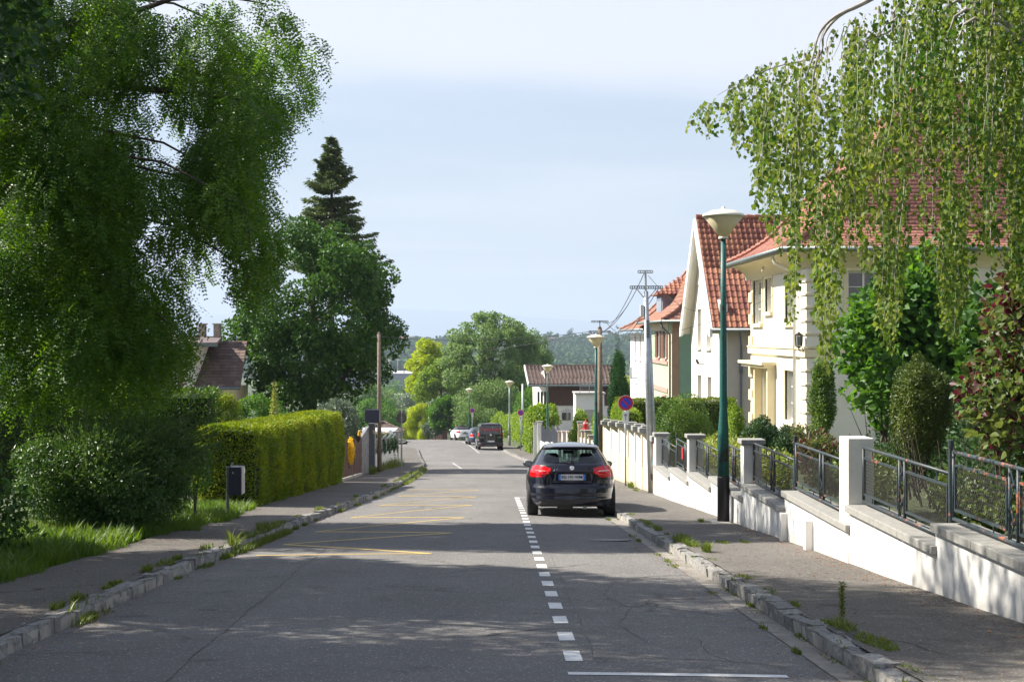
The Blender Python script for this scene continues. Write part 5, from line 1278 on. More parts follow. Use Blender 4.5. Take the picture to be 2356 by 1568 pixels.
# ================================================================ signs
def disc(parent, name, r0, z, y, m, n=32, th=0.004):
    return MB().lathe([(r0, y), (r0, y+th)], n, (0, 0, z), 'y').build(name, m, parent)
def noparking(loc, label, d=0.46, h=2.15, plate=True, rz=0.0):
    r = empty("no_parking_sign", loc, label, "road sign", "round blue and red no parking signs", rz=rz)
    MB().tube([(0, 0.03, 0), (0, 0.03, h)], 0.028, 10).build("post", M['lamp_grey'], r, smooth=True)
    fc = disc(r, "face", d/2, h-d/2, -0.012, M['sign_white']); disc(fc, "red_ring", d/2*0.95, h-d/2, -0.018, M['sign_red'])
    disc(fc, "blue_field", d/2*0.66, h-d/2, -0.024, M['sign_blue'])
    c = h-d/2; a = d/2*0.70; w = 0.022; k = 0.7071
    MB().prism([(-a*k-w*k, -0.030, c+a*k-w*k), (-a*k+w*k, -0.030, c+a*k+w*k), (a*k+w*k, -0.030, c-a*k+w*k), (a*k-w*k, -0.030, c-a*k-w*k)], (0, 0.005, 0)).build("red_bar", M['sign_red'], fc)
    if plate:
        p = MB().box(-0.088, 0.088, -0.012, -0.006, h-d-0.37, h-d-0.02).build("arrow_plate", M['sign_white'], r, bev=0.004); zc = h-d-0.18
        mb = MB().box(-0.007, 0.007, -0.018, -0.013, zc-0.10, zc+0.085)
        for s_ in (-1, 1): mb.prism([(0, -0.0185, zc+0.095), (s_*0.045, -0.0185, zc+0.045), (s_*0.045, -0.0185, zc+0.022), (0, -0.0185, zc+0.072)], (0, 0.004, 0))
        mb.build("arrow", M['black'], p)
    return r
noparking((3.98, 45.0, zpave(45)), "no parking sign with arrow plate beside the cream wall, nearest to the camera", d=0.46, h=2.68)
noparking((-1.75, 141.5, ZR(141.5)+0.1), "no parking sign with arrow plate above the parked white convertible", d=0.45, h=3.0)
noparking((2.08, 107.0, zpave(107)), "no parking sign half hidden by leaves of the roadside vine", d=0.45, h=2.9)
sb = empty("road_sign_back", (-4.02, 68.2, zpave(68.2)), "grey back of a round road sign on the left pavement", "road sign")
MB().tube([(0.0, -0.03, 0), (0.0, -0.03, 2.42)], 0.03, 8).build("post", M['lamp_grey'], sb); disc(sb, "disc", 0.24, 2.2, 0.0, mat("grey sign back", (0.14, 0.12, 0.11), 0.7), th=0.006)
MB().box(-0.09, 0.09, -0.012, -0.002, 2.22, 2.25).box(-0.09, 0.09, -0.012, -0.002, 2.12, 2.15).build("clamp", M['lamp_grey'], sb)
sb = empty("road_sign_back", (-4.28, 73.0, zpave(73)), "second smaller sign back just left of the round one", "road sign")
MB().tube([(0, -0.03, 0), (0, -0.03, 2.65)], 0.028, 8).build("post", M['lamp_grey'], sb); MB().box(-0.17, 0.14, 0.0, 0.006, 2.35, 2.62).build("plate", mat("pale sign back", (0.22, 0.19, 0.18), 0.7), sb, bev=0.002)

# ================================================================ left side: mailbox, board fence, stepped wall
mx = empty("mailbox", (-4.80, 27.9, zpave(27.9)-0.08), "dark blue mailbox on a short grey post in the grass by the hedge", "mailbox")
MB().tube([(-0.03, 0, 0), (-0.03, 0, 0.98)], 0.031, 10).lathe([(0.038, 0.95), (0.038, 0.99)], 10, (-0.03, 0, 0)).lathe([(0.037, 0.56), (0.037, 0.58)], 10, (-0.03, 0, 0)).build("post", mat("grey green post", (0.16, 0.18, 0.15), 0.6, var=0.2), mx, smooth=False)
bxm = MB().box(0.005, 0.235, -0.12, 0.26, 0.47, 0.985).build("box", M['mailbox'], mx, bev=0.01)
MB().box(0.236, 0.244, -0.105, 0.25, 0.485, 0.975).build("door", M['mailbox_side'], mx); MB().box(0.245, 0.249, 0.12, 0.24, 0.85, 0.94).build("name_label", M['sign_white'], bxm)
MB().box(0.07, 0.10, -0.124, -0.1205, 0.865, 0.90).build("sticker", M['zinc_light'], bxm)
MB().tube([(0.04, 0, 0.985), (0.02, 0, 1.02), (0.045, 0, 1.05), (0.07, 0, 1.03)], 0.010, 6).build("lock_loop", M['zinc_light'], mx)

fb = empty("board_fence", (0, 0, 0), "dark brown stained board fence beyond the end of the tall hedge", "fence")
for j in range(46):
    y = 49.2+j*0.165; z0 = zpave(y); h = 1.32+0.10*sin(j*0.3)
    if j in (27, 28): continue
    MB().box(-4.86+random.uniform(-.01, .01), -4.835, y, y+0.150, z0+0.10, z0+h+random.uniform(-.02, .02)).build("board", M['wood_fence'], fb)
for y in (49.1, 53.6, 54.0, 56.75): MB().box(-4.97, -4.868, y, y+0.1, zpave(y)-0.1, zpave(y)+1.45).build("post", M['wood_fence'], fb)
MB().hexa([(-4.95, 48.5, ZR(48.5)), (-4.80, 48.5, ZR(48.5)), (-4.80, 56.9, ZR(56.9)), (-4.95, 56.9, ZR(56.9)), (-4.95, 48.5, ZR(48.5)+0.2), (-4.80, 48.5, ZR(48.5)+0.2), (-4.80, 56.9, ZR(56.9)+0.2), (-4.95, 56.9, ZR(56.9)+0.2)]).build("plinth", M['concrete'], fb)
gp = empty("gate_pillar", (0, 0, 0), "speckled grey pillar carrying a dark square box, left of the wood pole", "pillar")
z0 = zpave(59)
MB().prism([(-4.84, 57.0, z0-0.1), (-4.84, 60.3, z0-0.2), (-4.84, 60.3, z0+1.75), (-4.84, 57.0, z0+1.55)], (-0.12, 0, 0)).build("wall_panel", M['grey_speck'], gp)
MB().box(-4.88, -4.62, 60.32, 60.75, z0-0.2, z0+1.85).build("pillar", M['grey_panel'], gp)
MB().box(-4.98, -4.40, 59.9, 60.4, z0+1.90, z0+2.42).build("box", M['mailbox'], gp, bev=0.015)
MB().box(-4.70, -4.61, 60.3, 60.4, z0+1.45, z0+1.60).build("bell_plate", M['sandstone'], gp)
ycn = MB().lathe([(0.05, 0.0), (0.07, 0.02), (0.055, 0.16), (0.02, 0.22)], 10).build("garden_light", M['yellow_paint'], None, label="small yellow garden light standing on the fence post", cat="garden light"); ycn.location = (-4.92, 56.8, zpave(56.8)+1.46)
lw_ = empty("garden_wall", (0, 0, 0), "stepped white wall on the left pavement with slanted green railings", "wall")
seg_ = [(61.0, 64.3), (64.3, 67.6), (67.6, 70.9), (70.9, 74.2), (74.2, 77.8)]
for i, (a, b) in enumerate(seg_):
    zt = zpave(a)+0.50; zz_ = zpave(b)
    MB().box(-4.98, -4.78, a, b-0.004, zz_-0.3, zt).build("wall_section", M['wall_white'], lw_)
    MB().prism([(-4.775, a+0.1, zt), (-4.775, b-0.05, zt), (-4.775, b-0.05, zz_+0.36)], (0.006, 0, 0)) 
    rg = MB().tube([(-4.88, a+0.15, zt+0.10), (-4.88, b-0.15, zt+0.10)], 0.018, 6).tube([(-4.88, a+0.15, zt+0.76), (-4.88, b-0.15, zt+0.80)], 0.018, 6)
    for y in (a+0.15, b-0.15): rg.tube([(-4.88, y, zt), (-4.88, y, zt+0.80)], 0.016, 6)
    rg = rg.build("railing", M['zinc_light'], lw_)
    for j in range(9): MB().tube([(-4.88, a+0.3+j*0.33, zt+0.1), (-4.88, a+0.3+j*0.33, zt+0.77)], 0.009, 5).build("baluster", M['lamp_grey'], rg)
for y in (60.78, 77.9): MB().box(-5.02, -4.74, y, y+0.2, zpave(y)-0.1, zpave(y)+1.6).build("pillar", M['concrete'], lw_)

# far left corner: low walls, shed, van roof, tiled roof
sh = empty("shed", (0, 0, 0), "low white flat roofed sheds and walls beyond the left side street", "shed")
kx = 138/3500
MB().box(-270*kx-3, -222*kx, 137, 142, -10.9, -8.80).build("wall", M['cream_wall'], sh); MB().box(-270*kx-3.1, -222*kx+0.05, 136.9, 142, -8.798, -8.65).build("coping", M['sign_white'], sh)
MB().prism([(-238*kx, 134.5, -10.9), (-222*kx, 134.5, -10.9), (-222*kx, 134.5, -8.9), (-230*kx, 134.5, -8.55), (-238*kx, 134.5, -8.6)], (0, 2.3, 0)).build("gable", M['cream_wall'], sh)
MB().prism([(-230*kx, 134.3, -8.50), (-219*kx, 134.3, -8.90), (-219*kx, 134.3, -9.0), (-230*kx, 134.3, -8.6)], (0, 2.7, 0)).build("sheet_roof", M['sign_white'], sh)
MB().box(-222*kx+0.01, -217*kx, 134.6, 136, -10.9, -9.2).build("side_wall", M['facade_pink'], sh)
hr = empty("house", (0, 0, 0), "distant bungalow with faded brown hipped roof beyond the left corner", "house")
MB().box(-13.0, -9.6, 160, 164, -13.5, -10.16).build("wall", M['far_wall'], hr)
hip_roof(-13.4, -9.3, 159.5, 164.5, -10.15, [(0, 0), (4, 1.75)], M['tile_brown'], hr, 0.45, 0.45, nsingle=60, gutter=False)

# right verge beyond the crest: pink wall, gates, bin, posts
pk = empty("garden_wall", (0, 0, 0), "pink low wall with sloping brown railing beyond the crest of the road", "wall")
kx = 182/3500; zb = ZR(182)
MB().prism([(-138*kx, 182, zb-0.5), (-111*kx, 182, zb-0.5), (-111*kx, 182, -11.5+0.05), (-138*kx, 182, -12.5)], (0.1, 0.5, 0)).build("wall", M['pink_wall'], pk)
mb = MB()
for i in range(14): mb.box(-138*kx+i*0.1, -138*kx+i*0.1+0.03, 182.1, 182.14, -12.4+i*0.07, -11.9+i*0.085)
mb.build("railing", M['brown_shutter'], pk)
MB().box(-111.5*kx, -101*kx, 181.9, 182.3, zb-0.2, -11.2).build("timber_gate", M['wood_fence'], None, label="dark brown timber gate right of the pink wall", cat="gate")
wg = empty("garden_gate", (0, 0, 0), "white slatted gate at the far crest left of the convertible", "gate")
for i in range(9): MB().box(-100*kx+i*0.115, -100*kx+i*0.115+0.07, 181.5, 181.54, zb-0.2, -11.55).build("slat", M['frame_white'], wg)
MB().box(-100*kx, -91*kx, 181.55, 181.6, zb+0.1, zb+0.2).build("rail", M['frame_white'], wg)
bn = MB().box(-150*kx, -140*kx, 181, 181.6, zb-0.1, -11.6).box(-150.5*kx, -139.5*kx, 180.9, 181.7, -11.598, -11.52).build("wheelie_bin", M['grey_panel'], None, label="dark wheelie bin at the far crest beside a green post", cat="bin")
for i, (px_, zt) in enumerate(((-151.5, -11.2), (-127, -10.6), (-119, -11.1), (-112.5, -11.0))):
    MB().tube([(px_*kx, 180.5, zb-0.3), (px_*kx, 180.5, zt)], 0.045, 6).build("post", M['lamp_green'] if i < 2 else M['wood_pole'], None, label=["short dark green post beside the bin beyond the crest", "taller green post before the pink wall", "thin wooden post standing before the pink wall", "thin wooden post beside the timber gate"][i], cat="post", group="posts beyond the crest")
# ================================================================ vehicles
def ss(a, b, x):
    t = np.clip((x-a)/(b-a), 0, 1); return t*t*(3-2*t)
def car(name, loc, yaw, spec, label, cat, group=None):
    pitch = -atan2(ZR(loc[1])-ZR(loc[1]+3), 3.0)
    root = empty(name, loc, label, cat, group, rz=yaw, rx=pitch)
    Wz = spec['w']; Rz = spec['rear']; Fz = spec['front']; Lc = spec['len']; n_e = spec.get('n', 5.0)
    zs = np.concatenate([np.linspace(Wz[0][0], Wz[-1][0]-0.08, spec.get('nz', 62)), np.linspace(Wz[-1][0]-0.075, Wz[-1][0], 10)])
    N = spec.get('nt', 220)
    th = np.linspace(0, 2*pi, N, endpoint=False)
    # denser sampling on the rear and sides through the superellipse parameter
    V = np.zeros((len(zs), N, 3))
    for i, z in enumerate(zs):
        w = np.interp(z, *zip(*Wz)); yr = np.interp(z, *zip(*Rz)); yf = np.interp(z, *zip(*Fz))
        nn = np.interp(z, *zip(*spec.get('nexp', [(0, n_e), (3, n_e)])))
        c, s = np.cos(th), np.sin(th)
        r = (np.abs(c)**nn + np.abs(s)**nn)**(-1/nn)
        X = w*c*r; hy = (yf-yr)/2; Y = (yf+yr)/2 + hy*s*r
        # bow of the rear face in plan
        rear = s*r < -0.5
        Y = Y + np.where(rear, spec.get('bow', 0.10)*(X/ max(w, 1e-3))**2, 0)
        if 'dent' in spec: Y = Y + np.where(rear, spec['dent'](X, z), 0)
        V[i, :, 0] = X; V[i, :, 1] = Y; V[i, :, 2] = z + spec.get('crown', 0.02)*(1-(X/max(w, .01))**2)*ss(Wz[-1][0]-0.12, Wz[-1][0], z)
    flat = V.reshape(-1, 3); nz_ = len(zs)
    ii, jj = np.meshgrid(np.arange(nz_-1), np.arange(N), indexing='ij'); j2 = (jj+1) % N
    Fq = np.stack([ii*N+jj, ii*N+j2, (ii+1)*N+j2, (ii+1)*N+jj], -1).reshape(-1, 4)
    cen = flat[Fq].mean(1)
    nrm = np.cross(flat[Fq[:, 2]]-flat[Fq[:, 0]], flat[Fq[:, 3]]-flat[Fq[:, 1]]); nrm /= np.linalg.norm(nrm, axis=1, keepdims=True)+1e-9
    reg = spec['region'](cen, nrm)        # array of region names
    wr = spec['wheel_r']; wy = spec['wheel_y']; wt = spec['wheel_w']; track = spec['track']
    side = (np.abs(cen[:, 0]) > track-wt*0.9)
    hole = np.zeros(len(cen), bool)
    for y0 in wy: hole |= side & ((cen[:, 1]-y0)**2 + (cen[:, 2]-wr)**2 < (wr+0.055)**2)
    mats_ = spec['mats']
    for rname in list(dict.fromkeys(reg.tolist())):
        if rname == 'none': continue
        k = (reg == rname) & ~hole
        if not k.any(): continue
        f = Fq[k]; u, inv = np.unique(f, return_inverse=True)
        VV = flat[u].copy()
        base = rname.split('.')[0]
        off = spec.get('offset', {}).get(base, 0)
        if off:
            vn = np.zeros((len(flat), 3)); 
            for q in range(4): np.add.at(vn, f[:, q], nrm[k])
            vn = vn[u]; vn /= np.linalg.norm(vn, axis=1, keepdims=True)+1e-9; VV = VV + vn*off
        np_obj(base, VV, inv.reshape(-1, 4), mats_[base], root, smooth=True)
    # top cap
    cap = MB(); top = [tuple(p) for p in V[-1]]; cap.add(top, [tuple(range(N))]); cap.build("roof_cap", mats_[spec.get('roofmat', 'body')], root, smooth=True)
    # underbody and wheel housings
    lo = Wz[0][0]
    MB().box(-track+wt*0.6, track-wt*0.6, wy[0]-wr-0.1, wy[1]+wr, lo+0.0, lo+0.42).build("underbody", M['plastic'], root)
    if spec.get('axle', True): MB().tube([(-track, wy[0], wr*0.9), (track, wy[0], wr*0.9)], 0.05, 8).build("axle", M['plastic'], root)
    # wheels
    first = None
    for sx in (-1, 1):
        for y0 in wy:
            if first is None:
                T = MB().lathe([(wr*0.66, -wt*0.5), (wr*0.9, -wt*0.5), (wr*0.985, -wt*0.42), (wr, -wt*0.25), (wr, wt*0.25), (wr*0.985, wt*0.42), (wr*0.9, wt*0.5), (wr*0.66, wt*0.5)], 32, (0, 0, 0), 'x').build("tyre", M['tyre'], None, smooth=True)
                Rm = MB().lathe([(wr*0.66, -wt*0.45), (wr*0.62, -wt*0.42), (wr*0.60, -wt*0.30), (wr*0.12, -wt*0.34), (0.01, -wt*0.36)], 28, (0, 0, 0), 'x')
                for a in range(5):
                    t = 2*pi*a/5; Rm.tube([(-wt*0.40, cos(t)*wr*0.1, sin(t)*wr*0.1), (-wt*0.44, cos(t)*wr*0.62, sin(t)*wr*0.62)], 0.022, 6)
                Rm = Rm.build("rim", M['rim'], None, smooth=False)
                wh = bpy.data.objects.new("wheel", None); link(wh, root); T.parent = wh; Rm.parent = wh; first = wh
                wh.location = (sx*(track-wt/2+0.0), y0, wr)
            else:
                c = copy_tree(first, root); c.location = (sx*(track-wt/2), y0, wr)
                c.rotation_euler = (random.uniform(0, 1), 0, 0 if sx < 0 else pi)
    return root, V, zs
def mirror_pair(root, x, y, z, m, s=1.0):
    for sx in (-1, 1):
        mb = MB().lathe([(0.01, -0.07*s), (0.07*s, -0.055*s), (0.095*s, 0.0), (0.07*s, 0.06*s), (0.01, 0.085*s)], 14, (0, 0, 0), 'y')
        mb.v = [(p[0]*1.25, p[1], p[2]*0.78) for p in mb.v]
        mb.tube([(-sx*0.16*s, 0.02, -0.05*s), (-sx*0.06*s, 0.0, -0.02)], 0.018, 6)
        o = mb.build("door_mirror", m, root, smooth=True); o.location = (sx*x, y, z)
        g = MB().lathe([(0.06*s, -0.078*s), (0.058*s, -0.080*s)], 14, (0, 0, 0), 'y'); g.v = [(p[0]*1.25, p[1], p[2]*0.78) for p in g.v]
        g.build("mirror_glass", M['winglass'], o)

# ---- the black hatchback
def hatch_dent(X, z):
    ax = np.abs(X)
    top = 0.87; bot = 0.615; hw = 0.40 + (z-bot)*0.28
    d = 0.055*ss(0.0, 0.025, hw-ax)*float(ss(bot, bot+0.07, z))*float(1-ss(top-0.02, top+0.004, z))
    cr = 0.018*np.exp(-((z-0.585)/0.03)**2)*1.0
    lip = -0.02*ss(0.25, 0.32, z)*(1-ss(0.34, 0.42, z))
    return d + cr*0 + lip
def hatch_region(c, n):
    x, y, z = c[:, 0], c[:, 1], c[:, 2]; ax = np.abs(x)
    r = np.full(len(c), 'body', dtype=object)
    rearf = (y < 1.25) & (n[:, 1] < -0.35)
    r[(z < 0.575) & (y < 0.55)] = 'bumper'
    # arched cut in the lower valance
    r[(z < 0.235 + 0.0) & (y < 0.4) & (ax < 0.62)] = 'none'
    hwid = 0.635 - 0.02 + (1.02-np.minimum(z, 1.30))*0.40
    win = rearf & (z > 1.035+0.03*(ax/0.6)**2*0) & (z < 1.295) & (ax < 0.60-(z-1.035)*0.42) & (y > 0.05)
    win &= ~((ax > 0.50-(z-1.035)*0.3) & (z < 1.045+ (ax-0.50)*0.35))
    r[win] = 'rear_window'
    lt = (z > 0.765+0.10*ss(0.60, 0.36, ax)+0.02*ss(.7, .85, ax)) & (z < 0.985-0.055*ss(0.60, 0.36, ax)-0.03*ss(0.7, 0.86, ax)) & (ax > 0.41) & (y < 0.55)
    r[lt & (x < 0)] = 'tail_light.l'; r[lt & (x > 0)] = 'tail_light.r'
    sw = (ax > 0.45) & (np.abs(n[:, 0]) > 0.6) & (z > 0.975) & (z < 1.33) & (y > 0.75+(z-0.97)*0.3) & (y < 3.25-(z-0.97)*2.3)
    r[sw & (x < 0)] = 'side_window.l'; r[sw & (x > 0)] = 'side_window.r'
    ws = (z > 0.99) & (z < 1.36) & (n[:, 1] > 0.35) & (ax < 0.62-(z-1.0)*0.35) & (y > 1.8)
    r[ws] = 'windshield'
    sp = (z > 1.305) & (z < 1.345) & rearf
    r[sp & (ax < 0.40) & (z < 1.325)] = 'brake_light'
    return r
hatch = dict(len=4.29, track=0.865, wheel_r=0.315, wheel_y=(0.78, 3.48), wheel_w=0.215, bow=0.16, nz=100, nt=520, crown=0.02,
    w=[(0.20, 0.79), (0.26, 0.85), (0.36, 0.875), (0.60, 0.89), (0.72, 0.885), (0.80, 0.865), (0.90, 0.835), (0.97, 0.795), (1.03, 0.755), (1.15, 0.69), (1.28, 0.60), (1.34, 0.565), (1.375, 0.545), (1.40, 0.49), (1.42, 0.40), (1.43, 0.28)],
    rear=[(0.20, 0.06), (0.26, 0.02), (0.34, 0.0), (0.46, -0.01), (0.56, 0.01), (0.60, 0.035), (0.64, 0.05), (0.86, 0.055), (0.89, 0.075), (1.0, 0.12), (1.035, 0.16), (1.15, 0.30), (1.295, 0.50), (1.305, 0.47), (1.33, 0.36), (1.35, 0.36), (1.375, 0.52), (1.40, 0.80), (1.42, 1.15), (1.43, 1.5)],
    front=[(0.20, 4.15), (0.4, 4.28), (0.55, 4.25), (0.70, 4.15), (0.80, 3.9), (0.90, 3.35), (0.97, 3.1), (1.0, 3.0), (1.2, 2.55), (1.36, 2.15), (1.40, 2.0), (1.43, 1.9)],
    nexp=[(0.2, 5.5), (0.9, 5.5), (1.1, 6), (1.3, 7), (1.36, 6), (1.43, 3)],
    dent=hatch_dent, region=hatch_region,
    mats={'body': M['paint_dark'], 'bumper': M['paint_dark'], 'rear_window': M['carglass'], 'side_window': M['carglass_dark'], 'windshield': M['carglass'], 'tail_light': M['light_red'], 'brake_light': M['light_dark_red']},
    offset={'tail_light': 0.012, 'rear_window': -0.004})
hx, hy = 1.565, 29.35
hb, HV, Hz = car("parked_car", (hx, hy, zroad(hx, hy)+0.0), radians(-1.1), hatch, "shiny midnight blue hatchback with red tail lights parked in the near bay", "car")
def rear_y(z, x=0.0):
    return float(np.interp(z, *zip(*hatch['rear'])) + 0.16*(x/np.interp(z, *zip(*hatch['w'])))**2)
mirror_pair(hb, 0.835, 2.75, 0.985, M['paint_dark'], 0.95)
# seams and details
pl = MB().box(-0.26, 0.26, 0.080, 0.090, 0.715, 0.825).build("number_plate", M['plate_white'], hb, bev=0.003)
MB().box(-0.26, -0.217, 0.076, 0.080, 0.715, 0.825).box(0.217, 0.26, 0.076, 0.080, 0.715, 0.825).build("blue_band", M['plate_blue'], pl)
text_obj("registration", "EG·191·WM", 0.084, M['black'], pl, (0, 0.0775, 0.769), depth=0.001, spacing=0.95, bold=0.0022)
text_obj("model_lettering", "A 180", 0.048, M['chrome'], hb, (-0.30, rear_y(0.91, 0.3)+0.005, 0.905), depth=0.004, bold=0.001)
em = MB()
R_ = 0.043
prof = []
em.lathe([(R_*0.86, -0.004), (R_, -0.010), (R_*1.1, -0.004), (R_, 0.004)], 28, (0, 0, 0), 'y')
for k in range(3):
    a = pi/2 + k*2*pi/3
    tip = (cos(a)*R_*0.98, -0.006, sin(a)*R_*0.98); l_ = (cos(a+1.05)*R_*0.16, -0.004, sin(a+1.05)*R_*0.16); r_ = (cos(a-1.05)*R_*0.16, -0.004, sin(a-1.05)*R_*0.16)
    em.add([tip, l_, (0, -0.014, 0), r_], [(0, 1, 2), (0, 2, 3)])
em = em.build("star_badge", M['chrome'], hb); em.location = (0, rear_y(0.945)-0.012, 0.945)
MB().tube([(-0.02, 0.13, 1.045), (-0.12, 0.175, 1.058), (-0.20, 0.185, 1.060)], 0.009, 6).tube([(-0.36, 0.215, 1.075), (0.03, 0.17, 1.062)], 0.006, 5).lathe([(0.035, 0.115), (0.03, 0.16)], 10, (0.0, 0, 1.04), 'y').build("rear_wiper", M['plastic'], hb)
for sx in (-1, 1):
    pts = [(sx*(0.52+0.05*t), rear_y(0.885, 0.52+0.05*t)-0.012, 0.888+0.004*t) for t in range(5)]
    MB().tube(pts, 0.010, 6).build("reflector_strip", M['light_clear'], hb)
    pts = [(sx*(0.45+0.045*t), rear_y(0.85, 0.45+0.045*t)-0.010, 0.845-0.006*t) for t in range(7)]
    MB().tube(pts, 0.012, 6).build("lamp_band", M['light_red'], hb)
# tailgate seams (recess lines)
sm = MB()
for sx in (-1, 1):
    sm.tube([(sx*0.645, rear_y(1.0, 0.645)+0.003, 1.0), (sx*0.63, rear_y(0.75, 0.63), 0.76), (sx*0.58, rear_y(0.63, 0.58)+0.002, 0.63), (sx*0.50, rear_y(0.59, 0.50), 0.59)], 0.004, 4)
sm.tube([(-0.50, rear_y(0.585, 0.5)-0.001, 0.588), (-0.2, rear_y(0.585, 0.2)-0.001, 0.582), (0.2, rear_y(0.585, 0.2)-0.001, 0.582), (0.50, rear_y(0.585, 0.5)-0.001, 0.588)], 0.005, 4)
sm.build("tailgate_seam", M['plastic'], hb)
MB().tube([(0.25, 0.30, 0.20), (0.25, -0.0, 0.19)], 0.03, 10).build("exhaust", M['zinc'], hb)
MB().tube([(-0.6, 0.7, 0.22), (0.6, 0.7, 0.22)], 0.045, 8).box(-0.28, 0.02, 0.15, 0.55, 0.16, 0.24).build("silencer", M['plastic'], hb)
seats = MB()
def seat(mb, x, y, z0, z1, w, hw):
    mb.hexa([(x-w, y, z0), (x+w, y, z0), (x+w, y+0.12, z0), (x-w, y+0.12, z0), (x-hw, y-0.10, z1), (x+hw, y-0.10, z1), (x+hw, y-0.0, z1), (x-hw, y-0.0, z1)])
def seatobj(x, y, z0, z1, w, hw):
    mb = MB(); seat(mb, x, y, z0, z1, w, hw); mb.build("seat", M['interior'], hb, bev=0.05)
for sx in (-1, 1):
    seatobj(sx*0.36, 1.95, 0.5, 1.22, 0.25, 0.135)
    seatobj(sx*0.40, 1.15, 0.5, 1.02, 0.28, 0.26); MB().box(sx*0.40-0.12, sx*0.40+0.12, 1.03, 1.11, 1.0, 1.10).build("headrest", M['interior'], hb, bev=0.03)
MB().box(-0.10, 0.10, 1.03, 1.10, 0.98, 1.075).build("headrest", M['interior'], hb, bev=0.03)
MB().box(-0.62, 0.62, 0.45, 1.30, 0.90, 0.955).build("parcel_shelf", M['interior'], hb)
MB().box(-0.66, 0.66, 2.55, 3.0, 0.6, 0.97).build("dashboard", M['interior'], hb, bev=0.03)
MB().box(-0.11, 0.11, 2.25, 2.29, 1.205, 1.275).build("interior_mirror", M['plastic'], hb, bev=0.015)

# ---- the van
def van_region(c, n):
    x, y, z = c[:, 0], c[:, 1], c[:, 2]; ax = np.abs(x); r = np.full(len(c), 'body', dtype=object)
    rf = (n[:, 1] < -0.4) & (y < 0.6)
    r[(z < 0.50) & (y < 0.5)] = 'bumper'
    r[rf & (z > 1.20) & (z < 1.82) & (ax < 0.74)] = 'rear_window'
    r[rf & (z > 1.04) & (z < 1.30) & (ax > 0.83)] = 'tail_light'
    r[(np.abs(n[:, 0]) > 0.6) & (z > 1.15) & (z < 1.75) & (y > 3.3) & (y < 4.3-(z-1.15)*0.5)] = 'side_window'
    r[(n[:, 1] > 0.35) & (z > 1.15) & (z < 1.8) & (ax < 0.8)] = 'windshield'
    return r
van = dict(len=5.0, track=0.93, wheel_r=0.33, wheel_y=(0.95, 4.05), wheel_w=0.22, bow=0.03, nz=50, nt=240,
    w=[(0.26, 0.92), (0.35, 0.97), (0.9, 0.978), (1.2, 0.965), (1.75, 0.90), (1.88, 0.86), (1.94, 0.78), (1.97, 0.6)],
    rear=[(0.26, 0.05), (0.3, 0.0), (0.5, 0.0), (0.55, 0.05), (1.2, 0.06), (1.85, 0.16), (1.93, 0.24), (1.97, 0.6)],
    front=[(0.26, 4.9), (0.5, 5.0), (0.9, 4.9), (1.1, 4.5), (1.2, 4.3), (1.8, 3.55), (1.94, 3.2), (1.97, 2.8)], n=9,
    region=van_region, mats={'body': M['paint_black'], 'bumper': M['plastic'], 'rear_window': M['winglass_dark'], 'tail_light': M['light_red'], 'side_window': M['winglass_dark'], 'windshield': M['winglass_dark']}, offset={'tail_light': 0.01})
vx, vy = -0.02, 112.2
vn, _, _ = car("parked_van", (vx, vy, zroad(vx, vy)), radians(3.2), van, "black panel van with red lettering on its rear window parked behind the hatchback", "van")
mirror_pair(vn, 1.10, 4.05, 1.30, M['plastic'], 1.5)
text_obj("lettering", "Tuttosergel", 0.30, M['text_red'], vn, (0.0, 0.065, 1.52), depth=0.002, bold=0.004, spacing=1.0)
pl = MB().box(-0.26, 0.26, 0.035, 0.045, 0.60, 0.71).build("number_plate", M['plate_white'], vn)
MB().box(-0.24, -0.18, 0.030, 0.034, 0.62, 0.69).build("plate_mark", M['mailbox'], pl)
MB().box(-0.10, 0.08, 0.10, 0.17, 1.885, 1.92).build("brake_light", M['light_red'], vn)
for sx in (-1, 1):
    MB().box(sx*0.915-0.045, sx*0.915+0.045, 0.03, 0.09, 1.31, 1.46).box(sx*0.915-0.04, sx*0.915+0.04, 0.03, 0.06, 0.72, 0.80).build("lamp_clear", M['sign_white'], vn)
    MB().box(sx*0.72-0.07, sx*0.72+0.07, -0.015, 0.01, 0.40, 0.435).build("reflector", M['light_red'], vn)
    MB().box(sx*0.66-0.14, sx*0.66+0.14, 0.030, 0.045, 0.93, 0.955).build("model_strip", M['zinc_light'], vn)
MB().lathe([(0.045, 0.03), (0.06, 0.02), (0.075, 0.03)], 20, (0, 0, 1.13), 'y').box(-0.06, 0.06, 0.03, 0.04, 1.122, 1.138).build("round_badge", M['chrome'], vn)
MB().box(-0.17, 0.17, 0.02, 0.05, 0.90, 0.98).build("tailgate_handle", M['plastic'], vn)
MB().box(-0.45, 0.45, -0.10, -0.04, 0.26, 0.275).build("step_bar", M['zinc_light'], vn)
mb = MB()
for i in range(7): mb.box(-0.36+i*0.115, -0.31+i*0.115, -0.012, -0.002, 0.33, 0.36)
mb.build("sensor_marks", M['sandstone'], vn)
MB().lathe([(0.004, 0.0), (0.003, 0.01)], 4, (0.12, 0.05, 1.80), 'y').prism([(0.10, 0.045, 1.66), (0.125, 0.045, 1.74), (0.15, 0.045, 1.66), (0.125, 0.045, 1.60)], (0, 0.005, 0)).build("star_sticker", M['zinc_light'], vn)

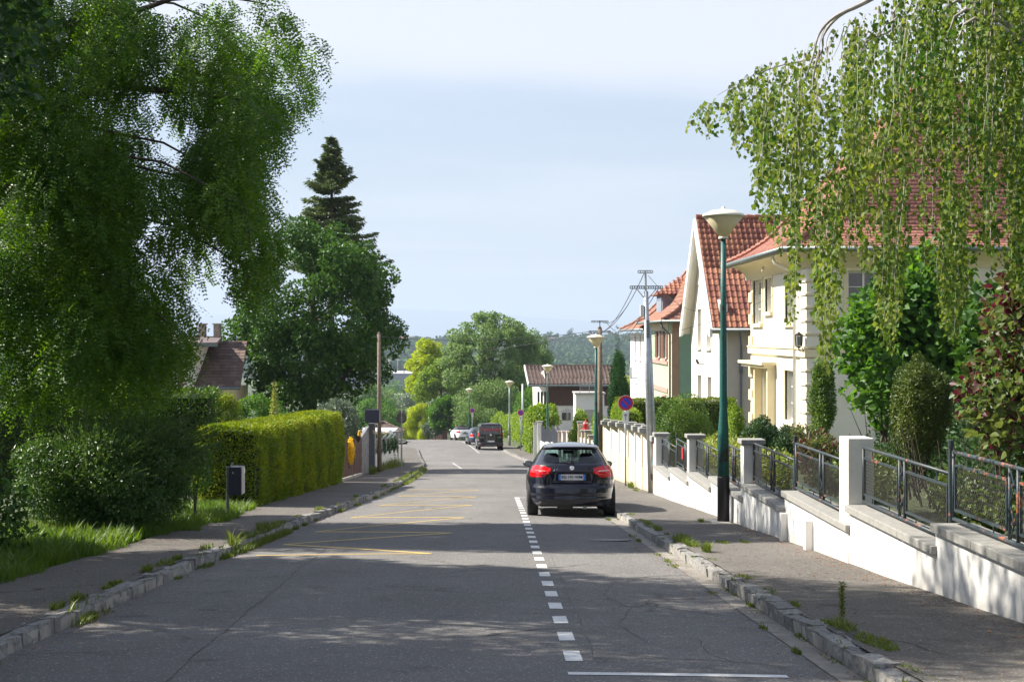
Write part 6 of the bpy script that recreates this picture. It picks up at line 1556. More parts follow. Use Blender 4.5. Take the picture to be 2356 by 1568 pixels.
# ---- white convertible, blue car, distant car
def sedan_region(soft=False):
    def f(c, n):
        x, y, z = c[:, 0], c[:, 1], c[:, 2]; ax = np.abs(x); r = np.full(len(c), 'body', dtype=object)
        rf = (n[:, 1] < -0.3) & (y < 1.6)
        if soft: r[(z > 0.99)] = 'soft_top'
        r[rf & (z > 1.04) & (z < 1.29) & (ax < 0.56-(z-1.02)*0.5)] = 'rear_window'
        r[rf & (z > 0.72) & (z < 0.90) & (ax > 0.45+(0.9-z)*0.3) & (y < 0.5)] = 'tail_light'
        r[(np.abs(n[:, 0]) > 0.55) & (z > 0.99) & (z < 1.30) & (y > 1.0+(z-0.97)*0.8+(0.5 if soft else 0)) & (y < 3.0-(z-0.97)*2.2)] = 'side_window'
        r[(n[:, 1] > 0.3) & (z > 1.0) & (z < 1.34) & (ax < 0.62)] = 'windshield'
        if soft: r[(z < 0.36) & (y < 0.3) & (ax < 0.62)] = 'valance'
        else: r[(z < 0.36) & (y < 0.4)] = 'valance'
        return r
    return f
def small_car(h=1.42, soft=False, paint='paint_white', glass='winglass_dark'):
    k = h/1.42
    return dict(len=4.25, track=0.86, wheel_r=0.32, wheel_y=(0.85, 3.42), wheel_w=0.21, bow=0.14, nz=44, nt=200,
        w=[(0.22, 0.80), (0.3, 0.86), (0.6, 0.885), (0.8, 0.87), (0.98*k, 0.80), (1.1*k, 0.70), (1.3*k, 0.58), (1.37*k, 0.52), (1.40*k, 0.42), (1.42*k, 0.25)],
        rear=[(0.22, 0.06), (0.3, 0.0), (0.55, 0.0), (0.9, 0.08), (0.95, 0.12), (0.985, 0.16 if not soft else 0.5), (1.02*k, 0.25 if not soft else 0.95), (1.30*k, 0.55 if not soft else 1.35), (1.37*k, 0.7 if not soft else 1.6), (1.42*k, 1.5)],
        front=[(0.22, 4.1), (0.5, 4.25), (0.7, 4.1), (0.85, 3.5), (0.96, 3.1), (1.0, 2.95), (1.36*k, 2.1), (1.42*k, 1.9)],
        nexp=[(0.2, 5), (0.9, 5), (1.3, 6), (1.42, 3)], region=sedan_region(soft), roofmat='soft_top' if soft else 'body',
        mats={'body': M[paint], 'soft_top': M['soft_top'], 'rear_window': M[glass], 'side_window': M[glass], 'windshield': M[glass], 'tail_light': M['light_red'], 'valance': M['plastic']}, offset={'tail_light': 0.01})
cx_, cy_ = -2.45, 144.3
wc, _, _ = car("parked_car", (cx_, cy_, ZR(cy_)+0.02), radians(11.5), small_car(1.40, True, 'paint_white'), "white convertible with dark grey soft top parked farthest up at the crest", "car")
mirror_pair(wc, 0.95, 2.75, 0.98, M['paint_white'], 1.0); MB().box(-0.26, 0.26, 0.0, 0.03, 0.60, 0.71).build("number_plate", M['winglass'], wc)
MB().tube([(-0.6, 0.12, 0.965), (0.6, 0.12, 0.965)], 0.01, 6).build("boot_edge", M['zinc_light'], wc)
bx_, by_ = -0.98, 126.8
bc, _, _ = car("parked_car", (bx_, by_, ZR(by_)+0.02), radians(6.0), small_car(1.48, False, 'paint_blue'), "blue grey hatchback mostly hidden behind the left side of the van", "car")
mirror_pair(bc, 0.95, 2.75, 1.0, M['plastic'], 1.0)
MB().tube([(-0.86, -0.0, 0.66), (-0.5, -0.03, 0.66)], 0.05, 8).build("reflector", M['plate_white'], bc)
fx_, fy_ = -13.3, 257
fc, _, _ = car("driving_car", (fx_, fy_, ZR(fy_)+0.02), radians(5.0), small_car(1.50, False, 'paint_green'), "dark teal car whose top half shows beyond the crest of the road", "car")
kk2 = 145/3500
bvan = dict(van); bvan['mats'] = dict(van['mats']); bvan['mats']['body'] = M['paint_blue']
b2, _, _ = car("parked_van", (-226*kk2, 148, -11.35), radians(92), bvan, "blue van roof showing above the white shed at the left corner", "van")
# ================================================================ vegetation
def in_poly(x, y, poly):
    ins = False; j = len(poly)-1
    for i in range(len(poly)):
        xi, yi = poly[i]; xj, yj = poly[j]
        if (yi > y) != (yj > y) and x < (xj-xi)*(y-yi)/(yj-yi)+xi: ins = not ins
        j = i
    return ins
def fronds(P, T, Lf, nl, ll, lw, m, name, parent):
    n = len(P); T = norm(T); Sd = norm(np.cross(T, norm(unit(n)*0.6 + np.array([0, 0, 1.0])))); Up = np.cross(Sd, T)
    Vs = []; Fs = []; b = 0; L_ = Lf*rng.uniform(0.7, 1.2, n)
    for j in range(nl):
        t = (j+1.2)/(nl+0.5)
        base = P + T*(L_*t)[:, None] + np.array([0, 0, -1])*(L_*t*t*0.25)[:, None]
        for s in (-1, 1):
            d = norm(T*0.45 + Sd*s*0.9 + Up*rng.uniform(-.25, .25, (n, 1)))
            V, F = leaf_quads(base, d, norm(Up + unit(n)*0.35), ll*(1.0-0.35*t), lw, 0.1); Vs.append(V); Fs.append(F+b); b += len(V)
    return np_obj(name, np.vstack(Vs), np.vstack(Fs), m, parent, kind="stuff")
# ---- drooping locust
sil = [(-60, -40), (640, -40), (652, 10), (610, 45), (655, 75), (742, 92), (752, 180), (738, 262), (680, 285), (652, 335), (632, 400), (648, 480), (640, 560), (622, 660), (560, 680), (520, 640), (505, 705), (468, 770), (470, 800), (425, 880), (372, 905), (345, 960), (240, 930), (130, 935), (70, 950), (-60, 950)]
gaps = [(376, 325, 40, 28), (335, 225, 34, 20), (410, 382, 16, 10), (352, 517, 14, 16), (310, 566, 18, 20), (462, 560, 16, 14), (512, 590, 16, 34), (222, 240, 26, 22), (395, 30, 75, 22), (600, 52, 45, 18), (505, 680, 14, 20), (440, 690, 20, 24)]
loc = empty("drooping_locust_tree", (0, 0, 0), "large drooping locust tree with feathery foliage hanging over the left pavement", "tree")
C = []; Rr = []; T_ = []
rs = random.Random(5)
tries = 0
while len(C) < 210 and tries < 60000:
    tries += 1
    px_, py_ = rs.uniform(-60, 755), rs.uniform(-40, 960); Yd = rs.uniform(22.5, 28.5); r = rs.uniform(0.26, 0.78)
    rp = r*3500/Yd
    if not (in_poly(px_, py_, sil) and in_poly(px_+rp*0.9, py_, sil) and in_poly(px_, py_+rp*1.0, sil) and in_poly(px_+rp*0.6, py_-rp*0.7, sil) and in_poly(px_-rp*0.5, py_+rp*0.7, sil)): continue
    if any(((px_-gx)/(gw_+rp*0.62))**2 + ((py_-gy)/(gh_+rp*0.62))**2 < 1 for gx, gy, gw_, gh_ in gaps): continue
    C.append(((px_-1130)/3500*Yd, Yd, (770-py_)/3500*Yd)); Rr.append((r*0.85, r*0.85, r*1.2))
for px_, py_, r in ((600, 520, 0.36), (585, 575, 0.36), (606, 620, 0.30), (572, 640, 0.30), (545, 600, 0.26), (628, 560, 0.22), (590, 668, 0.22), (628, 20, 0.3), (655, 60, 0.25), (716, 120, 0.3), (30, 800, 0.6), (110, 860, 0.5), (190, 880, 0.45), (60, 900, 0.4), (270, 870, 0.45), (330, 880, 0.4), (20, 680, 0.6), (400, 840, 0.35)):
    Yd = 24.6+rs.uniform(-1, 1); C.append(((px_-1130)/3500*Yd, Yd, (770-py_)/3500*Yd)); Rr.append((r*0.85, r*0.85, r*1.3))
C = np.array(C); Rr = np.array(Rr)
nf = 39000
Pp, Oo = ell_points(C, Rr, nf, 0.55)
T = norm(Oo*np.array([1, 1, 0.2])*0.8 + np.array([0, 0, -0.75]) + unit(nf)*0.55)
fronds(Pp, T, 0.30, 5, 0.078, 0.034, L['locust'], "crown", loc)
# part of the crown outside the frame (left and above)
C2, R2 = clumps_ellipsoid((-10.5, 26.0, 5.0), (5.0, 3.4, 5.4), 90, 0.85, 21)
k = (C2[:, 2] > 6.4) & (C2[:, 0] > -13) ; C2 = C2[k]; R2 = R2[k]
foliage("upper_crown", C2, R2, 17000, 0.16, 0.07, L['locust'], loc, droop=0.5)
tg_ = [tuple(C[i]) for i in range(0, len(C), 9)]
MB().tube([(-9.4, 25.8, -3.4), (-9.5, 25.8, -1.0), (-9.1, 25.7, 1.5), (-9.4, 25.6, 4.5)], [0.34, 0.27, 0.22, 0.12], 12).build("trunk", M['bark'], loc, smooth=True)
mb = MB()
for t in tg_:
    t = Vector(t); b = Vector((-9.2, 25.7, min(5.0, max(0.0, t.z*0.8+1.2)))); m1 = b.lerp(t, 0.4)+Vector((0, 0, 0.9)); m2 = b.lerp(t, 0.75)+Vector((0, 0, 0.8))
    mb.tube([b, m1, m2, t+Vector((0, 0, 0.3)), t+Vector((0.1, 0, -0.35))], [0.06, 0.035, 0.022, 0.012, 0.004], 6)
mb.tube([(-9.2, 25.7, 4.0), (-6.6, 25, 5.3), (-5.9, 24.8, 5.23), (-5.2, 24.7, 5.45), (-4.4, 24.5, 5.47), (-3.6, 24.4, 5.3)], [0.12, 0.06, 0.05, 0.04, 0.03, 0.01], 7)
mb.tube([(-9.2, 25.7, 3.0), (-6.3, 25, 4.1), (-4.2, 25, 3.9), (-3.2, 25, 3.3)], [0.12, 0.07, 0.04, 0.01], 7)
mb.tube([(-9.2, 25.7, 1.0), (-6.9, 25.2, 0.9), (-5.6, 25.1, 0.3), (-5.1, 25, -0.4), (-5.15, 25, -0.9)], [0.10, 0.05, 0.03, 0.018, 0.006], 6)
mb.build("limb", M['bark'], loc, smooth=True)

# ---- tall trees left of the frame that shade the foreground
broad_tree("broadleaf_tree", -9.0, 15.2, -2.5, (-8.6, 15.0, 4.2), (4.3, 4.3, 4.9), 140, 0.85, 66000, 0.125, 0.075, L['shade'], "dark broadleaf tree whose branches enter at the left edge of the picture", seed=4, trunk_r=0.3)
broad_tree("broadleaf_tree", -11.0, 7.0, -2.0, (-9.8, 8.6, 3.3), (4.5, 4.9, 4.8), 130, 1.0, 30000, 0.29, 0.19, L['shade'], "tall shade tree beside the left pavement, mostly outside the picture", seed=8, trunk_r=0.3)
broad_tree("broadleaf_tree", -13.5, 20.5, -3.0, (-13.0, 18.5, 6.2), (3.4, 3.0, 4.4), 70, 0.95, 17000, 0.27, 0.17, L['shade'], "tall shade tree behind the garden shrubs at the far left", seed=9, trunk_r=0.28)

# ---- maple, spruce
mp = broad_tree("round_maple_tree", -8.2, 67, -6.2, (-7.8, 67, 0.80), (3.8, 3.6, 4.35), 165, 0.72, 52000, 0.15, 0.12, L['maple'], "large round dark green maple behind the left wood pole", seed=12, trunk_r=0.26, lo=0.6)
sp = empty("spruce_tree", (0, 0, 0), "pointed spruce tree rising behind the round maple", "tree")
sx_, sy_ = -8.0, 76.0; ztop = 9.9; zb_ = -6.8
MB().tube([(sx_, sy_, zb_), (sx_, sy_, 3), (sx_+0.05, sy_, ztop+0.1)], [0.26, 0.14, 0.012], 8).build("trunk", M['bark'], sp, smooth=True)
PB = []; TB = []; br = MB()
z = ztop-0.15; 
while z > 3.0:
    h = ztop-z; Rb = 0.08+h*0.44; nb = 7 if h > 1 else 5
    for i in range(nb):
        a = random.uniform(0, 2*pi); rr_ = Rb*random.uniform(0.40, 1.08); 
        e = Vector((cos(a)*rr_, sin(a)*rr_, 0.10*rr_ + (-0.12*rr_ if h > 3 else 0.25*rr_)))
        b0 = Vector((sx_, sy_, z)); b1 = b0+e
        br.tube([b0, b0.lerp(b1, 0.5)-Vector((0, 0, 0.08*rr_)), b1], [0.022, 0.014, 0.004], 4)
        nn_ = int(26+rr_*80); t = np.linspace(0.10, 1.0, nn_) 
        Pq = np.array(b0)[None]+np.array(e)[None]*t[:, None]; Pq[:, 2] -= 0.30*rr_*t*(1-t)
        side = np.array([-sin(a), cos(a), 0.0]); off = rng.uniform(-1, 1, nn_)
        PB.append(Pq + side*(off*0.36*rr_*(1.05-t*0.85))[:, None]); TB.append(np.tile(np.array(e)/rr_*0.7, (nn_, 1)) + side*(off*0.9)[:, None] + np.array([0, 0, -0.35]))
    z -= 0.21 + h*0.010
PB = np.vstack(PB); TB = norm(np.vstack(TB)+unit(len(PB))*0.25)
PB = np.repeat(PB, 2, 0); TB = np.repeat(TB, 2, 0)+unit(len(TB)*2)*0.3; PB = PB+rng.normal(size=PB.shape)*np.array([0.04, 0.04, 0.05])
Vv, Ff = leaf_quads(PB, TB, norm(unit(len(PB))+np.array([0, 0, 1.0])), 0.20*rng.uniform(0.6, 1.3, len(PB)), 0.07)
np_obj("crown", Vv, Ff, L['spruce'], sp, kind="stuff"); br.build("limb", M['bark'], sp)

# ---- left hedges and shrubs
hedge_box("tall_hedge", [(-5.52, 31.8), (-5.46, 40), (-5.38, 48.4)], 1.28, lambda y: -1.93-(y-31.7)*0.031, lambda y: zpave(y)-0.02, 105000, 0.075, 0.028, L['hedge'], "tall clipped yellow green hedge along the left pavement behind the mailbox", bulge=0.10)
hedge_box("garden_hedge", [(-14.5, 36.5), (-6.6, 36.5)], 1.2, lambda y: -1.33, lambda y: -4.3, 26000, 0.10, 0.035, L['thuja'], "green hedge running left behind the drooping tree")
big = bush("dense_shrub", (-5.80, 23.1, -2.15), (1.72, 1.5, 1.08), 60000, 0.060, 0.026, L['shrub'], "large dense small leaved shrub on the grass verge under the drooping tree", ncl=60, rcl=0.26, seed=31, zb=-3.0)
# arching twigs of the shrub
mb = MB(); TP = []; TT = []
for i in range(200):
    a = random.uniform(-pi*0.95, pi*0.35); e = random.uniform(0.05, 1.1); b = Vector((-6.05, 23.1, -2.15))
    d = Vector((cos(a)*cos(e), sin(a)*cos(e), sin(e))); d.x = d.x*0.8+0.45; s = b+Vector((d.x*1.28, d.y*1.15, d.z*0.85)); l_ = random.uniform(0.35, 0.62)
    t = s+Vector((d.x, d.y*0.8, d.z*0.55+0.12)).normalized()*l_; mb.tube([s, t], [0.004, 0.0015], 3)
    for q in range(15): TP.append(s.lerp(t, (q+1)/15)); TT.append(d+Vector((random.uniform(-.6, .6), random.uniform(-.6, .6), random.uniform(0, .7))))
mb.build("twig", M['bark'], big)
V_, F_ = leaf_quads(np.array(TP), norm(np.array(TT)), unit(len(TP)), 0.045, 0.02); np_obj("twig_leaves", V_, F_, L['shrub'], big, kind="stuff")
bush("leafy_shrub", (-6.35, 17.9, -2.15), (1.0, 0.9, 0.85), 2600, 0.085, 0.05, L['maple'], "dark leafy shrub cut by the left edge of the picture", ncl=16, rcl=0.4, seed=32, zb=-2.85)
bush("leafy_shrub", (-4.95, 25.4, -2.1), (0.42, 0.5, 0.62), 520, 0.085, 0.05, L['hazel'], "loose leafy stems between the dense shrub and the mailbox", ncl=10, rcl=0.45, seed=33, zb=-3.1)
bush("garden_bush", (-9.4, 49, -2.55), (1.5, 1.2, 0.95), 5200, 0.09, 0.05, L['grey_bush'], "pale variegated bush below the brown roofed house", seed=34)
bush("garden_bush", (-8.0, 46, -2.35), (0.55, 0.5, 0.70), 4000, 0.07, 0.03, L['hedge'], "small yellow green conifer above the tall hedge", seed=35)
bush("garden_bush", (-10.6, 42, -2.0), (1.3, 1.0, 0.85), 6000, 0.09, 0.05, L['hazel'], "bright green bush behind the hedge below the pale house", seed=36)
bush("garden_bush", (-8.5, 55, -2.9), (1.2, 1.0, 0.95), 5200, 0.10, 0.05, L['hazel'], "green bush between the brown roof and the round maple", seed=37)
tp_ = empty("young_conifer", (0, 0, 0), "slender young tree with orange tip above the tall hedge", "tree")
Cc = np.array([[-7.12, 50, -3.0+0.17*i] for i in range(9)]); foliage("crown", Cc, np.array([[0.20-0.018*i, 0.2-0.018*i, 0.07] for i in range(9)]), 900, 0.09, 0.03, L['laurel'], tp_, lo=0.2, upb=0.6)
MB().tube([(-7.12, 50, -4.6), (-7.12, 50, -1.45)], 0.015, 5).build("trunk", M['bark'], tp_)
bush("grey_leaved_bush", (-5.75, 56.0, -3.3), (1.0, 1.1, 1.15), 7500, 0.10, 0.055, L['grey_bush'], "grey green bush behind the board fence beside the wood pole", seed=38, zb=-5)
bush("dark_bush", (-5.9, 62.0, -4.1), (0.9, 2.2, 1.2), 6500, 0.11, 0.06, L['maple'], "dark bush behind the speckled pillar", seed=39, zb=-5.6)
bush("fence_forsythia", (-4.80, 51.6, -3.95), (0.16, 0.75, 0.48), 2200, 0.07, 0.035, L['forsythia'], "golden yellow climbing plant hanging over the brown board fence", seed=40, ncl=12)
hedge_box("clipped_hedge", [(-5.35, 61.2), (-5.3, 69), (-5.25, 77.6)], 0.7, lambda y: ZR(y)+1.50, lambda y: zpave(y), 20000, 0.11, 0.05, L['yew_dark'], "dark green hedge growing through the railing of the stepped left wall")

# ---- grass verge, weeds
gv = []
while len(gv) < 52000:
    y = random.uniform(11, 31.6); edge = -4.90+0.10*sin(y*1.7)+0.05*sin(y*5.1)+(0.28 if 23.5 < y < 29 else 0)
    x = edge-abs(random.gauss(0, 1))*1.1
    if x < -8: continue
    if abs(y-23)<0.0: continue
    gv.append((x, y, zground(min(x, -4.89), y)-0.02))
V_, F_ = blades(np.array(gv), 0.14, 0.009, 0.8); np_obj("grass", V_, F_, L['grass'], None, kind="stuff")
gv = []
for _ in range(420):
    y = random.uniform(12, 30.5); x = -4.95-abs(random.gauss(0, .5)) + (0.2 if y > 24 else 0)
    for q in range(14): gv.append((x+random.gauss(0, .03), y+random.gauss(0, .03), zground(min(x, -4.89), y)-0.02))
V_, F_ = blades(np.array(gv), 0.21, 0.022, 1.2); np_obj("tall_grass", V_, F_, L['grass'], None, kind="stuff")
def weeds(name, spots, m, bl=True):
    P = []; 
    for (x, y, r, n, h) in spots:
        for _ in range(n):
            a = random.uniform(0, 2*pi); q = r*sqrt(random.random()); xx = x+cos(a)*q*0.35; yy = y+sin(a)*q*1.6
            base = max(zroad(xx, yy), zpave(yy) if (xx < LK(yy)-0.02 or xx > RK(yy)+0.02) else -99)
            P.append((xx, yy, base-0.01, h))
    P = np.array(P); V_, F_ = blades(P[:, :3], P[:, 3], 0.012, 1.3); np_obj(name, V_, F_, m, None, kind="stuff")
sp_ = []
for _ in range(80):
    y = random.choice([random.uniform(8, 30), random.uniform(16, 52), random.uniform(44, 62)]); s = random.choice([0.03, -0.21])
    sp_.append((LK(y)+s, y, random.uniform(0.08, 0.28), random.randint(50, 160), random.uniform(0.03, 0.085)))
for y in np.arange(50, 70, 0.7): sp_.append((LK(y)+0.05, y, 0.35, 170, 0.10))
for y in np.arange(20.6, 25.0, 0.45): sp_.append((LK(y)+0.04, y, 0.3, 170, 0.10))
sp_ += [(LK(20.5)-0.02, 20.5, 0.12, 120, 0.20), (LK(24)-0.2, 24, 0.25, 200, 0.12)]
weeds("kerbside_weeds", sp_, L['weed'])
sp_ = []
for _ in range(50):
    y = random.uniform(9, 32); sp_.append((RK(y)+random.choice([0.20, 0.20, -0.01, -0.2]), y, random.uniform(0.05, 0.2), random.randint(25, 90), random.uniform(0.02, 0.05)))
sp_ += [(2.66, 21.2, 0.3, 260, 0.10), (2.68, 20.3, 0.22, 300, 0.07), (2.72, 10.75, 0.30, 420, 0.035), (2.68, 11.6, 0.2, 200, 0.06), (2.72, 19.2, 0.12, 160, 0.13), (2.62, 25.5, 0.2, 180, 0.05), (4.0, 43.5, 0.2, 200, 0.18), (3.9, 41.0, 0.2, 150, 0.06), (3.6, 26.1, 0.12, 120, 0.06), (2.62, 23.9, 0.18, 200, 0.06), (3.2, 21.0, 0.2, 160, 0.03), (3.5, 21.0, 0.15, 100, 0.03), (-4.9, 53, 0.3, 200, 0.1), (-4.6, 61.8, 0.5, 300, 0.18), (-4.65, 63.5, 0.7, 300, 0.15), (-4.6, 67, 1.2, 500, 0.3), (-4.6, 71, 1.4, 500, 0.35), (-4.5, 57.8, 0.3, 260, 0.3)]
weeds("pavement_weeds", sp_, L['weed'])
tw = empty("weed_spike", (0, 0, 0), "tall green weed spike growing behind the near right kerb", "plant")
zz_ = zpave(11.9); MB().tube([(2.74, 11.9, zz_), (2.75, 11.9, zz_+0.30)], [0.005, 0.002], 4).build("stem", L['weed'], tw)
foliage("leaves", np.array([[2.745, 11.9, zz_+0.05+0.03*i] for i in range(9)]), np.array([[0.014, 0.014, 0.03]]*9), 300, 0.034, 0.007, L['weed'], tw, lo=0.1, upb=0.2, droop=-0.6)
# fallen leaves
me = bpy.data.meshes.new("fallen_leaf"); me.from_pydata([(-.5, 0, 0), (0, -.32, .1), (.5, 0, 0.02), (0, .32, .12)], [], [(0, 1, 2), (0, 2, 3)]); me.materials.append(L['forsythia'])
lv = []
for _ in range(1300):
    y = random.uniform(8.5, 24); x = random.choice([random.uniform(2.65, 4.05), 4.08-abs(random.gauss(0, .2)), 4.08-abs(random.gauss(0, .2)), random.uniform(1.9, 2.4)])
    z = (zp_noise(x, y) if x > RK(y)+0.17 else zroad(x, y)+0.012)+0.004; lv.append((x, y, z))
P = np.array(lv); a = rng.random(len(P))*2*pi; T = np.stack([np.cos(a), np.sin(a), rng.uniform(0, .2, len(P))], 1)
V_, F_ = leaf_quads(P, T, np.tile([0, 0, 1.0], (len(P), 1)), 0.032*rng.uniform(.4, 1.2, len(P)), 0.016); np_obj("fallen_leaves", V_, F_, M['dead_leaf'], None, kind="stuff")
lv = []
for _ in range(1500):
    y = random.uniform(9, 31); x = random.choice([PL(y)+abs(random.gauss(0, .35)), LK(y)-0.2-abs(random.gauss(0, .25)), LK(y)+0.05+abs(random.gauss(0, .15))])
    lv.append((x, y, (zp_noise(x, y) if x < LK(y)-0.15 else zroad(x, y)+0.01)+0.004))
P = np.array(lv); a = rng.random(len(P))*2*pi; T = np.stack([np.cos(a), np.sin(a), rng.uniform(0, .2, len(P))], 1)
V_, F_ = leaf_quads(P, T, np.tile([0, 0, 1.0], (len(P), 1)), 0.030*rng.uniform(.4, 1.2, len(P)), 0.014); np_obj("leaf_litter", V_, F_, M['dead_leaf'], None, kind="stuff")

# ---- birch with hanging strands
bt = empty("weeping_birch_tree", (0, 0, 0), "weeping birch hanging over the right pavement and garden fence", "tree")
MB().tube([(6.9, 14.3, -2.4), (6.8, 14.2, 0.5), (6.5, 14.1, 3.4), (6.2, 14, 6.5)], [0.24, 0.19, 0.13, 0.05], 12).build("trunk", M['birch_bark'], bt, smooth=True)
low_x = [1600, 1630, 1665, 1700, 1730, 1760, 1800, 1808, 1822, 1836, 1870, 1885, 1905, 1925, 1950, 2000, 2035, 2055, 2075, 2110, 2150, 2180, 2200, 2225, 2260, 2320, 2356, 2700]
low_y = [300, 320, 300, 370, 400, 520, 600, 735, 750, 560, 600, 800, 870, 700, 570, 640, 790, 820, 640, 570, 640, 760, 800, 640, 570, 640, 690, 700]
up_x = [1600, 1630, 1700, 1780, 1880, 1960, 2010, 2060, 2200, 2700]
up_y = [240, 225, 165, 130, 85, 25, 30, -200, -330, -500]
PB = []; TB = []; st = MB(); ns = 0; tries = 0
bc_ = [1600+(2640-1600)*random.random()**0.85 for _ in range(60)]+[1672, 1700, 1728, 1750, 1775]
while ns < 1150 and tries < 40000:
    tries += 1
    Yd = random.uniform(12.4, 16.4)*1.0; px_ = random.choice(bc_)+random.gauss(0, 11); X = (px_-1130)/3500*Yd
    yu = np.interp(px_, up_x, up_y); yl = np.interp(px_, low_x, low_y)
    long_ = random.random() < 0.16; cut = np.interp(px_, [1600, 1730, 1800, 1870, 1950, 2050, 2150, 2250, 2300, 2356, 2700], [300, 400, 500, 540, 450, 420, 390, 390, 440, 560, 600])
    y0 = yu + (yl-yu)*(random.random()**1.4)*0.70; y1 = yl - random.random()*20 if long_ else y0+(yl-y0)*random.uniform(0.25, 0.85)
    if not long_: y1 = min(y1, cut*random.uniform(0.75, 1.12))
    if y0 > cut and not (long_ and yl > 690): continue
    if px_ < 1800 and random.random() < 0.45: continue
    if yl > 690 and y0 < yl-320 and random.random() < 0.5: y0 = yl-320; y1 = yl-random.random()*40
    z0 = (770-y0)/3500*Yd; z1 = (770-y1)/3500*Yd
    if z0-z1 < 0.12: continue
    amp = random.uniform(0.01, 0.04); ph = random.uniform(0, 6); n = int((z0-z1)/0.030)
    t = np.linspace(0, 1, n); wx = amp*np.sin(ph+t*5)*(0.3+t) + 0.05*(1-t)**3; wy = amp*np.cos(ph*1.3+t*4)
    P = np.stack([X+wx, Yd+wy, z0+(z1-z0)*t], 1); a = rng.random(n)*2*pi
    out = np.stack([np.cos(a), np.sin(a), np.zeros(n)], 1); PB.append(P+out*rng.uniform(0.0, 0.035, (n, 1))+np.array([0, 0, 0.0])); TB.append(out*rng.uniform(0.2, 0.8, (n, 1))+np.array([0, 0, -0.85]))
    if ns % 2 == 0: st.tube([tuple(P[i]) for i in np.linspace(0, n-1, 5).astype(int)], [0.004, 0.003, 0.0025, 0.002, 0.0015], 3, caps=False)
    ns += 1
PB = np.vstack(PB); TB = np.vstack(TB)
NN = unit(len(PB)); NN = norm(NN*np.array([1, 1, 0.35]) + np.array([0, 0, 0.15])); s = rng.uniform(0.5, 1.35, len(PB))
TB = norm(TB + rng.normal(size=TB.shape)*0.25)
d_ = np.linalg.norm(PB, axis=1) + (PB[:, 0]/PB[:, 1] > 0.34)*50 + (PB[:, 2]/PB[:, 1] > 0.215)*50; kk_ = np.argsort(d_)[:300]; rest = np.ones(len(PB), bool); rest[kk_] = False
single_leaves(PB[kk_], TB[kk_], NN[kk_], 0.054*s[kk_], 0.043*s[kk_], L['birch'], bt)
V_, F_ = leaf_quads(PB[rest], TB[rest], NN[rest], 0.053*s[rest], 0.044*s[rest], 0.15); np_obj("leaves", V_, F_, L['birch'], bt, kind="stuff")
print("birch leaves", len(PB))
st.build("hanging_twigs", M['birch_bark'], bt, kind="stuff")
mb = MB()
def pw(x, y, Y): return ((x-1130)/3500*Y, Y, (770-y)/3500*Y)
stube(mb, [(6.45, 14.1, 3.6), pw(2300, -170, 14.1), pw(2120, -70, 14.1), pw(1990, 6, 14), pw(1920, 40, 14), pw(1885, 78, 14), pw(1870, 130, 13.9), pw(1850, 190, 13.9)], [0.08, 0.05, 0.035, 0.022, 0.016, 0.011, 0.008, 0.003], 7)
stube(mb, [pw(1985, 8, 14), pw(1930, 38, 14.1), pw(1895, 80, 14.2), pw(1885, 128, 14.2), pw(1800, 150, 14.3), pw(1730, 175, 14.3), pw(1650, 220, 14.3)], [0.02, 0.014, 0.012, 0.009, 0.007, 0.005, 0.002], 6)
stube(mb, [pw(1885, 115, 14.1), pw(1870, 200, 14.1), pw(1900, 260, 14.0), pw(1912, 330, 14.0)], [0.012, 0.009, 0.006, 0.002], 5)
stube(mb, [pw(2120, -40, 14.1), pw(2060, 20, 14.1), pw(2050, 70, 14.1), pw(1990, 100, 14.0), pw(1960, 190, 14)], [0.03, 0.02, 0.012, 0.008, 0.003], 6)
stube(mb, [pw(2020, 15, 13.9), pw(2040, 55, 13.9), pw(2080, 40, 13.9), pw(2110, 140, 13.9)], [0.016, 0.012, 0.008, 0.003], 5)
for i in range(16):
    x0 = 1900+i*14; stube(mb, [pw(x0, 60+10*sin(i), 14+0.1*cos(i)), pw(x0-14+8*sin(i*3), 100, 14), pw(x0-20+14*sin(i*2), 150+20*cos(i), 13.9)], [0.006, 0.004, 0.002], 4)
for i in range(14):
    Yd = 12.8+i*0.25; stube(mb, [(6.6, 14.2, 1.5+i*0.22), pw(2300-i*20, 60-i*25, Yd), pw(2200-i*22, 100-i*15, Yd)], [0.05, 0.02, 0.004], 5)
mb.build("branch", M['birch_bark'], bt, smooth=True)

# ---- unseen trees added behind the camera to darken reflections in car and windows
for i, (x, y, r) in enumerate(((-9, -14, 5.0), (10.5, -12, 4.6), (-7.5, -30, 5.5), (9.5, -34, 6.0))):
    broad_tree("broadleaf_tree", x, y, ZR(y), (x, y, ZR(y)+6.2), (r, r, 5.2), 60, 1.2, 7000, 0.42, 0.26, L['shade'], ["unseen added tree behind the viewer on the left verge", "unseen added tree behind the viewer on the right garden", "second unseen added tree farther up the left side", "second unseen added tree farther up the right side"][i], group="unseen trees added behind the viewer for reflections", seed=200+i, trunk_r=0.3, nlimb=6)
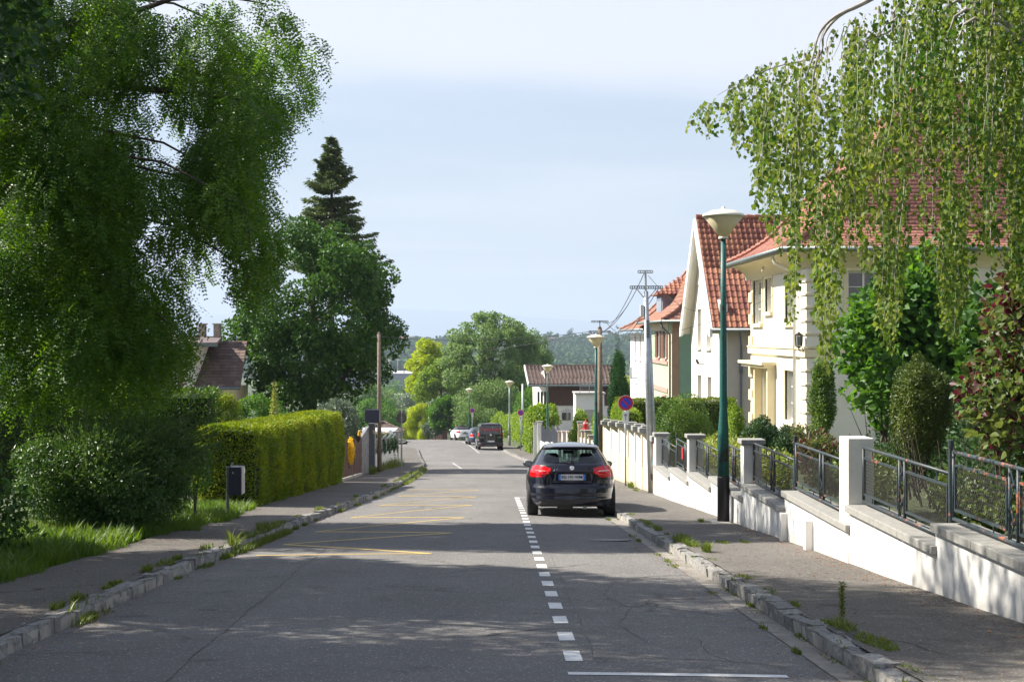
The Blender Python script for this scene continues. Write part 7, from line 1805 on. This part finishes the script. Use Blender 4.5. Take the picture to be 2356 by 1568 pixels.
# ---- garden on the right
hedge_box("garden_hedge", [(8.3, 31.0), (7.6, 22), (7.6, 13.0)], 0.9, lambda y: -0.75, lambda y: zground(7.6, y)-0.1, 26000, 0.09, 0.045, L['yew_dark'], "dark evergreen hedge at the back of the garden behind the hazels", bulge=0.2)
bush("hazel_bush", (7.75, 27.3, 0.0), (1.6, 1.3, 1.75), 8500, 0.155, 0.125, L['hazel'], "tall bright green hazel bush in front of the cream house", cat="bush", seed=51, ncl=34, rcl=0.34, zb=-1.6, nparts=150)
bush("hazel_bush", (6.6, 25.6, -0.95), (0.55, 0.5, 0.75), 520, 0.14, 0.11, L['hazel'], "drooping lower shoots of the hazel above the capless pillar", seed=52, ncl=8, rcl=0.45, nparts=60)
bush("purple_hazel_bush", (6.95, 18.6, -0.20), (1.35, 1.1, 1.85), 9500, 0.115, 0.095, L['purple'], "large leaved purple and green hazel bush at the right edge", seed=53, ncl=30, rcl=0.36, zb=-2.0, nparts=150)
bush("purple_hazel_bush", (5.9, 17.6, -1.05), (0.45, 0.4, 0.65), 480, 0.10, 0.08, L['purple'], "lower purple shoots behind the rusty iron railing", seed=54, ncl=9, rcl=0.45, zb=-1.9, nparts=60)
bush("ball_yew", (5.93, 21.0, -1.05), (0.53, 0.50, 0.97), 22000, 0.042, 0.018, L['yew'], "egg shaped clipped yew behind the railing between the hazels", seed=55, ncl=30, rcl=0.25, lo=0.7)
bush("hazel_bush", (8.4, 23.5, -0.35), (1.35, 1.1, 1.5), 7500, 0.14, 0.11, L['maple'], "darker leafy bush filling the gap between the hazel and the purple bush", seed=62, ncl=26, rcl=0.36, zb=-1.8, nparts=60)
bush("thuja_bush", (7.2, 33.0, -1.45), (0.38, 0.38, 0.98), 9000, 0.07, 0.025, L['thuja'], "narrow thuja against the near corner of the cream house", seed=56, ncl=22, rcl=0.32, lo=0.5)
bush("yew_shrub", (6.75, 38.0, -2.65), (0.55, 0.5, 0.72), 9000, 0.075, 0.025, L['yew_dark'], "upright dark yew shrub behind the second capped pillar, left one", seed=57, ncl=20, rcl=0.3, droop=-0.6)
bush("yew_shrub", (7.35, 37.4, -2.75), (0.50, 0.5, 0.68), 8000, 0.075, 0.025, L['yew_dark'], "upright dark yew shrub nearer to the cream house corner, right one", seed=58, ncl=20, rcl=0.3, droop=-0.6)
bush("pale_shrub", (6.75, 42.0, -2.55), (0.33, 0.33, 0.85), 3600, 0.07, 0.035, L['vine'], "light green upright shrub left of the dark yews", seed=59, ncl=14, rcl=0.4)
bush("rose_bush", (7.2, 34.6, -2.35), (0.55, 0.4, 0.45), 900, 0.07, 0.045, L['purple'], "loose rose bush below the corner of the cream house", seed=60, ncl=10)
tb = bush("dome_topiary", (5.75, 46.0, -3.05), (0.80, 0.8, 1.12), 26000, 0.06, 0.022, L['thuja'], "clipped dome shaped evergreen in front of the garden hedge", seed=61, ncl=10, rcl=0.6, lo=0.85)
hedge_box("garden_hedge", [(4.72, 57.6), (9.2, 57.6)], 1.0, lambda y: -2.42, lambda y: -4.9, 26000, 0.085, 0.03, L['gardenhedge'], "clipped hedge crossing the garden behind the no parking sign", bulge=0.05)
hedge_box("garden_hedge", [(4.78, 51.2), (4.78, 57.0)], 0.55, lambda y: -2.55, lambda y: -4.6, 12000, 0.085, 0.035, L['vine'], "narrow green hedge growing over the far cream pillars", bulge=0.06)
for i, (x, y, z, r) in enumerate(((5.0, 36.0, -2.75, 0.42), (5.05, 33.3, -2.62, 0.5), (5.0, 30.2, -2.45, 0.48), (5.1, 27.4, -2.35, 0.45))):
    bush("laurel_bush", (x, y, z), (0.42, 1.15, r), 1700, 0.09, 0.035, L['laurel'], ["variegated low laurel behind the farthest railing", "variegated low laurel left of the third capped pillar", "variegated low laurel right of the third capped pillar", "variegated low laurel behind the green lamppost"][i], group="low laurels behind the railing", seed=70+i, ncl=12)
for i, (x, y, z, r, m_) in enumerate(((5.1, 23.5, -2.0, 0.5, 'purple'), (5.0, 19.9, -1.85, 0.42, 'yew'), (5.05, 16.0, -1.75, 0.42, 'yew'), (5.1, 13.0, -1.65, 0.45, 'shrub'), (5.0, 10.5, -1.5, 0.4, 'vine'))):
    bush("low_shrub", (x, y, z), (0.40, 1.5, r), 4200, 0.070, 0.040, L[m_], ["low mixed shrub behind the railing left of the capless pillar", "low dark shrub behind the railing right of the capless pillar", "low dark shrub seen through the rusty railing mesh", "low green shrub behind the nearest railing", "low bright shrub beyond the right frame edge"][i], group="low shrubs behind the railing", seed=80+i, ncl=14, zb=-2.4)
mb = MB()
for i in range(26):
    x = random.uniform(5.2, 5.8); y = random.uniform(18, 22); mb.tube([(x, y, -2.1), (x-random.uniform(-.1, .5), y-random.uniform(-.3, .8), -1.35+random.uniform(-.2, .35))], [0.015, 0.003], 5)
mb.tube([(6.9, 33, -2.7), (6.6, 31.5, -2.0), (6.3, 30.5, -2.3)], [0.03, 0.02, 0.01], 6).build("bare_branches", M['bark'], None, kind="stuff")
bush("columnar_cypress", (6.17, 74, -3.1), (0.62, 0.6, 2.75), 22000, 0.11, 0.035, L['cypress'], "dark columnar cypress beside the white wing of the green house", cat="tree", seed=90, ncl=40, rcl=0.25, droop=-0.7, lo=0.5)
bush("ivy_mass", (4.35, 74.6, -4.75), (0.55, 1.3, 1.10), 7000, 0.11, 0.07, L['vine'], "square ivy clad bush between white boards and sandstone pillars", seed=91, ncl=20)
bush("climbing_rose", (4.6, 65, -3.9), (0.35, 2.8, 0.75), 2600, 0.09, 0.05, L['vine'], "climbing plant behind the sandstone pillars", seed=92)
bush("roadside_vine", (2.75, 101.0, -6.35), (0.75, 2.6, 1.75), 11000, 0.16, 0.10, L['vine'], "bright leafy vine bush covering the sign beside the anthracite gate", seed=93, ncl=30)
bush("roadside_vine", (3.4, 97.5, -5.15), (1.25, 1.6, 0.80), 4500, 0.20, 0.12, L['vine'], "spreading upper shoots above the anthracite gate", seed=94, ncl=14)
for i, y in enumerate((107, 113, 119, 125, 132, 139, 146)):
    bush("roadside_bush", (PR(y)+1.2, y, zpave(y)+1.25), (1.15, 3.4, 1.65-0.05*i), 7500, 0.15, 0.075, L['vine'], "bright green roadside bush number along the right pavement behind the van" if False else ["bright roadside bush nearest the vine", "bright roadside bush right of the van rear", "bright roadside bush at the slim grey lamppost", "bright roadside bush above the van roof", "bright roadside bush behind the blue hatchback", "bright roadside bush right of the far sign", "bright roadside bush farthest up beside the last lamppost"][i], group="roadside bushes", seed=100+i, ncl=22)

# ---- trees beyond the crest
broad_tree("poplar_tree", -0.5, 173, -13, (0.1, 172, -3.6), (5.9, 5.5, 6.6), 250, 0.72, 40000, 0.27, 0.18, L['poplar'], "large grey green poplar beyond the parked vehicles", seed=110, trunk_r=0.35, lo=0.45, nlimb=40)
broad_tree("poplar_tree", 4.8, 180, -13, (4.6, 180, -5.0), (2.6, 3, 6.0), 60, 0.8, 13000, 0.24, 0.15, L['poplar'], "second grey green poplar on the right of the large one", seed=111, trunk_r=0.2, lo=0.4, nlimb=20)
broad_tree("lime_tree", -9.0, 196, -15, (-8.2, 195, -4.8), (2.5, 2.6, 4.3), 60, 0.85, 17000, 0.26, 0.18, L['lime'], "bright yellow green tree left of the poplar", seed=112, trunk_r=0.2)
broad_tree("lime_tree", -6.0, 190, -14, (-6.3, 190, -6.6), (3.0, 2.6, 4.2), 60, 0.85, 16000, 0.26, 0.18, L['vine'], "fresh green tree between the yellow tree and the poplar", seed=113, trunk_r=0.2)
broad_tree("chestnut_tree", -4.0, 178, -12.6, (-4.4, 177, -9.3), (2.9, 2.6, 2.1), 50, 0.7, 14000, 0.24, 0.16, L['hazel'], "low dark canopied tree above the pink wall", seed=114, trunk_r=0.18)
broad_tree("weeping_willow", -8.6, 190, -13.8, (-8.7, 187, -10.4), (1.7, 1.5, 2.2), 40, 0.6, 12000, 0.30, 0.06, L['lime'], "small yellow weeping willow left of the pink wall", seed=115, trunk_r=0.12, droop=2.2)
bush("roadside_bush", (-1.6, 159, -8.9), (2.7, 2.2, 2.3), 9000, 0.20, 0.11, L['poplar'], "grey green bush behind the white convertible", seed=116, ncl=24)
bush("roadside_bush", (-0.2, 164, -7.2), (3.6, 2.6, 2.5), 9000, 0.22, 0.12, L['poplar'], "large bush under the poplar behind the far lamppost", seed=117, ncl=24)
bush("roadside_bush", (3.9, 150, -7.6), (2.0, 4.5, 2.4), 9000, 0.2, 0.11, L['hazel'], "tall bush left of the brown roofed house", seed=118, ncl=24)
bush("bright_hedge", (-8.2, 180, -12.1), (0.55, 1.4, 1.25), 4200, 0.14, 0.05, L['lime'], "bright green clipped hedge beside the wheelie bin", cat="hedge", seed=119)
bush("white_flower_bush", (-6.9, 179, -11.0), (1.5, 1.2, 1.1), 5200, 0.2, 0.12, L['grey_bush'], "pale leaved bush between willow and pink wall", seed=120)
spots = [(-13.0, 168, -10.0, 1.6, 2.6, 'maple', "dark tree behind the sign at the left corner"), (-16.0, 215, -12.0, 3.0, 4.2, 'hazel', "green tree beyond the bungalow"), (-14.0, 235, -13.6, 2.4, 3.4, 'poplar', "grey green tree right of the bungalow roof"),
         (-20.5, 250, -12.2, 3.4, 4.6, 'maple', "dark green tree behind the left wood pole"), (-16.8, 290, -14.6, 3.4, 4.4, 'grey_bush', "pale tree beyond the driving car"), (-23.5, 320, -14.6, 4.2, 5.0, 'poplar', "greyish tree below the factory hall"),
         (-20.0, 360, -17.5, 3.6, 4.4, 'vine', "light green tree far down the slope"), (-12.0, 250, -15.5, 3.0, 3.2, 'hazel', "green tree beyond the far car roof"), (-10.8, 215, -13.4, 1.8, 2.6, 'lime', "yellow green tree behind the willow"), (-27, 380, -17.5, 4.5, 5, 'hazel', "dark tree below the factory roof edge"),
         (-33, 520, -24.5, 6, 7, 'poplar', "pale poplar in the valley"), (-26, 560, -26.5, 5.5, 6, 'vine', "light tree in the valley left of the lime tree"), (-42, 640, -26, 7, 8, 'hazel', "broad tree in the valley behind the pole")]
for i, (x, y, z, r, h, m_, lab) in enumerate(spots):
    gz = zground(x, y); cz = gz+h+1.0 if y > 200 else z
    broad_tree("valley_tree", x, y, gz, (x, y, z), (r, r, h*0.8), 30, r*0.32, 5200 if y < 330 else 3600, 0.10*r, 0.06*r, L[m_], lab, group="trees down the slope", seed=130+i, trunk_r=0.2, nlimb=6)
for i, (px_, Y, r, lab) in enumerate(((1262, 210, 3.2, "green tree left above the brown roof"), (1300, 230, 3.6, "green tree behind the ridge of the brown roof"), (1345, 240, 3.2, "tree behind the brown roof near the wood pole"), (1408, 190, 2.2, "tree between cypress and the second lamppost"))):
    X = (px_-1130)/3500*Y; broad_tree("valley_tree", X, Y, zground(X, Y), (X, Y, -6.4-0.8*i % 2), (r, r, 2.6), 24, 1.0, 4200, 0.3, 0.17, L[['hazel', 'poplar', 'maple', 'lime'][i]], lab, group="trees behind the brown roof", seed=150+i, trunk_r=0.15, nlimb=4)
# ================================================================ valley, wooded hill, far town, mountains
fac = empty("factory_hall", (0, 0, 0), "long grey blue factory hall in the valley left of the lime tree", "factory")
MB().box(-112, -42, 1000, 1060, ZR(999)-2, -25.6).build("hall", M['factory'], fac)
MB().box(-112.5, -41.5, 999.5, 1060.5, -25.6, -25.1).build("roof_edge", M['sign_white'], fac)
MB().box(-112.3, -41.7, 999.3, 999.49, -33.2, -32.7).build("base_strip", M['sign_white'], fac)
for i, x in enumerate((-66, -58)):
    MB().lathe([(0.9, -25.1), (0.9, -24.3), (0.3, -23.9)], 12, (x, 1010, 0)).build("roof_vent", M['sandstone'], fac)
for i, (x, Y) in enumerate(((-71.5, 1060), (-66.0, 1075))):
    MB().tube([(x, Y, -36), (x, Y, -16.8)], 0.35, 6).tube([(x+(1.0 if i == 0 else 0), Y, -36), (x+(1.0 if i == 0 else 0), Y, -16.8)], 0.3, 6).box(x-1.5, x+2.0, Y-.2, Y+.2, -18, -17.5).build("railway_mast", M['concrete'], None, label=["double railway mast above the factory roof", "single railway mast right of the double one"][i], cat="mast", group="railway masts")
for i in range(3): wire((-160, 1065, -18.5-i*1.1), (-20, 1080, -21.5-i*1.1), 1.0, ["uppermost railway wire above the factory hall", "middle railway wire above the factory hall", "lowest railway wire above the factory hall"][i], r=0.12, group="railway wires")
sm_ = empty("small_building", (0, 0, 0), "small flat roofed building in the trees below the factory", "building")
MB().box(-42, -33, 600, 606, -31, -24.0).build("wall", M['factory'], sm_); MB().box(-42.5, -32.5, 599.5, 606.5, -24.0, -23.4).build("flat_roof", M['sign_white'], sm_)

def far_house(px_, py_, Y, w, h, roof, label, d=10):
    X = (px_-1130)/3500*Y; Z = (770-py_)/3500*Y; b = zground(X, Y)-1
    r = empty("far_house", (0, 0, 0), label, "house", "houses of the far hill town")
    MB().box(X-w/2, X+w/2, Y, Y+d, b, Z-h*0.45).build("wall", M['far_wall'], r)
    MB().add([(X-w/2-.5, Y-.5, Z-h*0.45), (X+w/2+.5, Y-.5, Z-h*0.45), (X+w/2+.5, Y+d+.5, Z-h*0.45), (X-w/2-.5, Y+d+.5, Z-h*0.45), (X-w*0.25, Y+d/2, Z), (X+w*0.25, Y+d/2, Z)], [(0, 1, 5, 4), (2, 3, 4, 5), (1, 2, 5), (3, 0, 4), (0, 3, 2, 1)]).build("roof", roof, r)
    for i in range(max(1, int(w/4))):
        MB().box(X-w/2+1+i*4, X-w/2+2.4+i*4, Y-0.06, Y-0.01, Z-h*0.45-2.6, Z-h*0.45-1).build("window", M['winglass_dark'], r)
R1, R2_ = M['far_roof'], M['far_dark']
fh = [(926, 774, 1930, 12, 5, R1, "pale house on the far ridge behind the pole top"), (957, 773, 1950, 17, 6, R2_, "wide dark roofed house on the far ridge"), (940, 779, 1900, 10, 5, R1, "low pinkish house on the far ridge"),
      (1270, 776, 1980, 11, 6, R1, "red roofed far house left of the cedar"), (1294, 775, 1980, 7, 6, R1, "small red roofed far house beside the cedar"), (1311, 777, 1880, 13, 9, R2_, "tall pale gabled far house below the cedar"),
      (1335, 789, 1860, 14, 5, R2_, "low wide far house right of the gabled one"), (1286, 786, 1870, 12, 5, R2_, "grey far house between the trees"), (1408, 780, 1960, 11, 5, R1, "red roofed far house right of the utility pole"), (1392, 783, 1970, 8, 4, R1, "small red far house behind the wood pole")]
for a in fh: far_house(*a)
def far_conifer(px_, py_, Y, w, label):
    X = (px_-1130)/3500*Y; Z = (770-py_)/3500*Y; b = zground(X, Y)
    r = empty("far_conifer", (0, 0, 0), label, "tree", "conifers on the far ridge")
    Cc = []; Rc = []
    n = 9
    for i in range(n):
        t = i/(n-1); Cc.append((X+random.uniform(-.2, .2)*w, Y, Z-1-(Z-b)*0.75*t)); q = w*0.5*(0.25+0.75*t); Rc.append((q, q, (Z-b)*0.11))
    foliage("crown", np.array(Cc), np.array(Rc), 700, 1.5, 0.8, L['forest'], r, lo=0.4); MB().tube([(X, Y, b-1), (X, Y, Z-1)], [0.5, 0.1], 6).build("trunk", M['bark'], r)
far_conifer(1311, 756, 1900, 13, "large cedar above the far gabled house"); far_conifer(1283, 767, 1890, 3.2, "slim pointed conifer left of the cedar"); far_conifer(1325, 767, 1895, 9, "thin crowned tree right of the cedar")
far_conifer(954, 773, 1870, 6, "pointed conifer before the wide far house"); far_conifer(946, 775, 1860, 5, "smaller conifer left of the pointed one"); far_conifer(1422, 762, 900, 4.0, "dark poplar shaped tree beside the far white house wing"); far_conifer(920, 780, 1800, 6, "conifer on the ridge near the pole top")
# forest mass on the hill
NT = 2300; P = []; S_ = []
rs = np.random.default_rng(77)
while len(P) < NT:
    y = rs.uniform(1180, 2120); x = rs.uniform(-0.17, 0.17)*y if rs.random() < 0.8 else rs.uniform(-0.45, 0.45)*y
    z = zground(x, y); top = rs.uniform(9, 15)
    if y > 1750: top = rs.uniform(5, 9.5)
    P.append((x, y, z)); S_.append(top)
P = np.array(P); S_ = np.array(S_); q = 46
base = np.repeat(P, q, 0); ss_ = np.repeat(S_, q); O = unit(len(base)); O[:, 2] = np.where(O[:, 2] < -0.3, -O[:, 2], O[:, 2])
lump = 1+0.22*np.sin(O[:, 0]*5+base[:, 0])*np.cos(O[:, 2]*4+base[:, 1])
pos = base + np.stack([O[:, 0]*ss_*0.42*lump, O[:, 1]*ss_*0.42*lump, ss_*0.55+O[:, 2]*ss_*0.45*lump], 1)
V_, F_ = leaf_quads(pos, norm(unit(len(pos))+np.array([0, 0, 0.4])), norm(O+unit(len(pos))*0.35), ss_*0.30, ss_*0.24, 0.15)
np_obj("forest", V_, F_, L['forest'], None, kind="stuff")
# low scrub on the valley floor
NT = 420; P = []
while len(P) < NT:
    y = rs.uniform(380, 990); x = rs.uniform(-0.16, 0.16)*y
    if -118 < x < -38 and y > 960: continue
    if -46 < x < -30 and 570 < y < 610: continue
    P.append((x, y, zground(x, y)))
P = np.array(P); S_ = rs.uniform(3, 6.5, NT); q = 70
base = np.repeat(P, q, 0); ss_ = np.repeat(S_, q); O = unit(len(base)); O[:, 2] = np.abs(O[:, 2])
pos = base + np.stack([O[:, 0]*ss_*0.5, O[:, 1]*ss_*0.5, ss_*0.25+O[:, 2]*ss_*0.6], 1)
V_, F_ = leaf_quads(pos, norm(unit(len(pos))+np.array([0, 0, 0.4])), norm(O+unit(len(pos))*0.4), ss_*0.24, ss_*0.16, 0.15)
np_obj("valley_woods", V_, F_, L['poplar'], None, kind="stuff")
# mountains
V = []; F = []; nx = 90; nyy = 10
for j in range(nyy):
    t = j/(nyy-1)
    for i in range(nx):
        x = -15000+30000*i/(nx-1); y = 16200+4000*t
        pxx = 1130+3500*x/17500
        ridge = np.interp(pxx, [-1900, -400, 400, 700, 970, 1100, 1240, 1440, 1600, 2000, 3000, 4200], [60, 90, 120, 160, 172, 152, 112, 70, 55, 50, 70, 40]) + 3*sin(x*0.0022)+1.5*sin(x*0.006+1)
        ridge = ridge*1.84
        V.append((x, y, -36+(ridge+36)*sin(pi*min(1, t*1.0))**0.9 + 4*sin(x*0.006+y*0.004)*sin(pi*t)))
F = [(j*nx+i, j*nx+i+1, (j+1)*nx+i+1, (j+1)*nx+i) for j in range(nyy-1) for i in range(nx-1)]
np_obj("mountain", V, F, mat("mountain forest", (0.05, 0.08, 0.05), 0.95, var=0.2, scale=0.002), smooth=True, kind="structure")
# haze
hz = MB().box(-16500, 16500, -90, 23500, -70, 360).build("haze", M['black'], None, kind="stuff")
hz.data.materials.clear()
m = bpy.data.materials.new("haze"); m.use_nodes = True; m.node_tree.nodes.clear()
n = m.node_tree.nodes; out = n.new("ShaderNodeOutputMaterial"); pv = n.new("ShaderNodeVolumePrincipled")
pv.inputs["Color"].default_value = (0.66, 0.80, 1.0, 1); pv.inputs["Density"].default_value = 0.00016; pv.inputs["Anisotropy"].default_value = 0.1
m.node_tree.links.new(pv.outputs[0], out.inputs["Volume"]); hz.data.materials.append(m)
